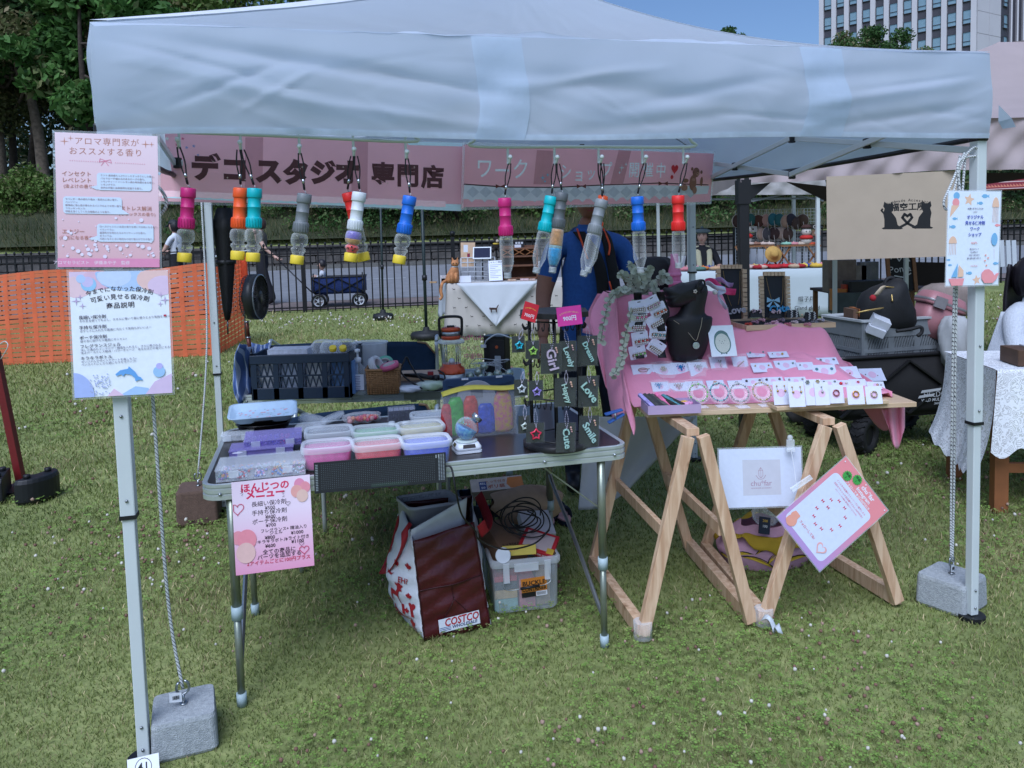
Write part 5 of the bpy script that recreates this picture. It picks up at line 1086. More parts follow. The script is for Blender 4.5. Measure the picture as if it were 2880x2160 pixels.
def tape(label,loc,R,wd,col,rot,clear=False):
 o=thing('tape_roll',label,'tape roll',M=MT(loc)@rot,group='tape rolls in the wicker basket');k=MB();k.lathe([(R*.62,0),(R,0),(R,wd),(R*.62,wd),(R*.62,0)],28,caps=False);k.build('tape',col,o)
 k=MB();k.lathe([(R*.6,-.001),(R*.66,-.001),(R*.66,wd+.001),(R*.6,wd+.001),(R*.6,-.001)],28,caps=False);k.build('core',mat('tape_core','b8b2b4',.7),o)
tape('pink tape roll tilted on the front of the wicker basket',q+V3(.035,.03,h+.005),.048,.022,mat('pink_tape','d0688c',.4,transl=.2),MR(-.25,4,'Y')@MR(.15,4,'X'))
tape('clear tape roll standing in the left of the wicker basket',q+V3(-.05,.05,h+.01),.05,.03,frost_lid,MR(1.1,4,'Y')@MR(.3,4,'X'))
tape('green tape roll half hidden in the wicker basket',q+V3(.0,.1,h+.01),.045,.02,mat('teal_tape','6fb09a',.4,transl=.2),MR(.9,4,'X'))
# hair iron with coiled cord, tissue pack and paper
q=onB(1185,1098);o=thing('hair_iron','black curling iron lying with its coiled cord on the rear table','hair iron',q,.1)
k=MB();k.tube([(-.09,.05,.075),(.0,.04,.07),(.07,.01,.06)],[.008,.014,.012],10);k.tube([(.07,.01,.06),(.09,0,.058)],.018,10);k.build('handle',mat('iron_black','14151a',.35),o)
k=MB();k.tube(spath([(.09,0,.058),(.12,-.02,.05),(.11,-.045,.012),(.03,-.045,.01),(-.05,-.02,.05),(-.1,.0,.1),(-.085,.02,.15),(-.07,.03,.17),(-.05,.03,.13),(-.01,.0,.07),(.06,-.04,.02),(.115,-.035,.03),(.12,-.02,.08),(.09,0,.1)],8),.0048,7);k.build('cord',mat('black_cable','0f0f12',.5),o)
k=MB();k.box((.05,.03,.082),(.03,.03,.02));k.build('switch',mat('switch_red','7a1c22',.4),o)
soft_bag('tissue_pack','white and green packet of wipes beside the hair iron','packet',onB(1212,1098),.15,.1,.05,mat('packet_white','cdd2d6',.4,var=.12,scale=9,col2='9fb98a'),.1)
soft_bag('white_packet','small crumpled white packet under the hair iron','packet',onB(1150,1103),.13,.09,.035,mat('packet_white2','cfd3dc',.45,var=.06),.0)
k=MB();k.box((0,0,.012),(.3,.2,.024));oo=k.build('wooden_board',mat('pale_wood','b59a7e',.6,var=.12,scale=14),label='pale wooden board under the lantern',cat='board');oo.location=onB(1230,1010);oo.location.z=ZT_A;oo.location.y=4.45
# lantern
q=aty(1272,1062,4.2);q.z=ZT_A+.01;q.x=aty(1272,1060,4.2).x;o=thing('camping_lantern','orange and silver camping lantern with black handle on the rear table','lantern',q,.1);org=mat('lantern_orange','b8481c',.35,metal=.3,coat=.4)
k=MB();k.lathe([(.068,0),(.07,.004),(.07,.052)],30);k.build('silver_base',steel,o);k=MB();k.lathe([(.07,.052),(.071,.06),(.064,.082),(.05,.09),(.05,.102),(.046,.104)],30);k.build('orange_base',org,o)
k=MB();k.lathe([(.045,.102),(.05,.11),(.05,.21),(.045,.218)],26,caps=False);k.build('globe',clearb,o)
k=MB()
for i in range(4):t=i*1.571+.6;k.tube([(.043*cos(t),.043*sin(t),.102),(.043*cos(t),.043*sin(t),.22)],.003,6)
k.build('guard_rod',steel,o);k=MB();k.ball((0,0,.115),.017,14,8);k.build('lamp',mat('lamp_white','c9d2da',.2),o)
k=MB();k.lathe([(.05,.212),(.072,.214),(.073,.222),(.066,.23),(.044,.236)],30);k.build('shade',frost_lid,o)
k=MB();k.lathe([(.05,.234),(.051,.252),(.048,.254)],28);k.lathe([(.05,.276),(.051,.29),(.044,.297),(.01,.299)],28);k.build('orange_cap',org,o);k=MB();k.lathe([(.0495,.253),(.0495,.277)],28);k.build('silver_band',steel,o)
k=MB();k.tube(spath([(-.056,0,.25),(-.06,0,.32),(-.052,0,.348),(0,0,.354),(.052,0,.348),(.06,0,.32),(.056,0,.25)],6),.0075,8);k.box((0,0,.3),(.04,.03,.012));k.build('handle',black_pl,o)
# tablet in its blue case at the back of the front table
pa,pb=atv(1246,1068,.98),atv(1447,1058,.98);o=thing('tablet_case','rugged blue tablet case standing at the back of the front table','tablet',M=frame(V3(pa.x,pa.y,ZT_A),Te,Tn,V3(0,0,1)));w=(pb-pa).length;h=pa.z-ZT_A;tb_=mat('tablet_blue','2a3f5e',.5,var=.05)
k=MB();k.v=[];k.M=MR(R_(90),4,'X');k.prism([(x+w/2,y+h/2)for x,y in rrect(w,h,.018)],-.02,0);k.build('case_body',tb_,o,bevel=.004)
k=MB()
for a_,b_ in(((.02,h-.03),(.28*w,h-.045)),((.28*w,h-.045),(.7*w,h-.045)),((.7*w,h-.045),(w-.02,h-.03)),((.03,.03),(.15*w,h*.5)),((w-.03,.03),(w*.85,h*.5))):k.beam((a_[0],-.002,a_[1]),(b_[0],-.002,b_[1]),.006,.006,up=(0,1,0))
k.build('case_rib',mat('tablet_blue_dark','22344f',.5),o)
k=MB();k.M=MT((w*.45,0,h*.36))@MR(R_(90),4,'X');k.prism(circ(0,0,.09,34,.085),0,.012);k.build('hand_ring',mat('ring_grey','9a9ca6',.5),o,bevel=.003);k=MB();k.box((w*.45,-.014,h*.55),(.055,.006,.04));k.build('clip_slot',mat('slot_grey','6c6f78',.5),o)
k=MB();k.box((w*.3,-.001,h-.004),(.03,.004,.008));k.box((w*.78,-.001,h-.004),(.03,.004,.008));k.build('clip',mat('white_plastic','d3d8e0'),o)
# iridescent string-light balls, power box, acrylic sign
for i,(x,y)in enumerate(((1322,1058),(1345,1046),(1352,1060),(1377,1058),(1400,1050),(1415,1060),(1362,1030),(1432,1050))):
 p=aty(x,y,4.25);o=MB();o.ball(p,.023,10,7);o.build('fairy_light_ball',mat('iridescent','b9b2a0',.15,var=.6,scale=70,metal=.5,col2='8fb3b0'),label='shimmering fairy light ball number %s from the left behind the tablet'%['one','two','three','four','five','six','seven','eight'][i],cat='light ball',group='fairy light balls on the rear table')
k=MB();rq=random.Random(9)
for j in range(3):k.tube(spath([aty(1310+130*rq.random(),1010+45*rq.random(),4.22+.1*rq.random())for _ in range(9)],6),.0018,5)
k.build('fairy_light_wire',mat('clear_wire','b7bcc4',.4),label='tangled clear wire of the fairy lights',cat='wire')
q=aty(1400,1060,4.5);q.z=ZT_A;o=thing('power_box','black portable power box with white cable on the rear table','power box',q,-.35);k=MB();k.box((0,0,.11),(.13,.1,.22),.012);k.build('case',mat('power_black','1a1b1e',.4),o);k=MB();k.box((.02,-.052,.11),(.085,.004,.18));k.build('face_plate',mat('power_face','26272b',.35),o);k=MB();k.box((.025,-.056,.07),(.035,.004,.08));k.build('display',ink('aeb4bc'),o);k=MB();k.M=MT((.02,-.054,.16))@MR(R_(90),4,'X');k.lathe([(.009,0),(.009,.004)],14);k.build('button',mat('button_orange','b8582c',.5),o)
k=MB();k.tube(spath([(-.05,-.06,.17),(-.03,-.08,.2),(.03,-.07,.235),(.09,-.06,.22),(.12,-.03,.2)],6),.004,7);k.box((-.055,-.065,.165),(.03,.012,.016));k.build('white_cable',mat('white_plastic','d3d8e0'),o)
S_=Panel('acrylic_sign','clear acrylic sign with pink handwriting seen from behind on the rear table','sign',aty(1296,925,4.55),aty(1366,925,4.55),aty(1366,1040,4.5),aty(1296,1040,4.5),color=glass('acrylic',(.9,.93,.95),.04,.03),th=.003)
for t,y,z in(('chu*far',950,22),('ワークショップ',978,13),('開催中',1003,18)):S_.ptext(t,1331,y,z,'d25a8c',bold=.002).scale.x*=-1
# blue camping benches
def bench(label,L0,L1,Yd,drop,grp='navy folding camp benches'):
 a,b=aty(*L0,Yd),aty(*L1,Yd);d=(b-a);w=d.length;o=thing('camp_bench',label,'bench',(a.x,Yd,0),0.,group=grp);zt=a.z;nv=mat('navy_canvas','1d3350',.85,var=.08,bump=.2,bscale=300)
 k=MB();k.grid(lambda s,t:(w*s,.02*sin(PI*t)+.12*t*0+.012*sin(9*s),zt+(b.z-a.z)*s-drop*t+.012*sin(PI*s)-(.07*max(0,(s-.93)/.07)**2*(1-t))),30,8);k.build('backrest',nv,o,solid=.006)
 k=MB();k.grid(lambda s,t:(w*s,.05+.42*t,zt-.3-.03*sin(PI*t)),10,8);k.build('seat',nv,o,solid=.006)
 k=MB();k.tube([(w*s,-.004,zt+(b.z-a.z)*s+.012*sin(PI*s)-(.07*max(0,(s-.93)/.07)**2))for s in[i/20 for i in range(18,21)]],.006,6);k.build('trim',mat('tan_trim','94785a',.8),o)
 for x in(.02,w+.01):
  k=MB();k.tube(spath([(x,.02,0),(x,.02,zt-.1),(x,.03,zt-.01),(x,.1,zt+.01),(x,.45,zt-.2),(x,.5,0)],5),.012,8);k.build('leg_frame',alu,o)
 return o
bench('navy camp bench behind the rear table',(745,972),(1222,962),4.95,.3);bench('navy camp bench between the two tables',(812,1176),(1218,1134),3.62,.26)
# black closed umbrella hanging behind the table
ua,ub,uc=aty(632,585,4.62),aty(640,900,4.62),aty(641,940,4.62);o=thing('umbrella','closed black umbrella hanging from the back left of the gazebo','umbrella',(ub.x,ub.y,ub.z));L_=ua-ub;k=MB();rings=[]
for f_,r_ in((0,.012),(.1,.024),(.5,.05),(.8,.066),(.86,.075),(.9,.06),(1,.042)):c_=ub+L_*f_;rings.append([c_+V3(r_*(1+.16*cos(4*t+3*f_))*cos(t),r_*(1+.16*sin(4*t))*sin(t),.03*sin(4*t)*(1 if.8<f_<.9 else 0))for t in[j*.314 for j in range(20)]])
k.loft(rings);k.build('folded_canopy',mat('umbrella_black','0f1013',.7,var=.1),o,w=1);k=MB();k.tube([ub,uc],.005,8);k.build('tip',mat('chrome_dark','5a5d60',.3,metal=.8),o,w=1);k=MB();k.tube([ua,ua+V3(0,0,.22)],.008,8);k.tube(spath([ua+V3(0,0,.22),ua+V3(.01,0,.29),ua+V3(.05,0,.3),ua+V3(.06,0,.25)],5),.011,8);k.build('handle',black_pl,o,w=1)
k=MB();c_=ub+L_*.52;k.tube([c_-V3(0,0,.012),c_+V3(0,0,.012)],.056,16);k.build('tie_strap',mat('umbrella_strap','1c1d20',.6),o,w=1)
# ================================================================== keyring carousel on the front table
rq=random.Random(21)
RC=onA(1566,1252);RCV=uvz(RC)[1]
rk=thing('keyring_carousel','black hexagonal wire carousel hung with keyrings on the front table','display rack',RC,TA);wire=mat('rack_black','121316',.45,var=.08);dwood=mat('dark_stained_wood','1f1e20',.55,var=.3,scale=20,bump=.2,bscale=60)
k=MB();k.lathe([(.122,0),(.125,.004),(.125,.02),(.12,.024),(.01,.026)],36);k.build('base',dwood,rk)
hexp=lambda r,a0=0.26:[(r*cos(a0+i*PI/3),r*sin(a0+i*PI/3))for i in range(6)]
HT=.485
k=MB();k.prism(hexp(.142),HT,HT+.02);k.build('top_plate',dwood,rk,bevel=.002)
H6=hexp(.108)
for i in range(6):
 x,y=H6[i];k=MB();k.tube([(x,y,.024),(x,y,HT-.012)],.0035,6);x2,y2=x*.93,y*.93;k.tube([(x2,y2,.03),(x2,y2,HT-.012)],.0028,6);k.build('upright',wire,rk)
for z in(.035,.19,.34,HT-.014):
 k=MB();k.tube([(x,y,z)for x,y in H6],.003,6,closed=True);k.build('ring',wire,rk)
k=MB();k.tube([(0,0,.02),(0,0,HT)],.006,8);k.build('spindle',wire,rk)
def rhook(i,f,z):
 a,b=V3(*H6[i],z),V3(*H6[(i+1)%6],z);p=a.lerp(b,f);n=V3(p.x,p.y,0).normalized();k=MB();k.tube(spath([p,p+n*.004-V3(0,0,.022),p+n*.016-V3(0,0,.026),p+n*.024-V3(0,0,.012)],4),.0022,5);k.build('hook',wire,rk)
for z in(.185,.335,HT-.018):
 for i in(2,3,4,5):
  for f in(.2,.4,.6,.8):rhook(i,f,z)
card_dk=mat('charcoal_card','1d231e',.6,var=.08)
def packet(label,quad,v,charm,col,chain,rot=0.,grp='keyrings on the carousel',kind='text',n=5):
 x0,y0,x1,y1=quad;P_=Panel('keyring',label,'keyring',atv(x0,y0+2,v),atv(x1,y0,v),atv(x1,y1,v),atv(x0,y1+2,v),th=.0012,color=card_dk,group=grp,sheet='card')
 k=MB();k.grid(lambda a,b:((a-.5)*P_.w*1.06,(b-.5)*P_.h*1.04,.006+.005*sin(PI*a)*sin(PI*b)),6,6);k.build('clear_sleeve',glass('sleeve',(.8,.84,.86),.025,.1,edge=.3),P_.o)
 cm=mat('charm_'+col,col,.25,var=.25,scale=300,metal=.15,coat=.4)
 if kind=='text':
  me=text_mesh(charm,P_.h*.42,.02,extrude=.0022).copy();me.materials.append(cm);xs=[v_.co.x for v_ in me.vertices];L_=max(xs)-min(xs);s_=P_.h*.70/L_
  place('charm',me,P_.o,MT((0,-P_.h*.02,.013))@MR(rot,4,'Z')@Matrix.Diagonal((s_,s_*.95,1,1)))
  bm=MB();r_=P_.w*.11
  for i in range(3):bm.ball((P_.w*(.2+.03*i),P_.h*(.36-.07*i),.014),r_*(.5-.05*i),8,5)
  bm.build('bead',mat('bead_mix','b98aa6',.3,var=.5,scale=90,col2='c8a860'),P_.o,kind='stuff')
 else:
  bm=MB();s_=P_.w*.3;bm.tube([(x,y,.012)for x,y in star(0,-P_.h*.05,s_,s_*.55,5,90)],.0038,6,closed=True);bm.build('charm',cm,P_.o)
 k=MB();hp=Vector(P_.o.matrix_basis.inverted()@atv(*chain,v));bp=V3(0,P_.h*.3,.012)
 for s in(-1,1):
  pts=spath([hp,hp.lerp(bp,.5)+V3(.006*s,0,0),bp],6)
  for q in pts:k.ball(q,.0017,5,3)
 k.build('bead_chain',mat('chain_'+('a86a5a' if rot==0.01 else 'b9b4c4'),'b9b4c4',.3,var=.3,scale=200),P_.o,kind='stuff');return P_
vF,vS=RCV-.14,RCV-.10
packet('keyring with lilac Girl lettering, front top of the carousel',(1521,965,1577,1050),vF-.006,'Girl','b8a9c0',(1552,925),-1.35)
packet('keyring with mint bead word right of the Girl keyring',(1572,958,1620,1042),vF+.01,'Lovely','a9c8c4',(1587,926),-1.2)
packet('keyring with turquoise bead word, top right of the carousel',(1624,943,1680,1027),vS,'Dream','9fc6c2',(1652,915),-1.1)
packet('keyring with mint word, middle row of the carousel front',(1560,1062,1619,1142),vF+.01,'Happy','abc8be',(1592,1042),-1.25)
packet('keyring with turquoise word on an orange chain, middle right of the carousel',(1626,1056,1682,1143),vS,'Love','a6c9c2',(1655,1030),-.9)
packet('keyring with mint Cute lettering, bottom front of the carousel',(1564,1188,1617,1269),vF,'Cute','a2c4be',(1593,1155),-1.4)
packet('keyring with turquoise word, bottom right of the carousel',(1628,1168,1684,1256),vS,'Smile','a8c8c6',(1659,1145),-1.0)
for lb,qd,c,ch,v in(('cyan star keyring, top left of the carousel',(1440,944,1476,990),'3fa9c0',(1470,925),.02),('green star keyring, top left front of the carousel',(1478,957,1516,1008),'8fb84e',(1497,925),0.),('white star keyring, middle left of the carousel',(1446,1066,1484,1112),'b9bec4',(1472,1045),.02),('purple star keyring, middle left front of the carousel',(1488,1069,1527,1124),'8f7fc4',(1510,1045),0.),('pale star keyring, bottom left of the carousel',(1458,1168,1490,1218),'b9c2bc',(1476,1140),.02),('red star keyring, bottom left front of the carousel',(1480,1188,1530,1243),'c8304e',(1505,1150),0.)):
 packet(lb,qd,vF+v,'star',c,ch,kind='star')
Q_=Panel('price_card','red tilted price card reading 700 yen on the carousel top','price card',atv(1479,848,RCV-.12),atv(1525,862,RCV-.12),atv(1497,905,RCV-.13),atv(1463,895,RCV-.13),color='c02430');Q_.arc_text('キラキラ星キーホルダー',.5,.3,.0048,'d8b83c',.05,.02,.85);Q_.text('700円',.5,.72,.015,'d9dde4',.012)
Q_=Panel('price_card','magenta price card reading 900 yen on the carousel top','price card',atv(1565,866,RCV-.15),atv(1635,857,RCV-.15),atv(1637,911,RCV-.155),atv(1569,919,RCV-.155),color='c83c96');Q_.arc_text('キラキラロゴキーホルダー',.5,.3,.0068,'c9b36a',.08,.01,.9);Q_.text('900円',.5,.64,.02,'cfe0e8',.012)
# ================================================================== pink jewellery display on trestles
wood=woodmat('pine','b39070','d2b696',(45,45,5));wood2=woodmat('pine_board','b99f80','cdb595',(5,50,50),'a58a68')
ZBD=.82;P0,P1=atz(1816,1158,ZBD),atz(2571,1128,ZBD);Bx=(P1-P0).normalized();By=V3(-Bx.y,Bx.x,0);BL_=(P1-P0).length;Zv=V3(0,0,1)
def BW(s,t,z=0):return P0+Bx*s+By*t+Zv*z
bd=thing('display_board','pale wooden board lying on the two trestles','board',M=frame(P0-Zv*.02,Bx,By,Zv))
k=MB();k.box((BL_/2-.0,.36,.01),(BL_+.0,.76,.02));k.build('plank',wood2,bd,bevel=.002)
# trestles: a front and a rear A joined by long rails
def trestle(label,fl,fr,ap,rl,rr_,rap,grp='wooden trestles under the display board'):
 FLp,FRp,RLp,RRp=atz(*fl,0),atz(*fr,0),atz(*rl,0),atz(*rr_,0);tz=ZBD-.022
 fa=(FLp+FRp)/2;fa.z=tz-.016;ra=(RLp+RRp)/2;ra.z=tz-.016
 o=thing('trestle',label,'trestle',(FLp+RRp)/2,0,group=grp);d=(FRp-FLp).normalized();n=V3(-d.y,d.x,0)
 for a,b,c in((FLp,FRp,fa),(RLp,RRp,ra)):
  for q,s in((a,-1),(b,1)):k=MB();k.beam(q+Zv*.02,c+d*s*.03-Zv*.01,.045,.032,up=n);k.build('leg',wood,o,w=1,bevel=.002)
 k=MB();k.beam(fa+n*.02,ra-n*.02,.05,.03);k.build('top_rail',wood,o,w=1,bevel=.002)
 for a,b in((FLp,RLp),(FRp,RRp)):k=MB();k.beam(a+Zv*.035,b+Zv*.035,.04,.06);k.build('bottom_rail',wood,o,w=1,bevel=.002)
 for a,b,c1,c2 in((FLp,RLp,fa,ra),(FRp,RRp,fa,ra)):k=MB();k.beam(a.lerp(c1,.5)+n*.02,b.lerp(c2,.5)-n*.02,.022,.05);k.build('mid_rail',wood,o,w=1,bevel=.002)
 for q in(FLp,FRp):
  k=MB();k.tube([q+Zv*.01,q+Zv*.075],.036,10);k.build('film_wrap',glass('wrap_film',(.85,.88,.9),.14,.15),o,w=1);return o
trestle('left wooden trestle beside the front folding table',(1808,1800),(2112,1762),None,(1668,1600),(1938,1552),None)
trestle('right wooden trestle behind the tilted pink sign',(2148,1762),(2524,1705),None,(1982,1560),(2312,1573),None)
k=MB();c=atz(2145,1770,0);k.grid(lambda a,b:c+V3(.015*sin(5*b)+.05*b,-.10*b,.03+.02*sin(9*b+a))+V3(.02*(a-.5),0,.012*a),4,14);k.build('loose_tape',mat('loose_film','c5ccd2',.3,transl=.3),label='loose end of clear plastic tape trailing from the trestle foot',cat='tape',solid=.001)
# the pink cloth over risers
def sst(x,a,b):x=min(1,max(0,(x-a)/(b-a)));return x*x*(3-2*x)
def CH(s,t):
 """height of the cloth above the board"""
 slope=.13*sst(t,.10,.42);tower=.30*sst(t,.415,.455)*(1-sst(s,.455,.56))*1.02;trayh=.132*sst(t,.40,.455)
 h=slope+max(tower,trayh);edge=sst(s,.93,1.06);h=h*(1-.78*edge*(1 if s>.8 else 0))+.02*edge
 h+=.006*sin(17*s+4*t)*sst(t,.12,.3)+.008*math.exp(-((s-.6-.5*(t-.2))/.03)**2)*sst(t,.1,.25)
 for s0,t0,s1,t1,w_,am in((.5,.46,.9,.3,.02,.012),(.48,.44,.78,.14,.018,.012),(.62,.4,1.0,.38,.016,.01),(.05,.42,.2,.12,.012,.006),(.7,.5,1.02,.2,.022,.012),(.3,.42,.42,.12,.012,.006)):
  h+=fold(s,t,s0,t0,s1,t1,w_,am)
 return h+.004
def cloth(a,b):
 s=-.03+1.105*a;t=.085+.012*sin(11*s)+.64*b;h=CH(s,t)
 if a>.985:h=max(-.015,h*.3)
 return BW(s,t,h)
pink=mat('pink_cloth','e79ab4',.85,var=.04,scale=5,bump=.35,bscale=26,transl=.12,sheen=.15)
pc_=thing('pink_cloth','pink cloth draped over the stepped jewellery display','cloth',BW(.5,.3))
k=MB();k.grid(cloth,110,90);k.build('cloth_top',pink,pc_,w=1,solid=.002)
def drapeL(a,b):
 top=BW(-.035,.40+.36*a,.44+.0*a)if a>.12 else BW(-.035,.36+.40*a,.15+(.29)*sst(a,.0,.12))
 px_b=[(1768,1226),(1782,1150),(1730,1190),(1690,1085),(1700,960)];i=min(3,int(a*4));f=a*4-i;bx=px_b[i][0]*(1-f)+px_b[i+1][0]*f;by=px_b[i][1]*(1-f)+px_b[i+1][1]*f
 bot=aty(bx,by,3.22+.45*a);q=top.lerp(bot,b);return q+V3(-.05*sin(PI*b)*(.3+.7*a),0,0)+Bx*(.025*sin(10*a+1)*b)+By*(.015*sin(14*a)*b)
k=MB();k.grid(drapeL,40,40);k.build('side_drape',pink,pc_,w=1,solid=.002);k=MB();k.grid(lambda a,b:aty(1680+85*a-(42-10*a)*sin(1.4*b),826+(110+20*a)*b,4.0-.1*a+.02*sin(8*a+2*b)),14,12);k.build('rear_drape',pink,pc_,w=1,solid=.002)
k=MB();k.grid(lambda a,b:aty(2478+66*a+20*b*(1-a),1152+0*a-20*a+(75+50*sin(PI*(.35+.5*a)))*b*(.4+.6*sin(2.6*a)),3.32+.05*a+.02*sin(12*a)),16,14);k.build('front_corner_drape',pink,pc_,w=1,solid=.002)
k=MB();k.grid(lambda a,b:BW(1.075+.012*sin(9*a)*b,.09+.5*a,max(.01,CH(1.06,.09+.5*a))*(1-b)-.12*b*(1+.4*sin(8*a))),16,8);k.build('right_drape',pink,pc_,w=1,solid=.002)
def onC(x,y):
 d=ray(x,y)
 lo=2.9
 for i in range(500):
  q=CP+d*((2.9+i*.004)/d.y);l=q-P0;s,t=l.dot(Bx),l.dot(By)
  if q.z<ZBD+(CH(s,t)if.085<t<.74 and-.04<s<1.08 else 0):return q
 return CP+d*(3.6/d.y)
def jewel(o,x,y,kind,col,s=.006):
 m_=mat('jewel_'+col,col,.2,var=.35,scale=300,metal=.35,coat=.4);k=MB();z=.004
 if kind=='stud':k.ball((x,y,z),s,7,5)
 elif kind=='heart':[k.ball((a,b,z),s*.33,6,4)for a,b in heart(x,y,s*1.9,12)]and[k.ball((x+a*s,y+b*s,z),s*.45,6,4)for a,b in((0,0),(.8,.4),(-.8,.4),(0,-.8),(.4,-.2),(-.4,-.2),(0,.6))]
 elif kind=='flower':[k.ball((x+s*cos(t),y+s*sin(t),z),s*.55,6,4)for t in[i*1.047 for i in range(6)]]and k.ball((x,y,z+.001),s*.5,6,4)
 elif kind=='bar':[k.ball((x+s*.7*i*.8,y+s*.5*i*.8,z),s*.45,6,4)for i in range(-4,5)]
 elif kind=='ring':k.tube([(a,b,z)for a,b in circ(x,y,s*1.9,16)],s*.45,6,closed=True);[k.ball((a,b,z+.002),s*.5,6,4)for a,b in circ(x,y,s*1.9,9)]
 elif kind=='leaf':k.tube([(a,b,z)for a,b in circ(x,y,s*2.2,16,s*1.1)],.0012,5,closed=True);k.tube([(x-s*2.2,y,z),(x+s*3.2,y+s*.5,z)],.0012,5)
 elif kind=='drop':k.ball((x,y,z),s*.6,6,4);k.tube([(x,y,z),(x+.002,y-s*3,z)],.0007,4);k.ball((x+.002,y-s*3.4,z),s*.8,7,5)
 elif kind=='clip':k.tube([(x-s*.5,y+s*2,z),(x,y,z),(x+s*.2,y-s*2.2,z)],[.003,.0022,.0018],6);k.tube([(x+s*.9,y+s*2,z),(x+s*.3,y,z),(x+s*.2,y-s*2.2,z)],[.003,.0022,.0018],6)
 return k.build('jewel',m_,o,kind='stuff')
CARDC='d5d8ea'
def jcard(label,x,y,w,h,tilt,items,v=None,yaw=0.,logo=True,grp='jewellery cards on the pink display',bag=False):
 c=onC(x,y)if v is None else v;sc=FPX/(c-CP).dot(cF);w,h=w/sc,h/sc
 M=MT(c)@frame((0,0,0),Bx,By,Zv)@MR(yaw,4,'Z')@MR(tilt,4,'X')@MT((0,0,.006));o=thing('jewellery_card',label,'jewellery card',M=M,group=grp)
 k=MB();k.box((0,0,0),(w,h,.0012));k.build('card',ink(CARDC),o)
 if logo:k=MB();k.prism(circ(0,0,min(w,h)*.26,14),.0007,.0009);k.build('logo_dot',ink('d9b8d2'),o)
 if bag:k=MB();k.grid(lambda a,b:((a-.5)*w*1.15,(b-.5)*h*1.25,.008*sin(PI*a)+.002),4,4);k.build('sleeve',bagp,o)
 for it in items:jewel(o,it[0]*w,it[1]*h,it[2],it[3],it[4]if len(it)>4 else.006)
 return o
two=lambda c,kd='stud',s=.005:[(-.32,.15,kd,c,s),(.32,.15,kd,c,s)]
JC=[('card with a gold leaf barrette, left end of the upper row',1808,1046,62,46,.75,[(0,.05,'leaf','b08a62',.010)],0.12,0),('bagged card with a cream flower brooch in the upper row',1866,1045,56,48,.75,[(0,.1,'flower','c8bba4',.010)],.1,1),('card with a blue bead heart in the upper row',1915,1040,56,46,.75,[(0,.1,'heart','2f86c8',.009)],.06,0),('card with a silver bead heart in the upper row',1964,1040,54,48,.75,[(0,.1,'heart','b9b8b4',.009)],.06,1),
('tall bagged card with a silver hair clip below the bird picture',2020,1030,46,54,1.0,[(.1,.1,'clip','a3a3a6',.008)],.1,1),('tall bagged card with a pearl hair pin below the bird picture',2082,1028,44,52,1.0,[(0,.05,'bar','c0a892',.007)],.12,1),
('earring card highest on the cloth, left one of two',2128,998,58,26,.6,two('7fa0a6'),.02,0),('earring card highest on the cloth with an amber drop',2188,1000,56,24,.6,[(.2,0,'stud','c09a4a',.006),(-.3,.1,'stud','9a8a70',.003)],.02,0),
('small gold stud earring card in the upper row',2143,1036,60,34,.7,two('b89a62',s=.004),.03,0),('green drop earring card in the upper row',2210,1030,64,36,.7,two('7f9a96'),.03,0),('narrow earring card tucked behind others in the upper row',2264,1032,48,28,.7,[(-.3,.1,'stud','8a8f96',.004)],.0,0),('grey flower earring card in the upper right row',2326,1018,58,26,.7,two('8c9298','flower',.004),0,0),
('large blue flower earring card in the upper right row',2318,1046,66,42,.85,two('6fa6b4','flower',.005),-.05,0),('white card with a tiny coral stud in the upper right row',2387,1050,58,42,.75,[(0,-.1,'stud','b8785a',.004)],.05,0),('blank white card at the right end of the upper row',2452,1056,66,44,.75,[(-.3,0,'stud','8a8f96',.003),(.2,-.1,'stud','b8a0a0',.003)],-.05,0),
('card with a blue bead star beside the lavender box',1857,1090,48,34,.7,[(-.1,.1,'heart','2f8ec8',.008)],.05,1),('card with a pink bead ribbon behind the first bracelet stand',1908,1092,52,34,.7,[(0,.1,'heart','c0a8a0',.009)],.05,1),('card with a rose bead ribbon behind the first bracelet stand',1954,1088,50,34,.7,[(.05,.1,'heart','c49aa6',.009)],.05,1),('card with an orange flower behind the second bracelet stand',2012,1084,50,30,.7,[(0,.1,'flower','c88a5c',.008)],.05,0),('card with clear bead flower behind the third bracelet stand',2072,1084,50,30,.7,[(0,.1,'flower','b4b8bc',.007)],.05,0),
('card with two dark grey pearls behind the fourth bracelet stand',2118,1078,60,30,.7,two('4c4a4e',s=.006),.1,0),('card with black pearl studs in the lower row',2174,1074,58,28,.7,two('54565a',s=.006),.02,0),('earring card in the lower row behind the tall earring cards',2238,1074,60,28,.7,two('9a9490'),.02,0),('earring card with green studs left of the red one in the lower row',2332,1080,48,24,.7,two('7f9088',s=.005),0,0),('earring card with a red stone in the lower right row',2372,1082,46,26,.7,[(-.2,0,'stud','c0303a',.008),(.15,0,'stud','c9c4b8',.006)],0,0),('earring card with a coral stone in the lower right row',2412,1078,46,24,.7,[(0,0,'stud','b8606a',.006)],-.1,0),('earring card with a peach drop at the lower right end',2462,1086,46,26,.7,[(.1,0,'stud','c8a48a',.006),(.3,0,'stud','c9c9c9',.005)],-.3,0)]
for lb,x,y,w,h,ti,it,yw,bg in JC:jcard(lb,x,y,w,h,ti,it,yaw=yw*.6,bag=bool(bg))
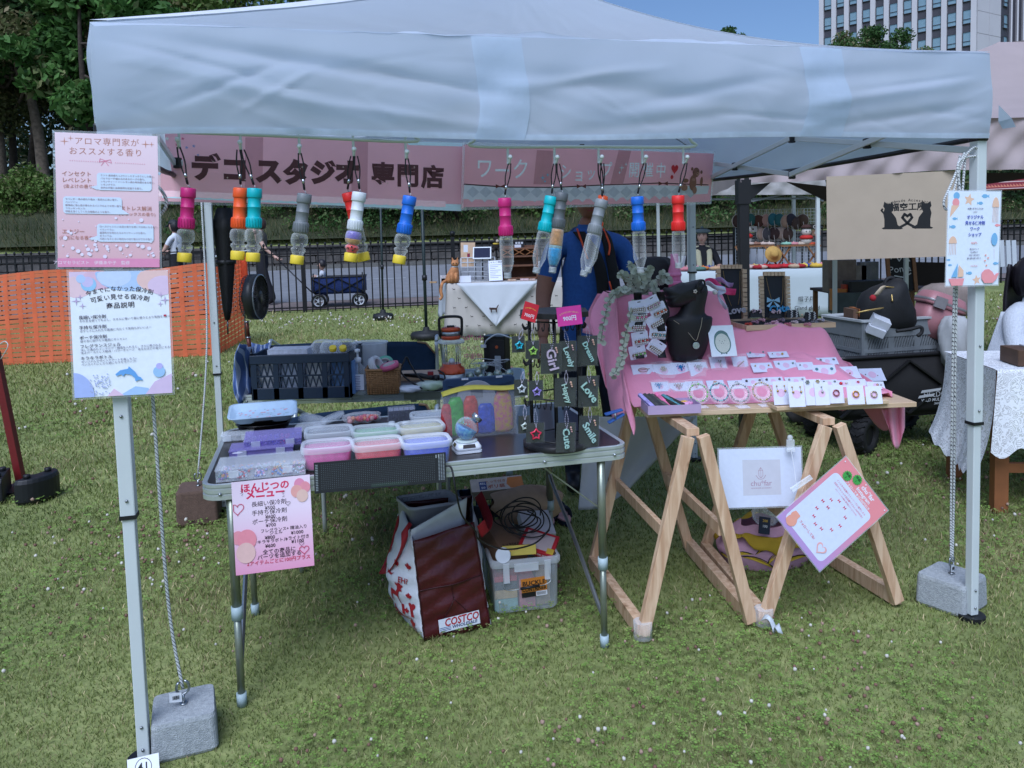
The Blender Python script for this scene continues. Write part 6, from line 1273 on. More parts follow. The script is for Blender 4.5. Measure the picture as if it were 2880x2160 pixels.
# earring display ledge with standing cards
p_=atz(2330,1152,ZBD);l0,l1=atz(2185,1156,ZBD),atz(2500,1136,ZBD);o=thing('display_ledge','slim grooved wooden ledge holding the standing earring cards','ledge',M=frame(l0,(l1-l0).normalized(),V3(0,0,1).cross((l1-l0).normalized()),Zv));LL=(l1-l0).length
k=MB();k.box((LL/2,.045,.008),(LL,.09,.016));k.build('ledge_board',wood2,o,bevel=.002)
for i in range(3):k=MB();k.box((LL/2,.025+.02*i,.0165),(LL-.01,.003,.0012));k.build('groove',mat('groove_brown','8a7256',.8),o)
for lb,x,y,w,h,it,off in(('standing card with gold flower drop earrings, leftmost on the ledge',2197,1106,44,66,[(-.25,.3,'drop','b8984e',.006),(.25,.3,'drop','b8984e',.006)],.03),('standing card with long gold drop earrings, second on the ledge',2241,1110,46,70,[(-.25,.3,'drop','b09050',.006),(.25,.3,'drop','b09050',.006)],.025),('standing card with silver flower chain earrings, third on the ledge',2288,1104,48,72,[(-.3,.4,'flower','9aa09a',.006),(.3,.4,'flower','a89a72',.006)],.03),('standing card with long silver drops, behind the third on the ledge',2312,1108,40,64,[(0,.3,'drop','a5a5a5',.006)],.05),('standing card with a red and pearl brooch on the ledge',2352,1110,44,50,[(0,.08,'ring','9a5a60',.006)],.04),('standing card with a gold wreath brooch on the ledge',2407,1112,48,52,[(0,.05,'ring','c09040',.006)],.035),('standing card with a pearl wreath brooch, rightmost on the ledge',2458,1112,46,50,[(0,.05,'ring','b8ac96',.006)],.035)):
 q=atz(x,y+h/2,ZBD+.018)+By*0;sc=FPX/(q-CP).dot(cF);jcard(lb,x,y,w,h,1.32,it,v=q+Zv*(h/2/sc)+By*.008,grp='standing earring cards')
# bracelet stands
def brace(label,x,y,col,col2):
 q=atz(x,y+38,ZBD+.001);o=thing('bracelet_stand',label,'bracelet stand',M=frame(q,Bx,By,Zv),group='bracelets on clear acrylic stands');ac=glass('acrylic_pink',(.92,.88,.92),.12,.04)
 k=MB();k.M=MT((0,.03,.05))@MR(1.05,4,'X');k.lathe([(.022,0),(.047,0),(.048,.003),(.022,.003),(.022,0)],28,caps=False);k.M=None;k.box((0,-.012,.0025),(.05,.05,.003));k.box((0,.006,.012),(.012,.003,.022));k.build('stand',ac,o)
 k=MB();mA,mB=mat('bracelet_'+col,col,.25,var=.3,scale=250),mat('bracelet_'+col2,col2,.25,var=.2,scale=250)
 R4=MT((0,.026,.054))@MR(1.05,4,'X');n=26
 for i in range(n):t=2*PI*i/n;k.m=i%3==0;k.ball(R4@V3(.038*cos(t),.038*sin(t),0),.0044,6,4)
 k.build('bracelet',[mA,mB],o);return o
brace('green bead bracelet on a clear stand, nearest to the lavender box',1970,1106,'b8c0b4','86c860');brace('turquoise bead bracelet on a clear stand, second from the lavender box',2029,1104,'8fc0c4','4f6f8a');brace('thin silver bracelet on a clear stand, third from the lavender box',2086,1106,'b9bcc0','8c8f92');brace('thin gold bracelet with white tag on a clear stand beside the ledge',2150,1102,'c4bcb0','b09a60')
# lavender tray box with bagged items
q=atz(1852,1172,ZBD+.001);a_,b_=atz(1833,1166,ZBD),atz(1966,1160,ZBD);o=thing('lavender_box','lavender card tray of bagged keyrings at the front left of the board','box',M=frame(a_-Bx*.015,Bx,By,Zv));w=(b_-a_).length+.02;lv=mat('lavender_card','b59fc0',.6,var=.03)
k=MB();k.box((w/2,.06,.002),(w,.13,.003));k.box((w/2,-.005,.018),(w,.002,.036));k.box((w/2,.125,.018),(w,.002,.036));k.box((0,.06,.018),(.002,.13,.036));k.box((w,.06,.018),(.002,.13,.036));k.box((w*.66,.06,.016),(.002,.126,.03));k.build('tray',lv,o)
for i,(x,c,an)in enumerate(((.01,'9a90c8',.55),(.03,'3c3a38',.5),(.048,'2c2b2c',.45),(.062,'4b4a46',.4),(.078,'d8709c',.6),(.09,'35332f',.25),(.108,'5b8f9a',.3),(.12,'3a3835',.2))):
 k=MB();k.M=MT((x,.055,.03))@MR(an,4,'X')@MR(.5,4,'Z');k.box((0,.0,.012),(.016,.11,.01),.004);oo=k.build('bagged_charm',mat('bagged_'+c,c,.3,var=.4,scale=80,coat=.3),label=['lilac','black and white','black','grey','pink','dark patterned','teal','charcoal'][i]+' bagged charm standing in the lavender tray',cat='charm',group='bagged charms in the lavender tray');oo.matrix_basis=pmat(o)
for i,(x,y,c)in enumerate(((.145,.04,'d96a8c'),(.165,.065,'d9b04a'),(.16,.03,'d8a0c8'),(.18,.045,'d48fb8'))):
 if x>w-.01:x=w-.02-.01*i
 k=MB();[k.ball((x+.009*cos(t),y+.009*sin(t),.03),.0075,8,5)for t in[j*1.2566 for j in range(5)]];k.ball((x,y,.034),.005,8,5);oo=k.build('flower_charm',mat('flower_'+c,c,.4),label=['red','yellow','light pink','rose'][i]+' flower shaped charm in the lavender tray',cat='charm',group='flower charms in the lavender tray');oo.matrix_basis=pmat(o)
# hair clip stands: wavy black strips holding cards with pearl clips
def wave_stand(label,xs,cards):
 pts=[BW(0,0)];o=thing('clip_stand',label,'clip stand',aty(xs[0][0],xs[-1][1],3.52),0,group='black wavy stands with hair clips');y0=3.53
 k=MB();P=spath([aty(x,y,y0+.02*sin(i*1.8))for i,(x,y)in enumerate(xs)],5);n=len(P)-1
 k.grid(lambda a,b:P[int(round(b*n))]+Bx*(.018*(a*2-1))+V3(0,.008*sin(b*18),0),2,n);k.build('strip',mat('matte_black','17181c',.6),o,w=1,solid=.004)
 for x,y,r,pc1,pc2,lb in cards:
  c=aty(x-6,y-8,y0-.012);M=MT(c)@frame((0,0,0),Bx,Zv,Bx.cross(Zv))@MR(r,4,'Z')
  h=thing('hair_clip',lb,'hair clip',M=M,group='pearl hair clips on white cards');kk=MB();kk.prism(rrect(.075,.062,.006),0,.001);kk.build('card',ink(CARDC),h)
  kk=MB();kk.box((.01,.022,.0014),(.014,.004,.0004));kk.build('price_mark',ink('3a3a44'),h)
  kk=MB();kk.box((.005,-.012,.004),(.062,.012,.003));kk.build('clip_bar',mat('gold_clip','8a6a48',.35,metal=.6),h)
  kk=MB()
  for row in range(3):
   for i in range(6):kk.m=1 if(row==1 and i%2 and pc2)else 0;kk.ball((-.02+.0095*i+.002*row,-.012+.0088*(row-1),.0085),.0048,7,5)
  kk.build('pearls',[mat('pearl','c3c4c2',.25,var=.05,coat=.5),mat('pearl_'+(pc2 or 'c3c4c2'),pc2 or 'c3c4c2',.3)],h,kind='stuff')
wave_stand('left wavy black stand of pearl hair clips',[(1793,822),(1797,855),(1806,890),(1796,915),(1806,950),(1798,975),(1800,1008)],[(1798,872,.1,0,None,'white pearl hair clip at the top of the left stand'),(1803,893,.05,0,'d0709a','pearl hair clip with pink stones on the left stand'),(1799,922,-.02,0,'c9a8b4','pearl hair clip with pale stones on the left stand'),(1806,960,.15,0,'b8383a','pearl hair clip with red stones on the left stand'),(1799,998,.2,0,'7ac060','pearl hair clip with green stones at the foot of the left stand')])
wave_stand('right wavy black stand of pearl hair clips beside the bust',[(1858,820),(1862,850),(1872,885),(1858,915),(1866,950),(1858,980),(1862,1006)],[(1838,862,.45,0,'b89ab4','clear pink hair clip on a tilted card at the top of the right stand'),(1857,880,.4,0,'c0572e','pearl hair clip with orange stones on the right stand'),(1848,912,.5,0,None,'small silver pearl hair clip on the right stand'),(1856,942,-.12,0,'5f9aa4','pearl hair clip with teal stones on the right stand'),(1852,984,-.6,0,None,'cream pearl hair clip at the foot of the right stand')])
# black mannequin bust with necklace and ear stud
def inflate(poly,depth,n=7):
 c=V3(sum(p[0]for p in poly)/len(poly),sum(p[1]for p in poly)/len(poly));R=[]
 for i in range(n+1):
  th=-PI/2+PI*i/n;s=cos(th)**.55 if 0<i<n else.05;R.append([(c.x+(p[0]-c.x)*s,c.y+(p[1]-c.y)*s,depth*sin(th))for p in poly])
 return R
BC=aty(1930,1010,3.56);bust=thing('mannequin_bust','matte black mannequin bust with raised chin on the pink display','bust',BC);mblk=mat('bust_black','15161a',.5,var=.06)
BD=3.56;sc=FPX/(BC-CP).dot(cF)
def sect(px,py,hw,hd):c=aty(px,py,BD+.02);return[c+Bx*(hw/sc*cos(t))+By*(hd/sc*sin(t))for t in[2*PI*i/24 for i in range(24)]]
k=MB();k.loft([sect(*a)for a in((1932,1012,42,22),(1933,990,52,26),(1935,960,60,30),(1937,930,64,33),(1937,908,67,33),(1937,897,68,32),(1938,892,64,30),(1941,888,48,28),(1944,880,38,28),(1948,868,34,28),(1953,845,33,28),(1957,822,34,28),(1958,805,30,26),(1958,798,16,16))]);k.build('neck_and_chest',mblk,bust,w=1)
hp_=[(1974,786),(1978,800),(1977,830),(1974,856),(1955,852),(1935,858),(1912,864),(1884,864),(1876,857),(1875,851),(1879,846),(1870,840),(1869,835),(1873,832),(1868,826),(1866,818),(1864,811),(1870,806),(1880,808),(1900,800),(1918,793),(1926,795),(1940,793),(1956,789)]
c0=aty(1925,826,BD+.02);k=MB();pl_=[((x-1925)/sc,-(y-826)/sc)for x,y in hp_];rings=inflate(pl_,.052,9);k.M=frame(c0,Bx,Zv,Bx.cross(Zv));k.loft(rings);k.build('face',mblk,bust,w=1)
k=MB();k.M=frame(c0,Bx,Zv,Bx.cross(Zv));ex,ey=(1962-1925)/sc,-(808-826)/sc;k.tube(spath([(ex-.01,ey-.025,.05),(ex-.016,ey,.052),(ex-.006,ey+.028,.05),(ex+.016,ey+.03,.045),(ex+.02,ey+.005,.044),(ex+.005,ey-.02,.05)],5),.005,7);k.ball((ex,ey,.043),.017,10,6,sz=.4);k.build('ear',mblk,bust,w=1)
k=MB();st_p=c0+Bx*((1946-1925)/sc)+Zv*(-(818-826)/sc)-By*.056
for i in range(5):t=i*1.2566;k.ball(st_p+Bx*(.006*cos(t))+Zv*(.006*sin(t)),.004,6,4)
k.build('ear_stud',mat('stud_white','cfcabb',.3,coat=.5),label='small white flower ear stud on the black bust',cat='earring')
nk=thing('necklace','fine chain necklace with round silver pendant on the black bust','necklace',BC);npt=[(1895,901),(1915,915),(1938,938),(1957,958),(1966,935),(1972,915),(1975,893)]
k=MB();P=spath([aty(x,y,BD-.036+.012*abs(i-3)/3)for i,(x,y)in enumerate(npt)],6);k.tube(P,.0011,5);k.build('chain',mat('chain_gold','b8b098',.3,metal=.6),nk,w=1)
pdn=aty(1958,972,BD-.04);k=MB();k.M=MT(pdn)@MR(R_(90),4,'X');k.lathe([(.014,-.002),(.016,0),(.014,.002)],22);k.build('pendant',mat('pendant_silver','a9b8ba',.2,metal=.5,var=.4,scale=260),nk,w=1)
# bird picture card
J_=Panel('bird_picture','white square picture of a round rhinestone bird leaning on the cloth','picture',aty(1995,917,3.57),aty(2066,914,3.57),aty(2068,1001,3.5),aty(1996,1003,3.5),th=.004,color='d2dce4')
J_.shape([J_.P(*p)for p in[(.5+.33*cos(t),.57+.35*sin(t)-(.06 if sin(t)<-.5 else 0))for t in[i*.2618 for i in range(24)]]],'4f6f6a',frac=False);J_.shape([J_.P(.5+.285*cos(t),.575+.31*sin(t))for t in[i*.2618 for i in range(24)]],mat('rhinestone','bcc2b6',.25,var=.25,scale=400),frac=False)
J_.shapes([circ(*J_.P(x,y),.0018,8)for x,y in((.4,.5),(.6,.5),(.5,.52),(.46,.58),(.54,.58))],'34444a',frac=False);J_.shapes([[(.36,.93),(.44,.93),(.4,.89)],[(.56,.93),(.64,.93),(.6,.89)]],'34444a')
# eucalyptus spray and trailing strand: every leaf its own part
eu=thing('eucalyptus','artificial grey-green eucalyptus spray hanging over the left of the display','plant',aty(1790,835,3.75));lm_=mat('eucalyptus_leaf','a3ab98',.7,var=.18,scale=30,col2='c3c9b8',transl=.15);EI=pmat(eu).inverted()
lmsh=MB();lmsh.add([(0,-.001,0),(.009,.004,.0015),(.0115,.012,.001),(.008,.02,.0),(0,.023,-.001),(-.008,.02,0),(-.0115,.012,.001),(-.009,.004,.0015),(0,.012,-.002)],[(0,1,8),(1,2,8),(2,3,8),(3,4,8),(4,5,8),(5,6,8),(6,7,8),(7,0,8)],True);lmsh=lmsh.mesh('leaf');lmsh.materials.append(lm_)
def spray(pts,dens,sc_,name='stem'):
 P=spath(pts,dens);k=MB();k.tube(P,.0018,5);k.build('stem',mat('eu_stem','6a7566',.8),eu,w=1)
 for i,p in enumerate(P):
  d=(P[min(i+1,len(P)-1)]-P[max(0,i-1)]).normalized();a=d.orthogonal().normalized()
  for s in(0,1):
   q=MR(i*1.57+s*PI+rq.random(),3,d)@a;q=(q+d*.4).normalized();nz=V3(rq.uniform(-.6,.6),-1,rq.uniform(-.2,.9));x_=q.cross(nz).normalized();z_=x_.cross(q);S=sc_*rq.uniform(.75,1.2)
   place('leaf',lmsh,eu,EI@frame(p,x_*S,q*S,z_*S))
for pts in([(1800,835,3.74),(1775,790,3.70),(1745,770,3.68)],[(1800,830,3.74),(1790,770,3.72),(1770,745,3.72)],[(1805,830,3.72),(1815,780,3.68),(1830,755,3.68)],[(1800,835,3.7),(1765,815,3.64),(1735,825,3.62)],[(1810,835,3.72),(1835,800,3.66),(1845,820,3.62)],[(1800,820,3.72),(1805,790,3.64),(1790,760,3.62)],[(1850,800,3.75),(1865,770,3.75),(1880,790,3.73)]):spray([aty(*p)for p in pts],6,1.15)
spray([aty(*p)for p in((1735,820,3.62),(1712,850,3.56),(1700,900,3.5),(1690,960,3.46))],6,1.0);spray([aty(*p)for p in((1790,840,3.6),(1770,900,3.46),(1755,960,3.4),(1750,1010,3.37),(1725,1055,3.34))],6,1.0)
# necklace stands on the wooden tray, tray goods
tq0,tq1=aty(2098,930,3.66),aty(2349,922,3.72);o=thing('wooden_tray','wooden tray with black lining and hair ornaments on the raised cloth','tray',M=frame(tq0,(tq1-tq0).normalized(),Zv.cross((tq1-tq0).normalized()),Zv));w=(tq1-tq0).length;dp=.26
for c_,d_ in(((w/2,0,.012),(w,.01,.024)),((w/2,dp,.012),(w,.01,.024)),((0.005,dp/2,.012),(.01,dp,.0235)),((w-.005,dp/2,.012),(.01,dp,.0235))):k=MB();k.box(c_,d_);k.build('tray_side',wood2,o)
k=MB();k.box((w/2,dp/2,.012),(w-.02,dp-.012,.006));k.build('lining',mat('black_felt','18181c',.9),o);TM=pmat(o)
def nstand(label,x0,y0,x1,y1,Yd,word,wc,bow):
 P_=Panel('necklace_stand',label,'necklace stand',aty(x0,y0,Yd+.03),aty(x1,y0,Yd+.03),aty(x1+6,y1,Yd),aty(x0+6,y1,Yd),th=.006,color=mat('stand_black','23262d',.7),sheet='board',group='black necklace stands with wooden frames')
 for sx in(-1,1):
  for i in range(11):k=MB();k.box((sx*(P_.w/2+.011),P_.h*(-.45+.09*i),.004),(.022,P_.h*.075,.018));k.build('frame_notch',wood2,P_.o)
  k=MB();k.box((sx*(P_.w/2+.004),0,-.006),(.016,P_.h,.012));k.build('side_frame',wood2,P_.o)
 for i in range(6):k=MB();k.box((P_.w*(-.42+.168*i),P_.h/2+.01,.004),(P_.w*.14,.02,.018));k.build('frame_notch',wood2,P_.o)
 n_=thing('necklace',label.split(' stand')[0]+' necklace hanging on it','necklace',M=pmat(P_.o));k=MB();cl_=spath([(-P_.w*.38,P_.h*.46,.008),(-P_.w*.2,-P_.h*.0,.01),(-P_.w*.02,-P_.h*.22,.011)],6);c2_=spath([(P_.w*.40,P_.h*.46,.008),(P_.w*.36,0,.01),(P_.w*.28,-P_.h*.2,.011)],6);k.tube(cl_,.0012,5);k.tube(c2_,.0012,5);k.build('chain',mat('chain_brass','9a7f4e',.35,metal=.6),n_)
 letters(n_,word,MT((P_.w*.18,-P_.h*.3,.014))@MR(.12,4,'Z'),.05,mat('word_'+wc,wc,.25,var=.3,scale=250,coat=.4),.03,extrude=.003,name='word_charm')
 if bow:
  k=MB()
  for s in(-1,1):k.add([(-.012,-.02,.018),(-.012+s*.03,-.004,.022),(-.012+s*.032,-.03,.022)],[(0,1,2)]);k.add([(-.012,-.02,.017),(-.012+s*.02,-.055,.02),(-.012+s*.034,-.048,.02)],[(0,1,2)])
  k.ball((-.012,-.02,.02),.006,8,5);k.build('bow',mat('bow_blue','9cc4dc',.5),n_,solid=.002)
nstand('taller black stand at the left of the wooden tray',2023,756,2084,902,3.98,'Love','b3b2b8',False);nstand('smaller black stand with blue word and bow',2144,776,2205,893,3.9,'Cute','4a9ccc',True)
for i,(x,y)in enumerate(((2128,886),(2182,888),(2232,886),(2282,892))):
 q=aty(x,y+4,3.78);oo=thing('earring_holder',['first','second','third','last'][i]+' little black earring holder in the wooden tray from the left','earring holder',q,0,group='black earring holders');k=MB();k.add([(-.03,0,-.005),(.03,0,-.005),(.025,.012,.03),(-.025,.012,.03),(-.03,.03,-.005),(.03,.03,-.005)],[(0,1,2,3),(3,2,5,4),(0,3,4),(1,5,2)]);k.build('holder',mblk,oo)
 k=MB()
 for s in(-1,1):
  if i<2:
   for j in range(16):t,u_=rq.random()*6.28,rq.uniform(-1,1);k.ball((s*.013+.009*cos(t)*math.sqrt(1-u_*u_),-.002+.009*sin(t)*math.sqrt(1-u_*u_),.026+.009*u_),.0035,5,3)
  else:
   for j in range(7):k.ball((s*.012+.004*(j%2),-.004,.03-.0055*j),.004,6,4)
 k.build('earring',mat('pompom_pink' if i<2 else 'pearl','c8b4bc',.5,var=.2,scale=200),oo,kind='stuff')
cols_=['b03a2c','8f6a7a','b88a92','9a7a86','c29aa6','7a6a74','a85a6a','c4b0b0','8a8088','b07a84','6a6870','a8a0a8']
for i in range(12):
 x=2105+18.5*i;y=912-6*(i%3);q=aty(x,y,3.69+.035*(i%3));k=MB()
 for j in range(9):t=j*.698;k.ball(q+V3(.014*cos(t),.010*sin(t),.004*sin(2*t)),.0055,6,4)
 k.build('hair_tie',mat('tie_'+cols_[i],cols_[i],.4,var=.3,scale=150),label='%s beaded hair tie in the wooden tray, %s from the left'%(['red','mauve','rose','dusky','pale pink','grey','crimson','cream','slate','old rose','charcoal','silver'][i],['first','second','third','fourth','fifth','sixth','seventh','eighth','ninth','tenth','eleventh','last'][i]),cat='hair tie',group='beaded hair ties in the tray')
# scrunchies and ribbon on the tower top
def ribbon(label,pts,Yd,wd,col,name='ribbon'):
 P=spath([aty(x,y,Yd)for x,y in pts],5);n=len(P)-1;k=MB();k.grid(lambda a,b:P[int(round(a*n))]+Zv*(wd*(b-.5))+V3(0,.014*sin(9*a+2*b),.01*sin(7*a)),n,3);return k.build(name,mat('ribbon_'+col,col,.55,var=.06,transl=.15),label=label,cat='ribbon',solid=.002)
ribbon('white satin ribbon with pearl hanging over the cloth tower',[(1976,812),(1990,802),(2010,812),(2040,812),(2020,822),(2032,850),(2042,870)],3.60,.02,'cfd4ea');ribbon('bright pink satin ribbon on the cloth tower',[(1985,795),(2005,798),(2025,805),(2050,815),(2068,825)],3.70,.03,'d84a84');ribbon('lilac ribbon at the right end of the cloth tower',[(2010,793),(2030,792),(2050,795),(2060,805)],3.72,.022,'b49ac4')
k=MB();k.ball(aty(2011,822,3.585),.012,12,8);k.build('pearl_button',mat('pearl','c3c4c2'),label='large pearl button on the white ribbon',cat='pearl')
k=MB();k.lathe([(.03,0),(.03,.12),(.02,.15),(.018,.2)],18);k.lathe([(.034,.05),(.036,.06),(.034,.07)],18);k.lathe([(.032,.09),(.034,.1),(.032,.11)],18)
oo=k.build('pink_stand',mat('pink_stand','c87a9e',.5,var=.06),label='pink column stand with hair ties beside the eucalyptus',cat='stand');oo.location=aty(1898,830,3.85)
soft_bag('dark_bag','black and white cloth bag behind the eucalyptus','bag',aty(1840,845,3.95),.22,.16,.22,mat('dark_bag','16171b',.7,var=.2,scale=9),0.)
# big blue peg, hanging white cloth, cap
pg=aty(1728,1168,3.2);o=thing('cloth_peg','large blue plastic peg clipping the pink cloth to the board','peg',pg,.1);bp_=mat('blue_peg','3a63b0',.4)
for s in(-1,1):k=MB();k.M=MR(.12*s-.35,4,'Y');k.box((0,0,.014*s),(.075,.03,.007),.004);k.build('jaw',bp_,o,bevel=.002)
k=MB();k.tube([(.0,-.014,-.012),(.0,-.016,.0),(.0,-.014,.012)],.004,6);k.build('spring',steel,o)
wc_=thing('white_cloth','white cloth hanging down behind the trestle under the display','cloth',aty(1760,1440,3.85))
k=MB();k.grid(lambda a,b:aty(1648+310*a-22*b*(1-a)-190*a*b,1172+(262-60*a+20*sin(3*a))*b,3.95+.1*a+.03*sin(10*a+2*b)),26,24);k.build('hanging_cloth',mat('white_cotton','d3d8df',.85,var=.04,scale=6,transl=.3),wc_,w=1,solid=.002)
# ================================================================== things on the grass under the tables
A0,B0,C0=atz(1192,1803,0),atz(1381,1763,0),atz(1108,1705,0);D0=C0+(B0-A0)
A1,B1,C1=aty(1160,1523,A0 .y+.01),aty(1333,1467,B0 .y+.03),aty(1130,1412,C0 .y+.0);D1_=aty(1330,1392,D0 .y)
maroon=mat('maroon_tarp','431317',.38,var=.12,scale=14,bump=.5,bscale=28,coat=.15);wprint=mat('white_tarp','c6cad2',.5,var=.03,bump=.25,bscale=40);redp='8e1a26'
bag=thing('shopping_bag','large maroon insulated shopping bag with red and white printed sides under the table','bag',(A0+D0)/2)
def quadsheet(a,b,c,d,bulge,nrm,n=18):
 """a,b bottom, d,c top; bulges along nrm"""
 def f(s,t):return a.lerp(b,s).lerp(d.lerp(c,s),t)+nrm*(bulge*sin(PI*s)*sin(PI*t)+.004*sin(21*t+5*s)*sin(PI*s)+.003*sin(37*t-9*s))
 return f
fn=(B0-A0).cross(Zv).normalized();ln=(A0-C0).cross(Zv).normalized();ln=ln if ln.x<0 else-ln
for nm,f,m_ in(('front_panel',quadsheet(A0,B0,B1,A1,.012,fn),maroon),('left_panel',quadsheet(C0,A0,A1,C1,.085,ln),wprint),('right_panel',quadsheet(B0,D0,D1_,B1,.03,-ln),wprint),('back_panel',quadsheet(D0,C0,C1,D1_,.01,-fn),maroon)):
 k=MB();k.grid(f,26,30);k.build(nm,m_,bag,w=1,solid=.002)
ff=quadsheet(A0,B0,B1,A1,.012,fn)
k=MB()
for s_,t0,t1 in((.01,0,1),(.99,0,1)):k.tube([ff(s_,t0+(t1-t0)*i/16)+fn*.002 for i in range(17)],.003,5)
k.tube([ff(i/16,.5)+fn*.002 for i in range(17)],.003,5);k.tube([ff(.5,.5-.14*i/8)+fn*.002 for i in range(9)],.002,5);k.tube([ff(.5-.17*i/8,.36-.17*i/8)+fn*.002 for i in range(9)],.002,5);k.tube([ff(.5+.2*i/8,.36-.17*i/8)+fn*.002 for i in range(9)],.002,5);k.build('seam',mat('maroon_seam','340e12',.5),bag,w=1,kind='stuff')
LG=Panel('logo_badge',None,None,ff(.23,.185)+fn*.012,ff(.84,.20)+fn*.012,ff(.84,.075)+fn*.012,ff(.23,.06)+fn*.012,th=.001,color='c9ced6',parent=bag)
LG.text('COSTCO',.56,.36,.040,'9a1a26',.03,shear=.15,width=LG.w*.84);LG.text('WHOLESALE',.62,.76,.0165,'1f2f5e',.03,shear=.15,width=LG.w*.62)
for i in range(3):LG.line([(.02,.66+.11*i),(.28,.66+.11*i)],.0025,'2b4a80')
def maple(x,y,s):return[(x+s*a,y+s*b)for a,b in((0,1),(.2,.6),(.42,.72),(.36,.28),(.62,.5),(.72,.34),(1,.38),(.88,.12),(1,0),(.5,-.4),(.56,-.62),(.08,-.5),(.04,-1),(-.04,-1),(-.08,-.5),(-.56,-.62),(-.5,-.4),(-1,0),(-.88,.12),(-1,.38),(-.72,.34),(-.62,.5),(-.36,.28),(-.42,.72),(-.2,.6))]
fl_=quadsheet(C0,A0,A1,C1,.085,ln);pn=lambda s,t:fl_(s,t)+ln*.004
def bag_print(nm,polys,s,t,w,m_=None):
 """print that follows the bulged side: polygon points given in side coordinates"""
 k=MB()
 for p in polys:k.poly([pn(s+a*w,t+b*w)for a,b in p])
 return k.build(nm,ink(redp)if m_ is None else m_,bag,w=1)
for s,t,w in((.7,.70,.065),(.78,.50,.055),(.84,.13,.07),(.30,.80,.08),(.36,.70,.05),(.9,.43,.05),(.9,.72,.06)):bag_print('maple_leaf',[maple(0,0,.75)],s,t,w)
moose=[(-1,.2),(-.9,.45),(-.4,.5),(.3,.45),(.55,.75),(.62,1.05),(.45,1.2),(.35,1.5),(.55,1.3),(.6,1.55),(.72,1.3),(.9,1.55),(.9,1.28),(1.15,1.45),(1.0,1.15),(.9,1.05),(1.25,.8),(1.3,.65),(1.0,.65),(.8,.5),(.7,.2),(.6,.0),(.62,-.75),(.48,-.75),(.42,-.05),(-.5,.0),(-.6,-.3),(-.55,-.75),(-.7,-.75),(-.78,-.25),(-.95,-.75),(-1.08,-.72),(-.95,-.1)]
bag_print('moose_print',[moose],.68,.385,.1);bag_print('flag_print',[[(-1,-.6),(-.5,-.6),(-.5,.6),(-1,.6)],[(.5,-.6),(1,-.6),(1,.6),(.5,.6)],maple(0,0,.42)],.82,.26,.085);bag_print('syrup_bottle_print',[[(-.3,-1),(.35,-1),(.45,.1),(.12,.45),(.12,.8),(-.12,.8),(-.12,.45),(-.42,.1)]],.6,.19,.10);bag_print('bottle_badge',[circ(0,0,.22,12)],.6,.165,.10,ink('c9ced6'));bag_print('canoe_print',[[(-1,.3),(-.6,-.1),(.6,-.1),(1,.3),(.6,.12),(-.6,.12)]],.6,.58,.08);bag_print('flag_print',[[(-1,-.6),(-.4,-.6),(-.4,.6),(-1,.6)],[(-1,.7),(.9,.7),(.9,.9),(-1,.9)]],.85,.04,.06);bag_print('heart_print',[heart(0,0,.8)],.9,.32,.06);bag_print('maple_leaf',[maple(0,0,.8)],.1,.5,.06)
for t_,s,tt_,z in(('EH?',.84,.57,.030),('EH?',.5,.28,.028),('CANADA',.76,.185,.02)):
 o_=pn(s,tt_);ux=(pn(s+.02,tt_)-o_).normalized();uy=(pn(s,tt_+.02)-o_);uy=(uy-ux*uy.dot(ux)).normalized();letters(bag,t_,pmat(bag).inverted()@frame(o_+ln*.002,ux,uy,ux.cross(uy)),z,redp,.02)
strap=mat('red_strap','8f1620',.7,var=.06)
def band(pts,w,nm,wv):P=spath(pts,6);n=len(P)-1;k=MB();k.grid(lambda a,b:P[int(round(a*n))]+wv*(w*(b-.5)),n,2);k.build(nm,strap,bag,w=1,solid=.003)
band([aty(1128,1440,3.28),aty(1105,1530,3.25),aty(1080,1590,3.2),aty(1078,1600,3.18),aty(1105,1590,3.05),aty(1135,1530,3.0),aty(1140,1485,3.02),aty(1150,1490,3.03)],.045,'handle',V3(.6,.3,.75).normalized())
band([aty(1345,1390,3.38),aty(1362,1430,3.3),aty(1375,1470,3.2),aty(1365,1500,3.12),aty(1352,1470,3.1)],.04,'handle',V3(.7,.2,.6).normalized())
liner=mat('grey_liner','a9acb4',.5,var=.04)
q=(A1+B1+C1+D1_)/4;fo=thing('foam_trays','nested grey plastic trays standing inside the maroon bag','tray',(q.x,q.y,.12));ex=(B0-A0).normalized();ey=(C0-A0).normalized()
def tr(o_,w,d,z0,z1,lean,nm):
 c=o_;k=MB();rings=[[c+ex*x*s_+ey*(y*s_+lean*(z-z0))+Zv*z for x,y in rrect(w,d,.025)]for s_,z in((.9,z0),(1,z1),(1.04,z1),(1.04,z1-.012))];k.loft(rings,caps=False);k.loft([[c+ex*x*.88+ey*(y*.88)+Zv*(z0+.01)for x,y in rrect(w,d,.025)],[c+ex*x*.97+ey*(y*.97+lean*(z1-z0))+Zv*(z1-.002)for x,y in rrect(w,d,.025)]],caps=False);k.build(nm,liner,fo,w=1)
mid=(A0+B0+C0+D0)/4;tr(mid+ey*.08,.22,.17,.1,.47,.02,'rear_tray')
k=MB();k.grid(lambda a,b:A1 .lerp(B1,.04+.92*a)+ey*(.035+.05*(1-b))+Zv*(-.12+(.21-.06*(1-a))*b),10,6);k.build('front_sheet',mat('white_sheet','c2c5cc',.5),fo,w=1,solid=.004)
k=MB();k.box((0,0,0),(.17,.012,.014));oo=k.build('led_strip',mat('strip_grey','9a9ea6',.4,var=.4,scale=120),fo);oo.matrix_basis=pmat(fo).inverted()@frame(mid+ey*.17+Zv*.455,ex,ey,Zv)
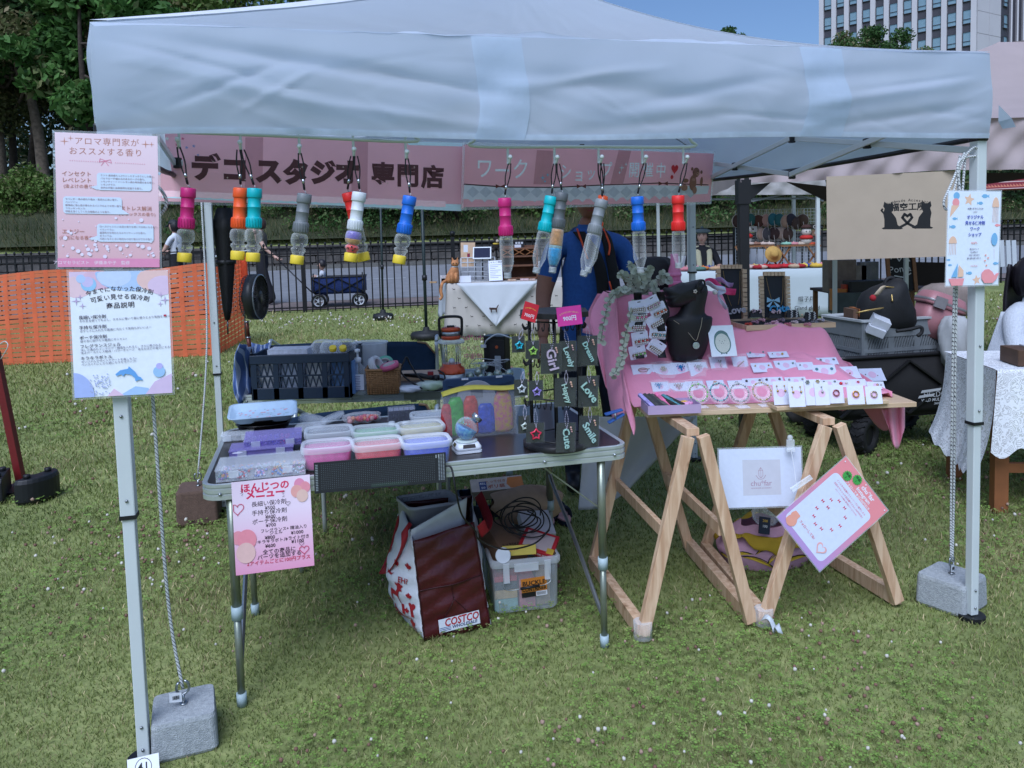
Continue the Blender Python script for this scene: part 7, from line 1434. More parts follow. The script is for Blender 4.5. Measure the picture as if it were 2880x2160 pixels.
# clear buckle container
a,b=atz(1392,1733,0),atz(1571,1713,0);cx=(b-a).normalized();cy=V3(-cx.y,cx.x,0);w=(b-a).length;d=.33;h=.23
con=thing('storage_container','clear plastic buckle storage container full of boxes under the table','container',M=frame(a,cx,cy,Zv));cp=glass('container_plastic',(.82,.88,.92),.2,.2,edge=.4)
k=MB();rg=lambda g,z:[(w/2+x,d/2+y,z)for x,y in rrect(w+g,d+g,.02)]
k.loft([rg(-.02,.004),rg(0,.02),rg(.008,h)],caps=False);k.poly(rg(-.02,.004));k.build('box_body',cp,con)
k=MB();k.loft([rg(.02,h-.03),rg(.026,h-.02),rg(.026,h-.004),rg(.016,h+.002),rg(.0,h)],caps=False);k.build('rim',frost_lid,con)
k=MB();k.box((w/2,-.016,h-.03),(.1,.014,.03),.004);k.box((.05,-.014,h-.05),(.025,.01,.08));k.box((w-.045,-.014,h-.05),(.025,.01,.08));k.build('buckle',frost_lid,con)
k=MB();k.tube(spath([(.04,-.014,h-.06),(.036,-.026,h-.1),(.06,-.03,h-.115),(w/2-.03,-.032,h-.112)],6),.0018,6);k.tube(spath([(w/2+.05,-.032,h-.106),(w-.06,-.03,h-.105),(w-.035,-.026,h-.09),(w-.04,-.014,h-.05)],6),.0018,6);k.build('wire_handle',steel,con);k=MB();k.tube([(w/2-.03,-.032,h-.112),(w/2+.05,-.032,h-.106)],.006,8);k.build('grip',black_pl,con)
M_=pmat(con);LB=Panel('container_label',None,None,M_@V3(w*.42,-.006,h-.085),M_@V3(w*.82,-.006,h-.08),M_@V3(w*.82,-.004,.07),M_@V3(w*.42,-.004,.065),th=.0006,color='c07a2c',parent=con)
LB.shape([(0,.74),(.55,.74),(.55,1),(0,1)],'1a1a1c');LB.shape([(.56,.74),(1,.74),(1,1),(.56,1)],'d0d2d6');LB.text('BUCKLE',.5,.28,.026,'16161a',.03,width=LB.w*.9);LB.text('BL-21',.5,.44,.010,'d8d8d8',.02);LB.text('CONTAINER',.5,.6,.022,'16161a',.03,width=LB.w*.95);LB.shapes([[(.6+.03*i,.8),(.6+.03*i+.014,.8),(.6+.03*i+.014,.95),(.6+.03*i,.95)]for i in range(12)],'1a1a1c')
for i,(x,y,z,sx,sy,sz,c,lb)in enumerate(((.055,.09,.03,.1,.13,.05,'7fa8a4','teal box at the bottom left inside the clear container'),(.055,.09,.075,.1,.13,.035,'b09a70','tan box above the teal one inside the clear container'),(.055,.09,.11,.1,.13,.03,'333a44','dark patterned box inside the clear container'),(.055,.09,.14,.1,.13,.022,'a83a4c','red box on top of the dark box inside the clear container'),(.15,.08,.07,.07,.1,.12,'b86a78','pink carton in the middle of the clear container'),(.22,.1,.09,.06,.14,.15,'8d7a66','brown carton at the right inside the clear container'),(.14,.2,.08,.2,.12,.13,'98a0a8','grey box at the back inside the clear container'))):
 k=MB();k.box((x*w/.28,y,z),(sx*w/.28,sy,sz));oo=k.build('packed_box',mat('packed_'+c,c,.6,var=.2,scale=40),label=lb,cat='box',group='boxes packed in the clear container');oo.matrix_basis=M_
def carton(nm,label,cat,px,Yd,size,rot,col,texts=(),rough=.5):
 c=aty(*px,Yd);o=thing(nm,label,cat,M=MT(c)@MR(rot[2],4,'Z')@MR(rot[0],4,'X')@MR(rot[1],4,'Y'));k=MB();k.box((0,0,0),size);k.build('carton',mat('carton_'+col,col,rough,var=.06,scale=20),o,bevel=.0015)
 for t,face,x,y,z,cc in texts:
  R4=Matrix.Identity(4)if face=='top' else MR(R_(90),4,'X');off=(x,y,size[2]/2+.001)if face=='top' else(x,-size[1]/2-.001,y);letters(o,t,MT(off)@R4,z,cc,.015)
 return o
carton('cardboard_box','brown cardboard box lettered 6 x REKO sticking out of the clear container','box',(1415,1530),3.3,(.13,.2,.09),(.45,.15,.5),'6b5340',(('6 x REKO','top',0,-.05,.022,'2a201a'),))
carton('white_box','plain white box leaning on top of the clear container','box',(1508,1478),3.42,(.14,.13,.045),(.55,.1,.25),'c2c3cc')
o=carton('paint_set_box','red and yellow acrylic paint set box on the clear container','box',(1515,1528),3.28,(.15,.12,.026),(.35,.25,-.35),'a8202c',(('LIQUITEX COLOR SET','front',-.01,0,.012,'d8d4d0'),));k=MB();k.box((0,.0,.0138),(.12,.09,.001));k.build('picture_print',ink('b8a8a8'),o);k=MB();k.box((.06,-.04,.0145),(.03,.03,.001));k.build('yellow_corner',ink('c8a838'),o)
carton('craft_pack','flat yellow craft pack along the front rim of the clear container','packet',(1460,1547),3.2,(.14,.012,.04),(-.2,0,.1),'c4b04c',(('セット','front',-.02,.004,.012,'a83030'),))
k=MB();k.M=MT(aty(1415,1562,3.17))@MR(1.2,4,'X');k.lathe([(.03,0),(.032,.004),(.03,.02)],22);k.build('white_disc',mat('white_plastic','d3d8e0'),label='round white disc at the left rim of the clear container',cat='disc')
k=MB();rq=random.Random(4);cc=aty(1470,1455,3.3);pts=[]
for i in range(64):t=i*.62;r=.065+.03*sin(i*.37);pts.append(cc+V3(r*1.15*cos(t)+.02*sin(i*.21),.03*sin(t*.7+1)-.01,r*.8*sin(t)+.012*sin(i*.9)))
k.tube(spath(pts,5),.003,6);k.build('cable_coil',mat('black_cable','0f0f12'),label='messy coil of thin black cable on top of the clear container',cat='cable')
k=MB();pa,pb=aty(1385,1415,3.5),aty(1578,1402,3.62)
def sack(a,b):
 c=pa.lerp(pb,a);th=2*PI*b;r=(.075*sin(PI*min(1,.06+a*.86))**.6+.012);return c+V3(0,cos(th)*r*.9,sin(th)*r*1.0-.02*sin(3*a))+V3(.01*sin(3*th),0,.006*sin(9*a+2*th))
k.grid(sack,26,18);k.build('drawstring_bag',mat('beige_cotton','a8927e',.9,var=.08,bump=.15,bscale=300),label='beige cotton drawstring bag lying behind the clear container',cat='bag')
# navy crate with a pack of bin bags
c=atz(1400,1545,0);c=V3(aty(1395,1420,3.85).x,3.85,0);o=thing('low_crate','navy crate behind the shopping bag holding a pack of bin bags','crate',c,.15);w,d,h=.36,.26,.27
for x,y,sx,sy in((0,-d/2,w,.012),(0,d/2,w,.012),(-w/2,0,.012,d),(w/2,0,.012,d)):
 k=MB();k.box((x,y,.02),(sx,sy,.04));k.box((x,y,h-.03),(sx,sy,.06));n=9
 for i in range(n):f=-.5+(i+.5)/n;k.box((x+(f*w if sx>.1 else 0),y+(f*d if sy>.1 else 0),h/2),(.014 if sx>.1 else.012,.014 if sy>.1 else.012,h))
 k.build('side',navy,o)
k=MB();k.box((0,0,.01),(w-.02,d-.02,.01));k.build('floor',navy,o)
P_=Panel('bag_pack','pack of handled bin bags with orange print lying on the navy crate','packet',aty(1330,1350,3.75),aty(1468,1335,3.78),aty(1472,1370,3.7),aty(1318,1385,3.66),th=.05,color=mat('pack_film','a79c92',.3,var=.15,scale=20,coat=.3))
P_.shape([(.72,.1),(1,.1),(1,.95),(.75,.95),(.68,.6)],'b86f28');P_.text('とって付き',.48,.32,.020,'8a4a24',.02);P_.text('ポリ袋',.48,.72,.028,'8a3a1c',.03);P_.shape([(.16,.25),(.3,.25),(.3,.9),(.16,.9)],'2c3f78');P_.text('50',.23,.75,.02,'d0d2d8',.02);P_.text('45L',.23,.42,.02,'d0d2d8',.02)
# seller's spare sandals
sp=atz(1535,1385,0);sp=V3(aty(1530,1360,4.2).x,4.2,.0)
for i in range(2):
 o=thing('sandal',['navy and pink sandal on the left behind the table','navy and pink sandal on the right behind the table'][i],'sandal',sp+V3(.09*i,.03*i,.0),.3,group='pair of sandals');k=MB();sole=[(.04*cos(t)*(1+.15*sin(t)),.12*sin(t))for t in[j*.3927 for j in range(16)]];k.prism(sole,.0,.025);k.build('sole',mat('sole_navy','1b2233',.7),o);k=MB();k.prism([(x*.98,y*.98)for x,y in sole],.025,.032);k.build('footbed',mat('footbed_pink','b08a8a',.8),o)
 for y in(-.03,.05):k=MB();k.tube(spath([(-.042,y,.02),(-.03,y,.065),(0,y,.08),(.03,y,.065),(.042,y,.02)],4),.012,6);k.build('strap',mat('strap_navy','161c2c',.8),o)
# ------------------------------------------------------------------ signs and bag under the pink display
K_=Panel('studio_board','white board with the crystal logo hanging under the pink display','sign',aty(2036,1264,3.14),aty(2261,1259,3.16),aty(2250,1420,3.13),aty(2012,1430,3.11),th=.003,color='ccd4e6',lam=.006)
K_.shape([(.28,.19),(.74,.2),(.74,.8),(.28,.8)],mat('logo_paper','c0c2cc',.5,var=.03));lg_='9a6f80'
K_.line([(.5,.33),(.525,.38),(.525,.47),(.5,.51),(.475,.47),(.475,.38)],.0014,lg_,closed=True);K_.line([(.5,.33),(.5,.51)],.001,lg_);K_.line([(.475,.38),(.525,.38)],.001,lg_);K_.line([(.44,.46),(.47,.52),(.5,.53),(.53,.52),(.56,.46)],.0016,lg_);K_.text('chu*far',.5,.6,.030,'a07f92',.0);K_.text('HANDMADE ACCESSORY',.5,.68,.0075,'a07f92',.0)
cl1=thing('clip','clear plastic clip holding the white board by a thin cord','clip',aty(2222,1250,3.13));k=MB();k.box((0,-.004,0),(.03,.01,.04));k.box((0,-.01,-.02),(.034,.004,.012));k.ball((0,0,.028),.011,10,6);k.build('clip_body',frost_lid,cl1);k=MB();k.tube(spath([aty(2224,1262,3.12),aty(2234,1320,3.05),aty(2240,1370,2.97)],5),.0014,5);k.build('cord',mat('cord_white','c6cad0',.6),cl1,w=1)
N_=Panel('follow_sign','tilted pink follow-us sign with bear and heart clipped to the right trestle','sign',aty(2387,1299,2.99),aty(2511,1454,2.985),aty(2291,1588,2.93),aty(2178,1440,2.94),th=.002,color=grad('follow_paper','a58fc8','d8888e',1,-.2,.1),lam=.004)
c_=N_.P(.49,.56);N_.shape([(c_[0]+x,c_[1]+y)for x,y in rrect(N_.w*.86,N_.h*.76,.02)],'ccd3e6',frac=False)
# seen upright in the photograph's tilted frame: the sheet's own top runs along its upper left edge
N_.text('chu*far',.62,.06,.024,'d9dbe4',.03);N_.text('Instagram',.60,.115,.020,'d9dbe4',.025);N_.text('フォローで本日100円引き',.54,.165,.0125,'d9dbe4',.02)
for i,(t,y)in enumerate((('インスタの投稿やストーリーズに掲載したら',.235),('次回のマルシェや百店舗でさらに100円引き!!',.275),('(ストーリーズの場合 掲載後スクショでもOK)',.31))):N_.text(t,.5,y,.0088 if i<2 else.0065,'c86a7c',.01)
for i,(x,y)in enumerate(((.33,.42),(.42,.36),(.55,.36),(.66,.42),(.70,.52),(.66,.62),(.55,.7),(.44,.72),(.34,.68),(.28,.6),(.26,.5),(.38,.5))):N_.shapes([[(x,y),(x-.022,y-.018),(x-.022,y+.018)],[(x,y),(x+.022,y-.018),(x+.022,y+.018)]],'c0455c')
N_.text('フォローしてね!',.42,.83,.0125,'d07a80',.01)
for x,y,r in((.17,.9,.022),(.15,.84,.017),(.12,.81,.006),(.19,.81,.006),(.22,.91,.009),(.12,.92,.009)):N_.shape(circ(*N_.P(x,y),r),'d99a86',frac=False)
N_.shape(heart(*N_.P(.76,.84),.024),'d8a6a6',frac=False);N_.shape(heart(*N_.P(.76,.84),.017),'ccd3e6',frac=False)
for x,y,t in((.22,.12,'2'),(.36,.06,'1')):N_.shape(star(*N_.P(x,y),.021,.017,14),'4a9a44',frac=False);N_.text('特典',x,y-.012,.012,'1c2c1c',.02);N_.text(t,x,y+.024,.012,'1c2c1c',.02)
N_.shapes([circ(*N_.P(x,y),.003,10)for x,y in((.04,.04),(.96,.03),(.5,.02))],'e0d4dc',frac=False)
k=MB();pc2=aty(2252,1378,2.95);k.beam(pc2-V3(.035,0,-.0),pc2+V3(.04,0,.05),.012,.016);k.build('sign_clip',frost_lid,label='clear clip at the upper left edge of the follow-us sign',cat='clip')
# banana print bag
bc=atz(2200,1600,0);bc=V3(bc.x-.04,bc.y+.1,0);o=thing('banana_bag','pink drawstring bag with yellow banana print lying under the display','bag',bc,.1);bpk=mat('banana_pink','bd94a8',.8,var=.05,bump=.3,bscale=60);W2,D2_=.21,.13
def bbag(a,b):
 th=2*PI*a;z=b;r=(1.0-.55*max(0,z-.45)**1.3*1.5)*(.82+.3*sin(PI*min(1,.12+z*.75)));wob=1+.05*sin(7*th+3*z)*z
 return(W2*r*wob*cos(th),D2_*r*wob*sin(th),.19*z+.008*sin(5*th)*z)
k=MB();k.grid(bbag,48,20);k.prism([(W2*.93*cos(t),D2_*.93*sin(t))for t in[i*.3927 for i in range(16)]],.002,.006);k.build('pouch',bpk,o)
k=MB();k.grid(lambda a,b:tuple(Vector(bbag(a,.8))*V3(1,1,1).x+V3(cos(2*PI*a)*.06*b*(1+.3*sin(8*a*6.28)),sin(2*PI*a)*.05*b,.045*b-.07*b*b*(1+.5*sin(6.28*a*3))+.012*sin(13*6.28*a)*b)),64,8);k.build('collar',mat('banana_yellow','b89a24',.8,var=.06,transl=.2),o,solid=.003)
byl=mat('banana_print','c2a52c',.7);bout=ink('2a2618')
for a_,b_,s_,r_ in((.62,.35,1,.3),(.68,.22,1.2,-.4),(.74,.38,.9,.9),(.80,.22,1.2,.2),(.86,.4,1,-.5),(.92,.25,1.1,.7),(.56,.25,1,-.2),(.71,.55,.8,.5),(.83,.58,.8,-.3),(.97,.45,1,.1)):
 for m_,ex_,kz in((bout,1.16,.002),(byl,1.,.0045)):
  k=MB();pts=[]
  for sgn in(1,-1):
   for j in range(7):t=(j/6-.5)*sgn;x=.05*t*2;y=.018*cos(t*3)*.8+sgn*.007*cos(t*PI);pts.append((x,y))
  vv=[]
  for x,y in pts:
   x,y=(x*cos(r_)-y*sin(r_))*s_*ex_,(x*sin(r_)+y*cos(r_))*s_*ex_;q=Vector(bbag(a_+x/1.1,min(.8,max(.02,b_+y/.19))));n2=V3(q.x/W2,q.y/D2_,0).normalized();vv.append(q+n2*kz)
  k.poly(vv);k.build('banana_print',m_,o)
soft_bag('clear_bag','crumpled clear bag with price label sticking out of the banana bag','bag',bc+V3(.0,.0,.17),.13,.1,.1,bagp,.2)
carton('battery_pack','dark blue packet with yellow figures inside the banana bag','packet',(2150,1478),3.5,(.05,.01,.075),(-.3,.2,.1),'1c2438',(('200','front',0,.02,.016,'c8a838'),('100','front',0,-.004,.016,'d0d2d8')))
# ================================================================== people
skin=mat('skin','9c7560',.55,var=.06,scale=20);skin_tan=mat('skin_tan','8d6453',.55,var=.08,scale=20);skin_p=mat('skin_pale','b08f80',.55,var=.05);hair_bk=mat('hair_black','17131a',.5,var=.2,scale=60);hair_br=mat('hair_brown','3a2622',.5,var=.25,scale=60)
def head_mesh(s=1.0):
 """an adult head looking along -y, origin at its centre"""
 k=MB();n,m_=28,20
 def f(a,b):
  ph=2*PI*a;th=PI*b;d=V3(sin(th)*sin(ph),-sin(th)*cos(ph),cos(th))
  r=V3(.074*d.x,.094*d.y,.118*d.z);jaw=max(0,-d.z)
  r.x*=1-.33*jaw**1.2;r.y*=1-.12*jaw
  fr=max(0,-d.y)
  r.y-=.022*math.exp(-((d.x/.16)**2))*math.exp(-(((r.z+.012)/.02)**2))*fr # nose
  r.y+=.009*(math.exp(-(((abs(r.x)-.03)/.014)**2)))*math.exp(-(((r.z-.016)/.012)**2))*fr # eye sockets
  r.y-=.006*math.exp(-((d.x/.3)**2))*math.exp(-(((r.z+.052)/.01)**2))*fr # lips
  r.y-=.008*math.exp(-((d.x/.35)**2))*math.exp(-(((r.z+.095)/.018)**2))*fr # chin
  return r*s
 k.grid(f,n,m_);return k
def hand_parts(k,wrist,d,side,s=1.0):
 """palm and five curled fingers continuing the forearm direction d"""
 d=d.normalized();x=d.cross(V3(0,1,0));x=x.normalized()if x.length>.1 else V3(1,0,0);n=x.cross(d)
 k.tube([wrist-d*.02*s,wrist+d*.02*s,wrist+d*.055*s,wrist+d*.085*s],[.024*s,.032*s,.036*s,.03*s],8)
 for i,(o_,l)in enumerate(((-.027,.06),(-.009,.07),(.009,.066),(.026,.052))):
  b=wrist+d*.08*s+x*o_*s;k.tube([b,b+d*l*.45*s+n*.012*s,b+d*l*.75*s+n*.035*s,b+d*l*.7*s+n*.055*s],[.0095*s,.009*s,.008*s,.006*s],6)
 b=wrist+d*.03*s-x*.03*s*side;k.tube([b,b+d*.03*s-x*.02*s*side+n*.012*s,b+d*.05*s-x*.016*s*side+n*.035*s],[.011*s,.010*s,.007*s],6)
def person(label,origin,J,bones,mats_,head=None,hands=(),yaw=0.,headrot=(0,0,0),hs=1.0,group=None,skin_i=0,name='person'):
 """J: joint -> (xyz, (rx, ry)); bones: (a, b, material); grown as one skin surface and then coloured by the nearest bone"""
 o=thing(name,label,'person',origin,yaw,group=group);names=list(J);idx={n:i for i,n in enumerate(names)}
 me=bpy.data.meshes.new('skel');me.from_pydata([J[n][0]for n in names],[(idx[a],idx[b])for a,b,_ in bones],[]);ob=bpy.data.objects.new('skel',me);COL.objects.link(ob)
 ob.modifiers.new('skin','SKIN').use_smooth_shade=True;sv=me.skin_vertices[0].data
 for n in names:r=J[n][1];sv[idx[n]].radius=r if isinstance(r,tuple)else(r,r)
 sv[idx['pelvis']].use_root=True
 md=ob.modifiers.new('sub','SUBSURF');md.levels=md.render_levels=2
 dg=bpy.context.evaluated_depsgraph_get();dg.update();em=bpy.data.meshes.new_from_object(ob.evaluated_get(dg));bpy.data.objects.remove(ob)
 k=MB();k.v=[tuple(v.co)for v in em.vertices]
 seg=[(Vector(J[a][0]),Vector(J[b][0]),(max(J[a][1])if isinstance(J[a][1],tuple)else J[a][1]),(max(J[b][1])if isinstance(J[b][1],tuple)else J[b][1]),m_)for a,b,m_ in bones]
 for p in em.polygons:
  c=p.center;best=None
  for a,b,ra,rb,m_ in seg:
   ab=b-a;t=max(0,min(1,(c-a).dot(ab)/ab.length_squared));q=((c-a-ab*t).length)/(ra+(rb-ra)*t)
   if best is None or q<best[0]:best=(q,m_)
  k.f.append(tuple(p.vertices));k.sm.append(True);k.mi.append(best[1])
 bpy.data.meshes.remove(em)
 if head is not None:
  hm=head_mesh(hs);HR=MT(head)@MR(headrot[2],4,'Z')@MR(headrot[0],4,'X')@MR(headrot[1],4,'Y');k.m=skin_i;k.M=HR;k.add(hm.v,hm.f,True);k.M=None
 for w,d,side in hands:k.m=skin_i;hand_parts(k,Vector(w),Vector(d),side)
 k.build('body',mats_,o)
 if head is not None:
  e=MB();e.M=HR
  for s in(-1,1):e.ball((s*.03*hs,-.082*hs,.016*hs),.0085*hs,8,5,sz=.6)
  e.build('eyes',ink('1a1416'),o);e=MB();e.M=HR;e.tube([(s*.022*hs,(-.094+abs(s)*.006)*hs,-.05*hs)for s in(-1,-.5,0,.5,1)],.0042*hs,6);e.build('lips',mat('lips','8a4a48',.5),o)
  e=MB();e.M=HR
  for s in(-1,1):e.tube([(s*.045*hs,-.083*hs,.036*hs),(s*.03*hs,-.091*hs,.041*hs),(s*.014*hs,-.093*hs,.037*hs)],.003*hs,5)
  e.build('eyebrows',hair_bk,o);e=MB();e.M=HR
  for s in(-1,1):e.ball((s*.072*hs,.005*hs,-.005*hs),.022*hs,8,6,sx=.35,sy=.8,sz=1.25)
  e.build('ears',mats_[skin_i],o)
  o['_']=0;del o['_']
  return o,HR
 return o,None
def hair_cap(o,HR,hs,m_,low=-.02,back=.0,n=26,name='hair',fringe=.045,puff=1.08,side=.0):
 """a shell over the skull, open at the face"""
 k=MB();k.M=HR
 def f(a,b):
  ph=2*PI*a;face=cos(ph)>.35;zmin=(fringe if face else low);zm=math.acos(max(-.98,min(.98,zmin/(.118))))
  th=zm*b;d=V3(sin(th)*sin(ph),-sin(th)*cos(ph),cos(th));r=V3(.076*d.x,.097*d.y,.120*d.z)*puff
  w=1+.03*sin(17*ph)+.02*sin(29*ph+5*th);return V3(r.x*w,r.y*w+back*b,r.z)*hs
 k.grid(f,n*2,12);return k.build(name,m_,o,solid=.006)
Z3=lambda x,y,z:(x,y,z)
# --- seller in the blue polo
SY=4.72;sx0=aty(1655,700,SY).x
blue=mat('polo_blue','2b5196',.8,var=.12,scale=60,bump=.2,bscale=400);jeans=mat('dark_jeans','141a2a',.85,var=.1)
Js={'pelvis':(Z3(0,.02,.98),(.17,.13)),'waist':(Z3(0,.01,1.14),(.165,.125)),'chest':(Z3(0,0,1.36),(.185,.135)),'collar':(Z3(0,.01,1.50),(.12,.09)),'neck':(Z3(0,0,1.58),.058),'nape':(Z3(0,-.01,1.66),.056),
'shl':(Z3(-.20,.01,1.47),.075),'ell':(Z3(-.275,-.01,1.20),.052),'sll':(Z3(-.245,0,1.30),.066),'wrl':(Z3(-.285,-.10,.93),.034),'shr':(Z3(.20,.01,1.47),.075),'slr':(Z3(.25,.0,1.30),.066),'elr':(Z3(.275,-.03,1.20),.052),'wrr':(Z3(.22,-.2,1.02),.034),
'hil':(Z3(-.10,.02,.9),.105),'knl':(Z3(-.12,.0,.5),.075),'anl':(Z3(-.12,.03,.09),.05),'tol':(Z3(-.13,-.13,.04),.045),'hir':(Z3(.10,.02,.9),.105),'knr':(Z3(.13,-.02,.5),.075),'anr':(Z3(.13,.02,.09),.05),'tor':(Z3(.14,-.14,.04),.045)}
bs=[('pelvis','waist',1),('waist','chest',1),('chest','collar',1),('collar','neck',0),('neck','nape',0),('collar','shl',1),('shl','sll',1),('sll','ell',0),('ell','wrl',0),('collar','shr',1),('shr','slr',1),('slr','elr',0),('elr','wrr',0),('pelvis','hil',2),('hil','knl',2),('knl','anl',2),('anl','tol',3),('pelvis','hir',2),('hir','knr',2),('knr','anr',2),('anr','tor',3)]
sel,HR=person('seller standing behind the display in a blue polo shirt with dark scarf',(sx0,SY,0),Js,bs,[skin_tan,blue,jeans,black_pl],head=(0,-.03,1.755),hands=(((-.285,-.10,.93),(-.02,-.12,-.9),1),((.22,-.2,1.02),(-.3,-.6,-.5),-1)),headrot=(.25,0,.15),hs=1.08)
hair_cap(sel,HR,1.08,hair_bk,-.04)
k=MB();k.loft([[(r*cos(t)*1.25,.005+r*sin(t),z+.02*sin(t))for t in[i*.393 for i in range(16)]]for r,z in((.075,1.575),(.088,1.56),(.092,1.53),(.085,1.51))]);k.build('collar',mat('polo_collar','16305f',.8),sel)
k=MB();P=spath([(-.07,-.075,1.56),(-.03,-.12,1.5),(.02,-.145,1.42),(.05,-.15,1.3),(.06,-.15,1.18)],6);n=len(P)-1;k.grid(lambda a,b:P[int(round(a*n))]+V3(.07*(b-.4),-.012*sin(PI*b)+.006*sin(9*a),0),n,5);P2=spath([(.07,-.075,1.56),(.1,-.10,1.5),(.12,-.14,1.36),(.14,-.15,1.2)],6);n2=len(P2)-1;k.grid(lambda a,b:P2[int(round(a*n2))]+V3(.06*(b-.5),-.012*sin(PI*b),0),n2,5);k.build('scarf',mat('scarf_black','121317',.9),sel,solid=.006)
k=MB();k.tube(spath([(-.07,-.07,1.575),(-.05,-.125,1.5),(-.02,-.15,1.4)],6),.006,6);k.tube(spath([(.08,-.07,1.575),(.11,-.125,1.48),(.1,-.155,1.42)],6),.006,6);k.tube([(.1,-.16,1.27),(.115,-.163,1.21)],.005,6);k.build('orange_trim',mat('trim_orange','c2481c',.6),sel)
k=MB();k.grid(lambda a,b:(.09+.11*a,-.152+.09*a*a,1.20-.16*b*(1-.3*a)+.04*a),8,6);k.build('dark_patch',mat('patch_black','17181c',.85),sel,solid=.004)
# --- walking woman with wagon, behind the fence
def walker(label,origin,yaw,top_m,bottom_m,arm_l,arm_r,wide=True,skin_m=skin_p,hs=.93,hat=None,hairm=hair_br,headrot=(0,0,0),stride=.2,hair_low=-.09,mask=False,sc_=1.0):
 ll,lr=stride,-stride
 J={'pelvis':(Z3(0,0,.90),(.14,.12)),'waist':(Z3(0,0,1.04),(.115,.09)),'chest':(Z3(0,0,1.24),(.14,.105)),'collar':(Z3(0,0,1.36),(.09,.07)),'neck':(Z3(0,0,1.42),.046),'nape':(Z3(0,-.01,1.48),.045),'shl':(Z3(-.15,0,1.33),.052),'sll':(Z3(*[(a+b)/2 for a,b in zip((-.15,0,1.33),arm_l[0])]),.047),'ell':(arm_l[0],.036),'wrl':(arm_l[1],.025),'shr':(Z3(.15,0,1.33),.052),'slr':(Z3(*[(a+b)/2 for a,b in zip((.15,0,1.33),arm_r[0])]),.047),'elr':(arm_r[0],.036),'wrr':(arm_r[1],.025),
 'hil':(Z3(-.08,0,.82),.10),'knl':(Z3(-.09,-ll*.55,.48),.095 if wide else.06),'anl':(Z3(-.09,-ll,.10),.085 if wide else.045),'tol':(Z3(-.10,-ll-.13,.035),.035),'hir':(Z3(.08,0,.82),.10),'knr':(Z3(.09,-lr*.35,.48),.095 if wide else.06),'anr':(Z3(.09,-lr,.12),.085 if wide else.045),'tor':(Z3(.10,-lr-.11,.04),.035)}
 b=[('pelvis','waist',2),('waist','chest',1),('chest','collar',1),('collar','neck',0),('neck','nape',0),('collar','shl',1),('shl','sll',1),('sll','ell',0),('ell','wrl',0),('collar','shr',1),('shr','slr',1),('slr','elr',0),('elr','wrr',0),('pelvis','hil',2),('hil','knl',2),('knl','anl',2),('anl','tol',3),('pelvis','hir',2),('hir','knr',2),('knr','anr',2),('anr','tor',3)]
 o,HR=person(label,origin,J,b,[skin_m,top_m,bottom_m,mat('shoe_dark','1c1a1e',.6)],head=(0,-.02,1.57),yaw=yaw,headrot=headrot,hs=hs,hands=((arm_l[1],Vector(arm_l[1])-Vector(arm_l[0]),1),(arm_r[1],Vector(arm_r[1])-Vector(arm_r[0]),-1)))
 hair_cap(o,HR,hs,hairm,hair_low,.02,puff=1.12)
 if mask:k=MB();k.M=HR;k.grid(lambda a,b_:V3(.06*sin((a-.5)*2.2),-.104*cos((a-.5)*1.9)-.006*sin(PI*b_),-.01-.07*b_)*hs,8,5);k.build('face_mask',mat('mask_white','b9bcc2',.7),o,solid=.003)
 if hat:
  k=MB();k.M=HR;k.grid(lambda a,b_:V3(.082*sin(6.2832*a)*sin(1.5*b_),-.102*cos(6.2832*a)*sin(1.5*b_),.045+.09*cos(1.5*b_))*hs,24,8);k.add([V3(.07*sin(t)*r,(-.095*cos(t))*r-(r-1)*.02,.05-(r-1)*.08)*hs for r in(1,1.75)for t in[-.9+.225*i for i in range(9)]],[(i,i+1,i+10,i+9)for i in range(8)],True);k.build('cap',hat,o,solid=.004)
 return o
wp_=gnd(745,858);wo2=walker('woman in olive top and wide black trousers pulling a blue wagon behind the fence',wp_,-R_(95),mat('olive_top','4c4a42',.85),mat('wide_black','16171f',.9),((-.20,-.16,1.18),(-.10,-.16,1.40)),((.22,.14,1.10),(.2,.33,.93)),mask=True,stride=.2)
cpx=gnd(440,880);cpx=V3(cpx.x,15.4,hgt(cpx.x,15.4));cpo=walker('person in dark cap and white T-shirt walking behind the orange barrier',V3(aty(494,700,15.4).x,15.4,hgt(0,15.4)),-R_(100),mat('white_tee','c4c8d0',.85),mat('black_trousers','17181d',.9),((-.20,-.1,1.12),(-.16,-.3,1.08)),((.2,-.12,1.1),(.17,-.32,1.04)),False,hat=mat('cap_dark','1d2027',.7),hairm=hair_bk)
k=MB();k.grid(lambda a,b:(.2+.06*sin(PI*b)*cos(6.28*a),.02+.14*cos(6.28*a)*(.8+.2*b),.72-.3*b+.02*sin(6.28*a*2)),16,8);k.build('tote_bag',mat('tote_grey','9b948c',.85),label='grey tote bag hanging from the arm of the person in the cap',cat='bag').matrix_basis=pmat(cpo)
# blue wagon with child
wg=gnd(958,862);WX=FD;o=thing('toddler_wagon','blue folding pull-along wagon with white wheels behind the fence','wagon',M=frame(wg,FD,FN,Zv));wb_=mat('wagon_blue','1a2c5e',.85,var=.08);L2,W2=.96,.5
k=MB();k.loft([[(x,y,z)for x,y in rrect(L2*s,W2*s,.04)]for s,z in((.94,.26),(1,.30),(1,.56))],caps=False);k.prism(rrect(L2*.94,W2*.94,.04),.255,.265);k.build('fabric_tub',wb_,o,solid=.01)
k=MB();k.tube([(x,y,.565)for x,y in rrect(L2,W2,.04)],.014,6,closed=True);k.build('top_rail',black_pl,o)
for s in(-1,1):
 for(x0,x1)in((-L2/2,0),(0,L2/2)):
  for z0,z1 in((.28,.54),(.54,.28)):k=MB();k.beam((x0,s*(W2/2+.015),z0),(x1,s*(W2/2+.015),z1),.012,.024,up=(0,1,0));k.build('cross_bar',black_pl,o)
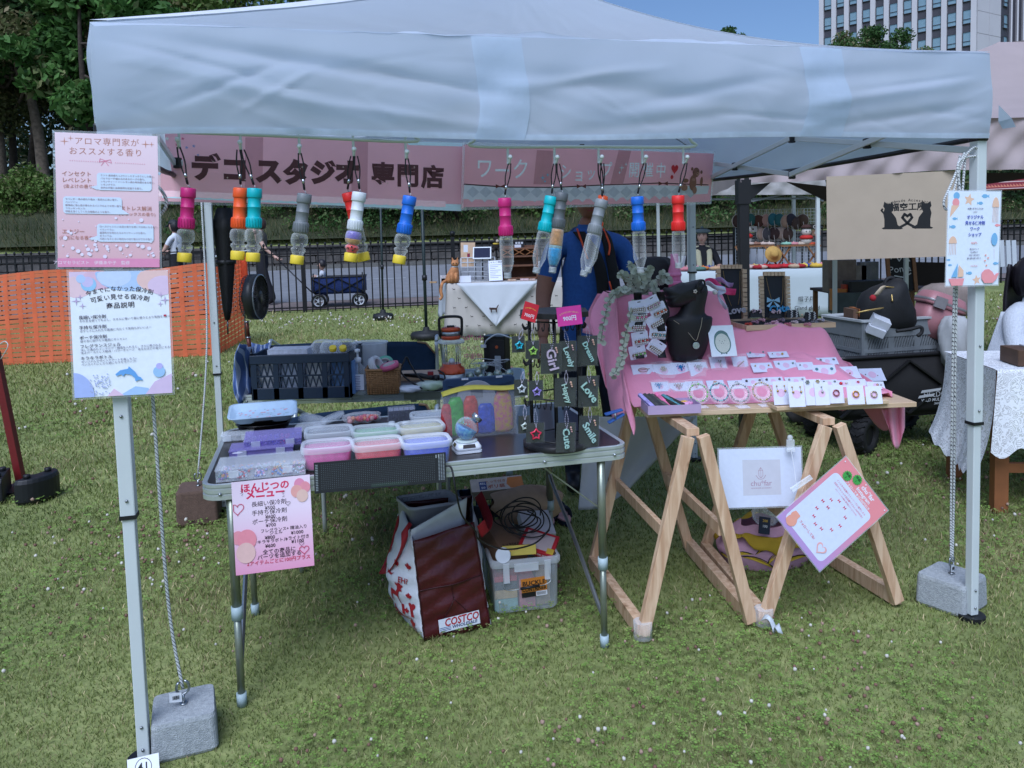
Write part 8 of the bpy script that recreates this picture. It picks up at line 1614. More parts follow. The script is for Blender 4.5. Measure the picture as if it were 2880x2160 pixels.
for sx in(-1,1):
 k=MB();k.tube([(sx*L2*.46,-W2/2,.64),(sx*L2*.46,-W2/2,.3),(sx*L2*.38,-W2/2,.18)],.014,6);k.build('corner_post',black_pl,o)
 for sy in(-1,1):
  wh=thing('wheel',None,None,M=MT((sx*L2*.38,sy*W2/2,.13))@MR(R_(90),4,'X'),parent=o);k=MB();k.lathe([(.095,-.028),(.13,-.025),(.135,0),(.13,.025),(.095,.028),(.095,-.028)],28,caps=False);k.build('tyre',black_pl,wh)
  k=MB();k.lathe([(.098,-.02),(.08,-.014),(.08,.014),(.098,.02)],28,caps=False);k.lathe([(.025,-.022),(.025,.022)],14)
  for i in range(5):t=i*1.2566;k.beam((.02*cos(t),.02*sin(t),0),(.095*cos(t),.095*sin(t),0),.016,.02)
  k.build('rim',mat('wheel_white','c9cdd4',.5),wh)
k=MB();hw=pmat(wo2)@V3(.2,.36,.9);k.tube([pmat(o).inverted()@hw,(-L2/2-.02,0,.27)],.012,6);k.tube([pmat(o).inverted()@hw+V3(0,-.07,.0),pmat(o).inverted()@hw+V3(0,.07,0)],.013,6);k.build('pull_handle',black_pl,o)
cm=pmat(o)@V3(-.30,-.02,.0);Jc={'pelvis':(Z3(0,0,.38),(.10,.09)),'chest':(Z3(0,0,.56),(.095,.08)),'collar':(Z3(0,0,.64),.06),'nape':(Z3(0,-.005,.70),.036),'shl':(Z3(-.085,0,.62),.038),'ell':(Z3(-.11,-.1,.55),.03),'wrl':(Z3(-.09,-.2,.59),.022),'shr':(Z3(.085,0,.62),.038),'elr':(Z3(.11,-.09,.54),.03),'wrr':(Z3(.08,-.19,.58),.022),'knl':(Z3(-.07,-.22,.36),.05),'knr':(Z3(.07,-.22,.36),.05)}
ch_,HR=person('toddler in a white shirt sitting in the blue wagon',cm,Jc,[('pelvis','chest',1),('chest','collar',1),('collar','nape',0),('collar','shl',1),('shl','ell',1),('ell','wrl',0),('collar','shr',1),('shr','elr',1),('elr','wrr',0),('pelvis','knl',2),('pelvis','knr',2)],[skin_p,mat('white_tee','c4c8d0'),mat('child_short','6f7684',.8)],head=(0,-.01,.785),yaw=-R_(90),hs=.78);hair_cap(ch_,HR,.78,hair_bk,-.03,.015)
# --- hat seller sitting behind her table
hb=aty(1975,745,12.75);hz=hgt(hb.x,12.75);dnv=mat('navy_blouse','16181f',.85)
Jh={'pelvis':(Z3(0,0,.52),(.16,.14)),'waist':(Z3(0,0,.66),(.15,.12)),'chest':(Z3(0,0,.86),(.17,.125)),'collar':(Z3(0,0,.99),(.11,.08)),'neck':(Z3(0,0,1.04),.052),'nape':(Z3(0,-.01,1.11),.05),'shl':(Z3(-.18,0,.95),.07),'ell':(Z3(-.26,-.08,.72),.055),'wrl':(Z3(-.16,-.28,.68),.03),'shr':(Z3(.18,0,.95),.07),'elr':(Z3(.26,-.08,.72),.055),'wrr':(Z3(.16,-.28,.68),.03),'knl':(Z3(-.12,-.42,.52),.08),'anl':(Z3(-.12,-.42,.1),.05),'knr':(Z3(.12,-.42,.52),.08),'anr':(Z3(.12,-.42,.1),.05)}
hat_w,HR=person('hat seller in grey beret and striped scarf sitting behind her table',(hb.x,12.75,hz),Jh,[('pelvis','waist',1),('waist','chest',1),('chest','collar',1),('collar','neck',0),('neck','nape',0),('collar','shl',1),('shl','ell',1),('ell','wrl',0),('collar','shr',1),('shr','elr',1),('elr','wrr',0),('pelvis','knl',2),('knl','anl',2),('pelvis','knr',2),('knr','anr',2)],[skin_p,dnv,jeans],head=(0,-.02,1.2),headrot=(0,0,-.35),hs=1.05,hands=(((-.16,-.28,.68),(.3,-.6,-.1),1),((.16,-.28,.68),(-.3,-.6,-.1),-1)));hair_cap(hat_w,HR,1.05,hair_bk,-.05,.02)
k=MB();k.M=HR;k.lathe([(.09,.055),(.14,.075),(.135,.1),(.08,.125),(.01,.13)],26);k.ball((0,0,.145),.025,10,6);k.build('beret',mat('beret_grey','59666a',.9),hat_w)
k=MB()
for s in(-1,1):P=spath([(s*.07,.02,1.06),(s*.09,-.09,.98),(s*.085,-.14,.86),(s*.08,-.15,.72)],5);n=len(P)-1;k.grid(lambda a,b:P[int(round(a*n))]+V3(.085*(b-.5),-.012*sin(3*b),0),n,4)
k.build('scarf',stripes('scarf_stripe','b8ac84','8fa098',30),hat_w,solid=.006)
# --- woman at the right edge, seen from the side
rb=V3(aty(2898,1000,4.95).x,4.95,0);lace=mat('white_knit','b5bac2',.9,var=.12,scale=120,bump=.5,bscale=140)
Jr={k_:(v[0],(tuple(x*1.02 for x in v[1])if isinstance(v[1],tuple)else v[1]*1.05))for k_,v in Jh.items()}
rw_,HR=person('long-haired woman in a white knitted top sitting at the right edge',rb,Jr,[('pelvis','waist',1),('waist','chest',1),('chest','collar',1),('collar','neck',0),('neck','nape',0),('collar','shl',1),('shl','ell',1),('ell','wrl',1),('collar','shr',1),('shr','elr',1),('elr','wrr',1),('pelvis','knl',2),('knl','anl',2),('pelvis','knr',2),('knr','anr',2)],[skin_p,lace,jeans],head=(0,-.02,1.2),yaw=R_(25),hs=1.0,hands=(((-.16,-.28,.68),(.3,-.6,-.1),1),((.16,-.28,.68),(-.3,-.6,-.1),-1)))
hair_cap(rw_,HR,1.0,hair_bk,-.10,.03,puff=1.15);k=MB();k.grid(lambda a,b:(.115*sin((a-.5)*3.4)*(1-.15*b),.06+.055*cos((a-.5)*3)+.03*sin(3*b),1.27-.52*b+.012*sin(25*a)),24,10);k.build('long_hair',hair_bk,rw_,solid=.02)
k=MB()
for s in(-1,1):k.grid(lambda a,b:(s*(.12+.16*b+.06*sin(PI*a)*b),.16*cos(PI*a)-.05,.98-.30*b-.03*sin(9*a)*b),14,10)
k.build('loose_sleeve',lace,rw_,solid=.006)
# ================================================================== left edge: orange barrier, red pole
om=mat('orange_mesh','f08658',.55,var=.1,scale=6,transl=.45);of=thing('barrier_fence','long orange plastic mesh barrier at the left edge behind the lawn','barrier',gnd(300,1010))
def mesh_panel(p0,p1,h0,h1,nm='mesh_panel'):
 d=p1-p0;n=max(2,int(d.length/.155));rows=19
 def P(s,t):q=p0 .lerp(p1,s);hh=h0+(h1-h0)*s;return q+V3(0,.02*sin(7*s*d.length)*sin(3*t),hh*t-.03*sin(3.1*s*d.length+1)*t)
 k=MB()
 for i in range(n+1):
  s0,s1=max(0,(i-.16)/n),min(1,(i+.16)/n);k.grid(lambda a,b:P(s0+(s1-s0)*a,b),1,rows)
 k.build('vertical_bands',om,of,w=1,kind='stuff');k=MB()
 for r in range(rows+1):
  t0=r/rows;w_=.041 if r not in(0,rows)else.06;k.grid(lambda a,b:P(a,min(1,max(0,t0+w_*(b-.5))))+V3(0,.004,0),n*2,1)
 k.build('cross_strands',om,of,w=1,kind='stuff')
g0,g1,g2=gnd(-120,1033),gnd(330,1012),gnd(598,1000)
mesh_panel(g0,g1,1.12,1.12);mesh_panel(g1,g2,1.12,1.14);g3=gnd(690,952);mesh_panel(g2+V3(.05,.05,0),g3,1.14,1.12)
for q in(g1,g2+V3(.03,0,0),g3):
 k=MB();k.tube([q,q+Zv*1.25],.018,8);k.tube([q+Zv*1.24,q+V3(.14,0,1.25)],.014,8);k.build('post',mat('grey_post','8f979c',.5,metal=.4),of,w=1)
k=MB();q=g3+Zv*.5;k.loft([[q+V3(.09*s*cos(t),.05*sin(t),z)for t in[i*.6283 for i in range(10)]]for s,z in((.9,-.1),(1,.2),(.9,.62),(.7,.66))]);k.build('rolled_mesh',mat('orange_roll','c9481c',.6,var=.1,bump=.5,bscale=30),of,w=1)
rp=gnd(62,1372);o=thing('banner_pole','dark red square pole standing between black weights at the left edge','pole',rp);k=MB();k.beam(rp+V3(0,0,.02),aty(-14,990,rp.y+.02),.045,.045,up=(0,1,0));k.build('pole',mat('red_paint','5e1216',.45,var=.08),o,w=1)
k=MB();k.box((0,0,.02),(.12,.4,.02));k.build('base_plate',black_pl,o);k=MB();k.tube(spath([aty(2,1010,rp.y),aty(22,975,rp.y-.03),aty(14,960,rp.y),aty(-4,970,rp.y)],5),.003,5);k.build('tie_string',mat('cord_white2','b9bdb8',.7),o,w=1)
for i,(px,py,rz)in enumerate(((22,1398,.4),(102,1402,-.3))):
 q=gnd(px,py);oo=thing('water_weight',['half-moon black water weight left of the red pole','half-moon black water weight right of the red pole'][i],'weight',q,rz,group='black water weights');pts=[(.11*cos(t),.15*sin(t))for t in[-1.57+.2244*j for j in range(15)]]if i else[(-.11*cos(t),.15*sin(t))for t in[1.57-.2244*j for j in range(15)]]
 pts=pts if i else pts[::-1]
 k=MB();k.loft([[(x*s,y*s,z)for x,y in pts]for s,z in((.92,0),(1,.02),(1,.13),(.93,.155))],smooth=False);k.build('tank',mat('weight_black','15171a',.5,var=.1),oo,bevel=.006)
 for y in(-.08,.07):k=MB();k.lathe([(.02,.15),(.02,.175),(.016,.178)],12,(.03 if i else-.03,y,0));k.build('filler_cap',black_pl,oo)
# parasol poles and bases in the middle distance
for i,(bx,by,tx,ty,r)in enumerate(((1200,952,1186,560,.022),(1078,898,1070,560,.018))):
 q=gnd(bx,by);tp_=aty(tx,ty,q.y);oo=thing('parasol_pole',['dark green pole on a round base left of the cat-cloth table','thin black pole on a round base in front of the fence'][i],'pole',q);k=MB();k.tube([q+Zv*.05,tp_],r,8);k.build('pole',mat('dark_green_pole','1d2a2a',.5),oo,w=1);k=MB();R0=.22 if i==0 else.17;k.lathe([(R0,0),(R0,.06),(R0*.9,.09),(.05,.11),(.04,.16)],22);k.build('base',mat('base_black','191b1d',.6,var=.2,scale=40),oo);k=MB();m_=q.lerp(tp_,.42);k.tube([m_,m_+Zv*.07],r*1.6,8);k.build('clamp',black_pl,oo,w=1)
 if i==1:k=MB();[k.ball((R0*cos(t),-R0*abs(sin(t))*.98,.05+.01*sin(9*t)),.012,6,4)for t in[.6,.9,1.2,1.5,1.8]];k.build('white_spots',ink('c0c2c4'),oo,kind='stuff')
# ================================================================== cat-cloth stall in the middle
def flat_table(name,label,x0,x1,Yd,depth,ztop,zbot,m_,grp=None,nfold=9,amp=.02):
 """a table hidden under a cloth that reaches nearly to the ground; front at Yd"""
 o=thing(name,label,'table',((x0+x1)/2,Yd,gz(Yd)),0,group=grp);k=MB();W_=x1-x0;per=[(x0,Yd),(x1,Yd),(x1,Yd+depth),(x0,Yd+depth)]
 def ring(z,out,ph):
  pts=[]
  for i in range(4):
   a,b=V3(*per[i],0),V3(*per[(i+1)%4],0);d=(b-a);n=V3(d.y,-d.x,0).normalized()
   for j in range(24):s=j/24;pts.append(a+d*s+n*(out+amp*out*10*sin(s*nfold*6.28*(d.length/W_)+ph)*(1 if 0<j else 0))+V3(0,0,z))
  return pts
 zs=[ztop,ztop-.02]+[ztop-(ztop-zbot)*f for f in(.2,.4,.6,.8,1)];k.loft([ring(z,.0 if i==0 else.01+.012*i,.5)for i,z in enumerate(zs)],caps=False);k.poly(ring(ztop,0,0));k.build('cloth',m_,o,w=1,solid=.003);return o
YC=gnd(1400,945).y;xa,xb=aty(1262,850,YC).x,aty(1600,850,YC).x;zt=aty(1300,796,YC).z;zb=aty(1400,940,YC).z
tc=flat_table('craft_table','craft table under a cream cloth with small cats in the middle distance',xa,xb,YC,.75,zt,zb,mat('cat_cloth','a9a49e',.85,var=.03,scale=5));wcl=mat('white_cotton','b9bec6')
catp=[(-1,.1),(-.8,.5),(-.7,.3),(-.5,.35),(.4,.3),(.7,.8),(.95,.9),(.8,.55),(.55,.1),(.5,-.6),(.35,-.6),(.25,-.1),(-.45,-.1),(-.5,-.6),(-.65,-.6),(-.7,-.1)]
IT=pmat(tc).inverted();k=MB();rq=random.Random(2)
for r in range(5):
 for c in range(10):
  x,z=xa+.08+.165*c+.07*(r%2),zt-.08-.125*r
  if abs(x-(xa+.72))<.55-.72*(zt-z):continue
  s=.022*(1 if rq.random()<.5 else-1);k.poly([V3(x+a*s,YC-.075-.012*r,z+b*abs(s))for a,b in catp][::1 if s>0 else-1])
k.build('cat_print',ink('34302f'),tc,w=1,kind='stuff')
k=MB();tri=[(aty(1285,801,YC).x,zt),(aty(1515,796,YC).x,zt),(aty(1392,915,YC).x,aty(1392,915,YC).z)]
k.grid(lambda a,b:V3(tri[0][0]+(tri[1][0]-tri[0][0])*(a*(1-b)+.466*b),YC-.10-.06*b+.004*sin(20*a),zt+.004+(tri[2][1]-zt)*b),16,12);ov=k.build('overlay_cloth',wcl,tc,w=1,solid=.004)
k=MB();c_=aty(1390,870,YC-.18);k.poly([c_+V3(a*.07,0,b*.07)for a,b in catp]);k.build('cat_emblem',ink('3a2824'),tc,w=1)
k=MB();k.grid(lambda a,b:V3(xa-.16*(1-a)+.02*sin(9*a)*b-.05*b*(1-a),YC+.1+.5*(1-a)-.03*sin(12*a)*b,zt+.005-(.50+.05*sin(7*a))*b),20,10);k.build('side_cloth',wcl,tc,w=1,solid=.004)
def zonC(x,y,dy=.2):p=aty(x,y,YC+dy);return V3(p.x,p.y,zt+.004)
P_=Panel('tablet','white framed tablet leaning on the cat-cloth table','tablet',aty(1333,695,YC+.35),aty(1384,694,YC+.35),aty(1379,727,YC+.2),aty(1327,728,YC+.2),th=.012,color='c9ced4');P_.shape([(.06,.08),(.94,.08),(.94,.92),(.06,.92)],mat('screen','23263a',.15))
P_=Panel('wood_stand','tall pale wooden display stand behind the tablet','stand',aty(1295,682,YC+.5),aty(1338,682,YC+.5),aty(1334,750,YC+.45),aty(1296,750,YC+.45),th=.03,color=mat('pale_wood','b59a7e'));P_.shape([(.2,.1),(.5,.1),(.5,.4),(.2,.4)],'bfc4cc')
o=thing('wire_cube','white wire grid cube behind the orange cat figure','grid cube',zonC(1345,790,.25));w=.24
for i in range(6):
 for s in(0,1):k=MB();k.tube([(-w+2*w*i/5,.2*s,0),(-w+2*w*i/5,.2*s,.33)],.004,5);k.tube([(-w,.2*s,.066*i),(w,.2*s,.066*i)],.004,5);k.build('wire',mat('white_wire','b4bac2',.5),o)
P_=Panel('price_list','white printed price list leaning beside the wire cube','sign',aty(1372,734,YC+.2),aty(1408,732,YC+.2),aty(1417,788,YC+.1),aty(1377,790,YC+.1),th=.004,color='c6cbd8');P_.shapes([[(.1,.2+.09*i),(.9-.2*(i%3),.2+.09*i),(.9-.2*(i%3),.23+.09*i),(.1,.23+.09*i)]for i in range(8)],'8a8f9c');P_.text('にゃんこ雑貨',.5,.09,.035,'3a3a44',.01)
P_=Panel('small_card','small white name card before the orange cat figure','card',aty(1293,776,YC+.06),aty(1324,775,YC+.06),aty(1325,794,YC+.04),aty(1293,795,YC+.04),th=.004,color='c6cbd8')
o=thing('cat_figure','orange tabby cat figure sitting on the table corner with hanging tail','figurine',zonC(1272,796,.06));oc=mat('tabby_orange','a8744a',.8,var=.25,scale=24)
k=MB();k.loft([[(x0+rx*cos(t),y0+ry*sin(t),z)for t in[j*.5236 for j in range(12)]]for x0,y0,rx,ry,z in((0,0,.085,.075,0),(0,0,.1,.085,.05),(.015,-.01,.085,.075,.12),(.035,-.02,.06,.055,.19),(.045,-.03,.04,.04,.225))]);k.ball((.05,-.045,.265),.055,12,8,sz=.88)
for s in(-1,1):k.add([(.05+s*.045,-.04,.295),(.05+s*.012,-.045,.31),(.05+s*.04,-.04,.355),(.05+s*.03,-.02,.3)],[(0,1,2),(1,3,2),(3,0,2)]);k.tube([(.03+s*.03,-.07,.14),(.03+s*.03,-.085,.01)],[.024,.02],8)
k.tube(spath([(-.08,-.02,.03),(-.13,-.08,.0),(-.15,-.11,-.1),(-.14,-.11,-.18),(-.17,-.11,-.22)],5),[.022]*15+[.02]*6,7);k.build('body',oc,o);k=MB();[k.ball((.05+s*.02,-.096,.27),.008,6,4)for s in(-1,1)];k.build('eyes',ink('20241c'),o);k=MB();k.lathe([(.043,.215),(.046,.222),(.043,.23)],14,(.045,-.032,0),caps=False);k.build('collar',ink('c4c8d0'),o)
o=thing('wooden_cabinet','small brown wooden display cabinet with cross lattice at the back of the cat-cloth table','cabinet',zonC(1462,785,.45));cw=mat('cabinet_brown','5e3f2c',.7,var=.2,scale=12)
for zz in(.02,.2,.33,.44):k=MB();k.box((0,0,zz),(.5,.24,.025));k.build('shelf',cw,o)
for s in(-1,1):k=MB();k.box((s*.25,0,.24),(.025,.24,.5));k.build('side',cw,o)
for i in range(3):
 x=-.165+.165*i;k=MB();k.beam((x-.07,-.12,.35),(x+.07,-.12,.43),.01,.018,up=(0,1,0));k.beam((x-.07,-.12,.43),(x+.07,-.12,.35),.01,.018,up=(0,1,0));k.build('lattice',mat('lattice_orange','8a5a34',.7),o)
k=MB();k.box((0,.11,.24),(.5,.01,.48));k.build('back_board',cw,o)
o=thing('monkey_toy','black and white toy with yellow scarf on top of the wooden cabinet','toy',aty(1396,704,YC+.45));k=MB();k.ball((0,0,.05),.055,10,7);k.ball((.01,-.02,.13),.042,10,7);k.ball((-.02,.0,.17),.025,8,6);[k.tube([(s*.03,-.03,.03),(s*.05,-.06,-.02)],.02,6)for s in(-1,1)];k.build('body',mat('plush_black','1c1614',.9),o);k=MB();k.ball((.018,-.045,.13),.026,8,6);k.build('face',mat('plush_cream','a89c8c',.9),o);k=MB();k.lathe([(.045,.085),(.05,.095),(.042,.105)],14,(0,-.01,0),caps=False);k.build('scarf',mat('plush_yellow','b8a03a',.8),o)
P_=Panel('framed_card','black framed white card on top of the wooden cabinet','picture',aty(1447,679,YC+.5),aty(1473,678,YC+.5),aty(1473,703,YC+.5),aty(1447,703,YC+.5),th=.02,color='23252a');P_.shape([(.0,.38),(.7,.38),(.7,.95),(0,.95)],'c4c8d2');P_.shapes([[(.1+.3*i,.08),(.32+.3*i,.08),(.32+.3*i,.3),(.1+.3*i,.3)]for i in range(3)],'b4b8c0')
for i,(x,y,c,dx,dz)in enumerate(((1218,786,'b0906a',.1,.02),(1247,784,'8a3040',.07,.06),(1250,770,'b4b0b4',.12,.1),(1318,723,'7a2240',.035,.05),(1440,788,'b29a86',.12,.02),(1475,786,'c0a8ac',.12,.025),(1497,785,'b49c90',.08,.02),(1308,770,'8c6a50',.1,.06))):
 k=MB();k.box((0,0,dz/2),(dx,.08,dz),.01);oo=k.build('craft_piece',mat('craft_'+c,c,.6,var=.3,scale=40),label=['tan wooden craft piece at the left end of the cat-cloth table','dark red trinket box beside the orange cat','clear tray of trinkets left of the orange cat','dark red candle beside the tablet','tan pouch right of the price list','pale pink pouch before the cabinet','beige pouch at the right of the cabinet','brown basket of sticks behind the orange cat'][i],cat='craft item');oo.location=zonC(x,y,.15)if y>740 else aty(x,y,YC+.3)
# ================================================================== hat stall at the right
YH=gnd(2330,892).y;xa,xb=aty(1876,800,YH).x,aty(2338,800,YH).x;zh=aty(2200,757,YH).z;zb=aty(2200,890,YH).z
th_=flat_table('hat_table','long hat table under a white cloth lettered with the hat shop name',xa,xb,YH,.8,zh,zb,mat('hat_cloth','aab4b8',.85,var=.03,scale=3),nfold=6,amp=.012)
for t,x,y,z,bo in(('帽子屋',2268,842,16,.005),('Gland gland',2270,866,15,.012)):
 p=aty(x,y,YH-.11);letters(th_,t,pmat(th_).inverted()@frame(p,V3(1,0,-.02).normalized(),V3(.02,0,1).normalized(),V3(0,-1,0)),z*YH/FPX,'2a2c30',bo)
def hat(label,p,c,s=1.0,kind='beret',grp='hats laid out on the hat table'):
 k=MB();m_=mat('hat_'+c,c,.9,var=.12,scale=40)
 if kind=='beret':k.lathe([(.07,0),(.10,.015),(.105,.035),(.07,.055),(.012,.06),(.006,.075)],16)
 else:k.lathe([(.13,0),(.125,.008),(.07,.015),(.065,.07),(.04,.085),(.005,.088)],16)
 o=k.build('hat',m_,label=label,cat='hat',group=grp);o.location=p;o.scale=(s,s,s);return o
hc=['a86a72','b08a92','a07a80','4f6a60','b0682c','1f3a78','a88a6a','b09a94','b8a860','8c1a24','a81c24','9c1f26','a02028','8f1c22','a47a4c','b89a8c','a81e28','98202a','a89078','1f3a80','b8922e','c0a03a','b87a80','b4848c','8e1b22','c2a848'];cn={'a86a72':'rose','b08a92':'dusky pink','a07a80':'mauve','4f6a60':'dark green','b0682c':'orange','1f3a78':'navy blue','a88a6a':'tan'}
xs=[1925,1945,1962,1968,1978,1995,2012,2108,2122,2135,2150,2165,2178,2190,2120,2140,2205,2222,2236,2270,2284,2296,2310,2322,2248,2262];ys=[758,760,757,750,757,756,752,758,752,747,758,759,757,749,760,756,758,755,747,741,752,752,751,752,756,758]
nm_=['first','second','third','fourth','fifth','sixth','seventh','eighth','ninth','tenth','eleventh','twelfth','thirteenth','fourteenth','fifteenth','sixteenth','seventeenth','eighteenth','nineteenth','twentieth','twenty-first','twenty-second','twenty-third','twenty-fourth','twenty-fifth','last']
order=sorted(range(26),key=lambda i:xs[i])
for r_,i in enumerate(order):p=aty(xs[i],ys[i],YH+.12+.12*(i%3));p.z=zh+.01;hat('%s hat on the hat table, %s in the row from the left'%(cn.get(hc[i],'red' if hc[i][0]in '89a' and hc[i][2]in '12' else 'pale coloured'),nm_[r_]),p,hc[i],.95)
def xstand(label,x0,x1,ytop,Yd):
 a,b=aty(x0,ytop,Yd),aty(x1,ytop,Yd);o=thing('folding_stand',label,'stand',(a.x,Yd,zh),0,group='little folding stands on the hat table');w=b.x-a.x;h=a.z-zh;fw=mat('stand_wood','7a5636',.7,var=.15)
 k=MB();k.box((w/2,.1,h),(w,.24,.025));k.build('top',fw,o)
 for x in(.05,w-.05):
  for s in(-1,1):k=MB();k.beam((x-s*.11,.0+.02*s,0),(x+s*.11,.02*s,h),.02,.03,up=(0,1,0));k.build('leg',fw,o)
 return a,w,h
s1=xstand('folding wooden stand with berets at the left of the hat table',2078,2178,694,YH+.35);s2=xstand('folding wooden stand with doll at the right of the hat table',2196,2298,692,YH+.35)
for i,(x,c)in enumerate(((2108,'a09088'),(2126,'7a5a4c'),(2146,'ac9a90'),(2164,'b0a096'),(2212,'7fa694'),(2232,'b07a80'),(2250,'a89a8c'),(2282,'b04a2c'))):p=aty(x,690,YH+.43);hat('%s beret on the %s folding stand'%(['beige','brown','cream','ivory','mint','pink','grey','red'][i],'left' if i<4 else 'right'),p,c,.85,grp='berets on the folding stands')
def doll(label,p,s,hatc,body):
 o=thing('plush_doll',label,'doll',p,0);k=MB();k.ball((0,0,.09*s),.085*s,12,8);k.ball((0,0,.22*s),.075*s,12,8);k.build('body',mat('doll_cream','b9b4ae',.9),o);k=MB();k.lathe([(.095*s,.11*s),(.1*s,.14*s),(.07*s,.165*s)],14);k.build('scarf',mat('doll_scarf',body,.85),o);k=MB();k.lathe([(.08*s,.27*s),(.075*s,.3*s),(.05*s,.325*s),(.01,.33*s)],14);k.build('hat',mat('doll_hat',hatc,.9),o);k=MB();[k.ball((q*.026*s,-.07*s,.225*s),.009*s,6,4)for q in(-1,1)];k.build('eyes',ink('1c1818'),o)
doll('white plush doll with brown hat and red scarf on the right stand',aty(2268,692,YH+.42),1.0,'3c2622','a82420');doll('white plush doll beside the black post',aty(2096,692,YH+.5),1.15,'201c1c','8a8a8a')
gw=thing('grid_wall','white wire grid wall hung with small round pouches behind the hat table','grid wall',aty(2190,740,YH+1.0));gq=mat('white_wire2','a9b0b4',.5);a,b=aty(2068,592,YH+1.0),aty(2308,590,YH+1.0);z0=aty(2200,745,YH+1.0).z;nx,nz_=26,17
for i in range(nx+1):x=a.x+(b.x-a.x)*i/nx;k=MB();r_=.009 if i%7==0 else.0045;k.beam((x,YH+1.0,z0-.3),(x,YH+1.0,a.z),r_,r_,up=(0,1,0));k.build('wire',gq,gw,w=1)
for j in range(nz_+1):z=z0+(a.z-z0)*j/nz_;k=MB();k.beam((a.x,YH+.995,z),(b.x,YH+.995,z),.0045,.0045);k.build('wire',gq,gw,w=1)
pcol=['3e2a26','2f5a5a','4a2c22','a07e74','2f6470','2c5c60','a88a78','33303c','4a3a34','463428','a89080','4c4a4e','3c2a28','a08c80','4a3832'];px_=[(2073,622),(2110,618),(2133,622),(2155,620),(2174,617),(2192,618),(2210,623),(2225,618),(2240,628),(2258,620),(2141,658),(2158,658),(2177,657),(2197,656),(2216,658)]
for i,(x,y)in enumerate(px_):
 p=aty(x,y,YH+.93);o=thing('round_pouch','%s pouch on the grid wall, %s row, %s from the left'%(['dark brown','teal','brown','beige','blue','dark teal','tan','slate','dark grey','chocolate','beige','grey','dark brown','cream','umber'][i],'upper' if i<10 else 'lower',nm_[i if i<10 else i-10]),'pouch',p,rq.uniform(-.5,.5),group='pouches on the grid wall');k=MB();k.M=MR(R_(90),4,'X');k.lathe([(.03,-.03),(.085,-.02),(.092,0),(.085,.02),(.03,.03)],18,sy=1.1);k.build('pouch',mat('pouch_'+pcol[i],pcol[i],.8),o);k=MB();k.M=MR(R_(90),4,'X');k.tube([(.093*cos(t),.1*sin(t),-.012)for t in[j*.393 for j in range(16)]],.007,5,closed=True);k.M=None;k.tube([(0,0,.09),(.01,0,.17)],.006,5);k.tube([(.0,-.03,-.02),(.015,-.035,-.16)],.005,5);k.build('trim',mat('pouch_trim','b4aca4',.8),o)
for i,(x,y)in enumerate(((2118,645),(2292,638),(2296,655))):P_=Panel('camera_pouch',['small camera shaped pouch at the left of the grid wall','camera shaped pouch at the right of the grid wall','lower camera shaped pouch at the right of the grid wall'][i],'pouch',aty(x-12,y-8,YH+.9),aty(x+12,y-9,YH+.9),aty(x+12,y+7,YH+.9),aty(x-12,y+8,YH+.9),th=.05,color=['b0aca8','2c2624','8a6a58'][i]);P_.shape(circ(0,0,.03,16),'c0bcb8',frac=False);P_.shape(circ(0,0,.016,16),'201c1c',frac=False)
p=aty(2175,715,YH+.3);hat('yellow straw hat hanging from the left folding stand',p,'a88848',1.0,'sun',grp='straw hats').rotation_euler=(1.3,0,0)
for i,x in enumerate((2112,2132,2150)):P_=Panel('white_slat_board',['first','second','third'][i]+' white upright board behind the left folding stand','board',aty(x,700,YH+.85),aty(x+15,700,YH+.85),aty(x+13,748,YH+.85),aty(x-2,748,YH+.85),th=.02,color='b4bac4')
for i,x in enumerate((2816,2834,2850)):P_=Panel('white_slat_board',['first','second','third'][i]+' white upright board leaning on the railing at the right edge','board',aty(x,676,14.4),aty(x+12,675,14.4),aty(x+6,750,14.4),aty(x-6,751,14.4),th=.02,color='b4bac4')
# white canopy over the hat stall
wt=thing('far_canopy','white canopy over the hat stall in the background','canopy',aty(2200,740,YH+.4));fc=mat('far_canopy_fabric','b3b0ae',.8,var=.05,transl=.3);a,b=aty(1920,549,YH+.2),aty(2322,547,YH+.2);zt_=a.z+.26
k=MB();k.grid(lambda s,t:a.lerp(b,s)+V3(0,.012*sin(31*s+9*t)+.01*sin(57*s-5*t),.26*t),60,5);k.build('front_valance',fc,wt,w=1);pkk=(a+b)/2+V3(0,1.3,.95);c2,c3=b+V3(0,2.6,.26),a+V3(0,2.6,.26);a2,b2=a+Zv*.26,b+Zv*.26
for q0,q1 in((a2,b2),(b2,c2),(c2,c3),(c3,a2)):k=MB();k.grid(lambda s,t:q0 .lerp(q1,s).lerp(pkk,t)-V3(0,0,.1*sin(PI*t)),12,8);k.build('roof_panel',fc,wt,w=1)
for q in(a+V3(.1,.05,0),b+V3(-.1,.05,0),V3(aty(2232,560,YH+1.4).x,YH+1.4,0),c3+V3(.1,-.05,0)):k=MB();k.beam((q.x,q.y,gz(q.y)),(q.x,q.y,zt_),.05,.05,up=(0,1,0));k.build('leg',white_steel,wt,w=1)
k=MB();k.beam(a+V3(0,.1,-.06),b+V3(0,.1,-.05),.02,.03);[k.beam(a.lerp(b,i/4)+V3(0,.08,.02 if i%2 else-.09),a.lerp(b,(i+1)/4)+V3(0,.08,-.09 if i%2 else.02),.016,.025)for i in range(4)];k.build('truss_bar',mat('truss_grey','6f7478',.5),wt,w=1)
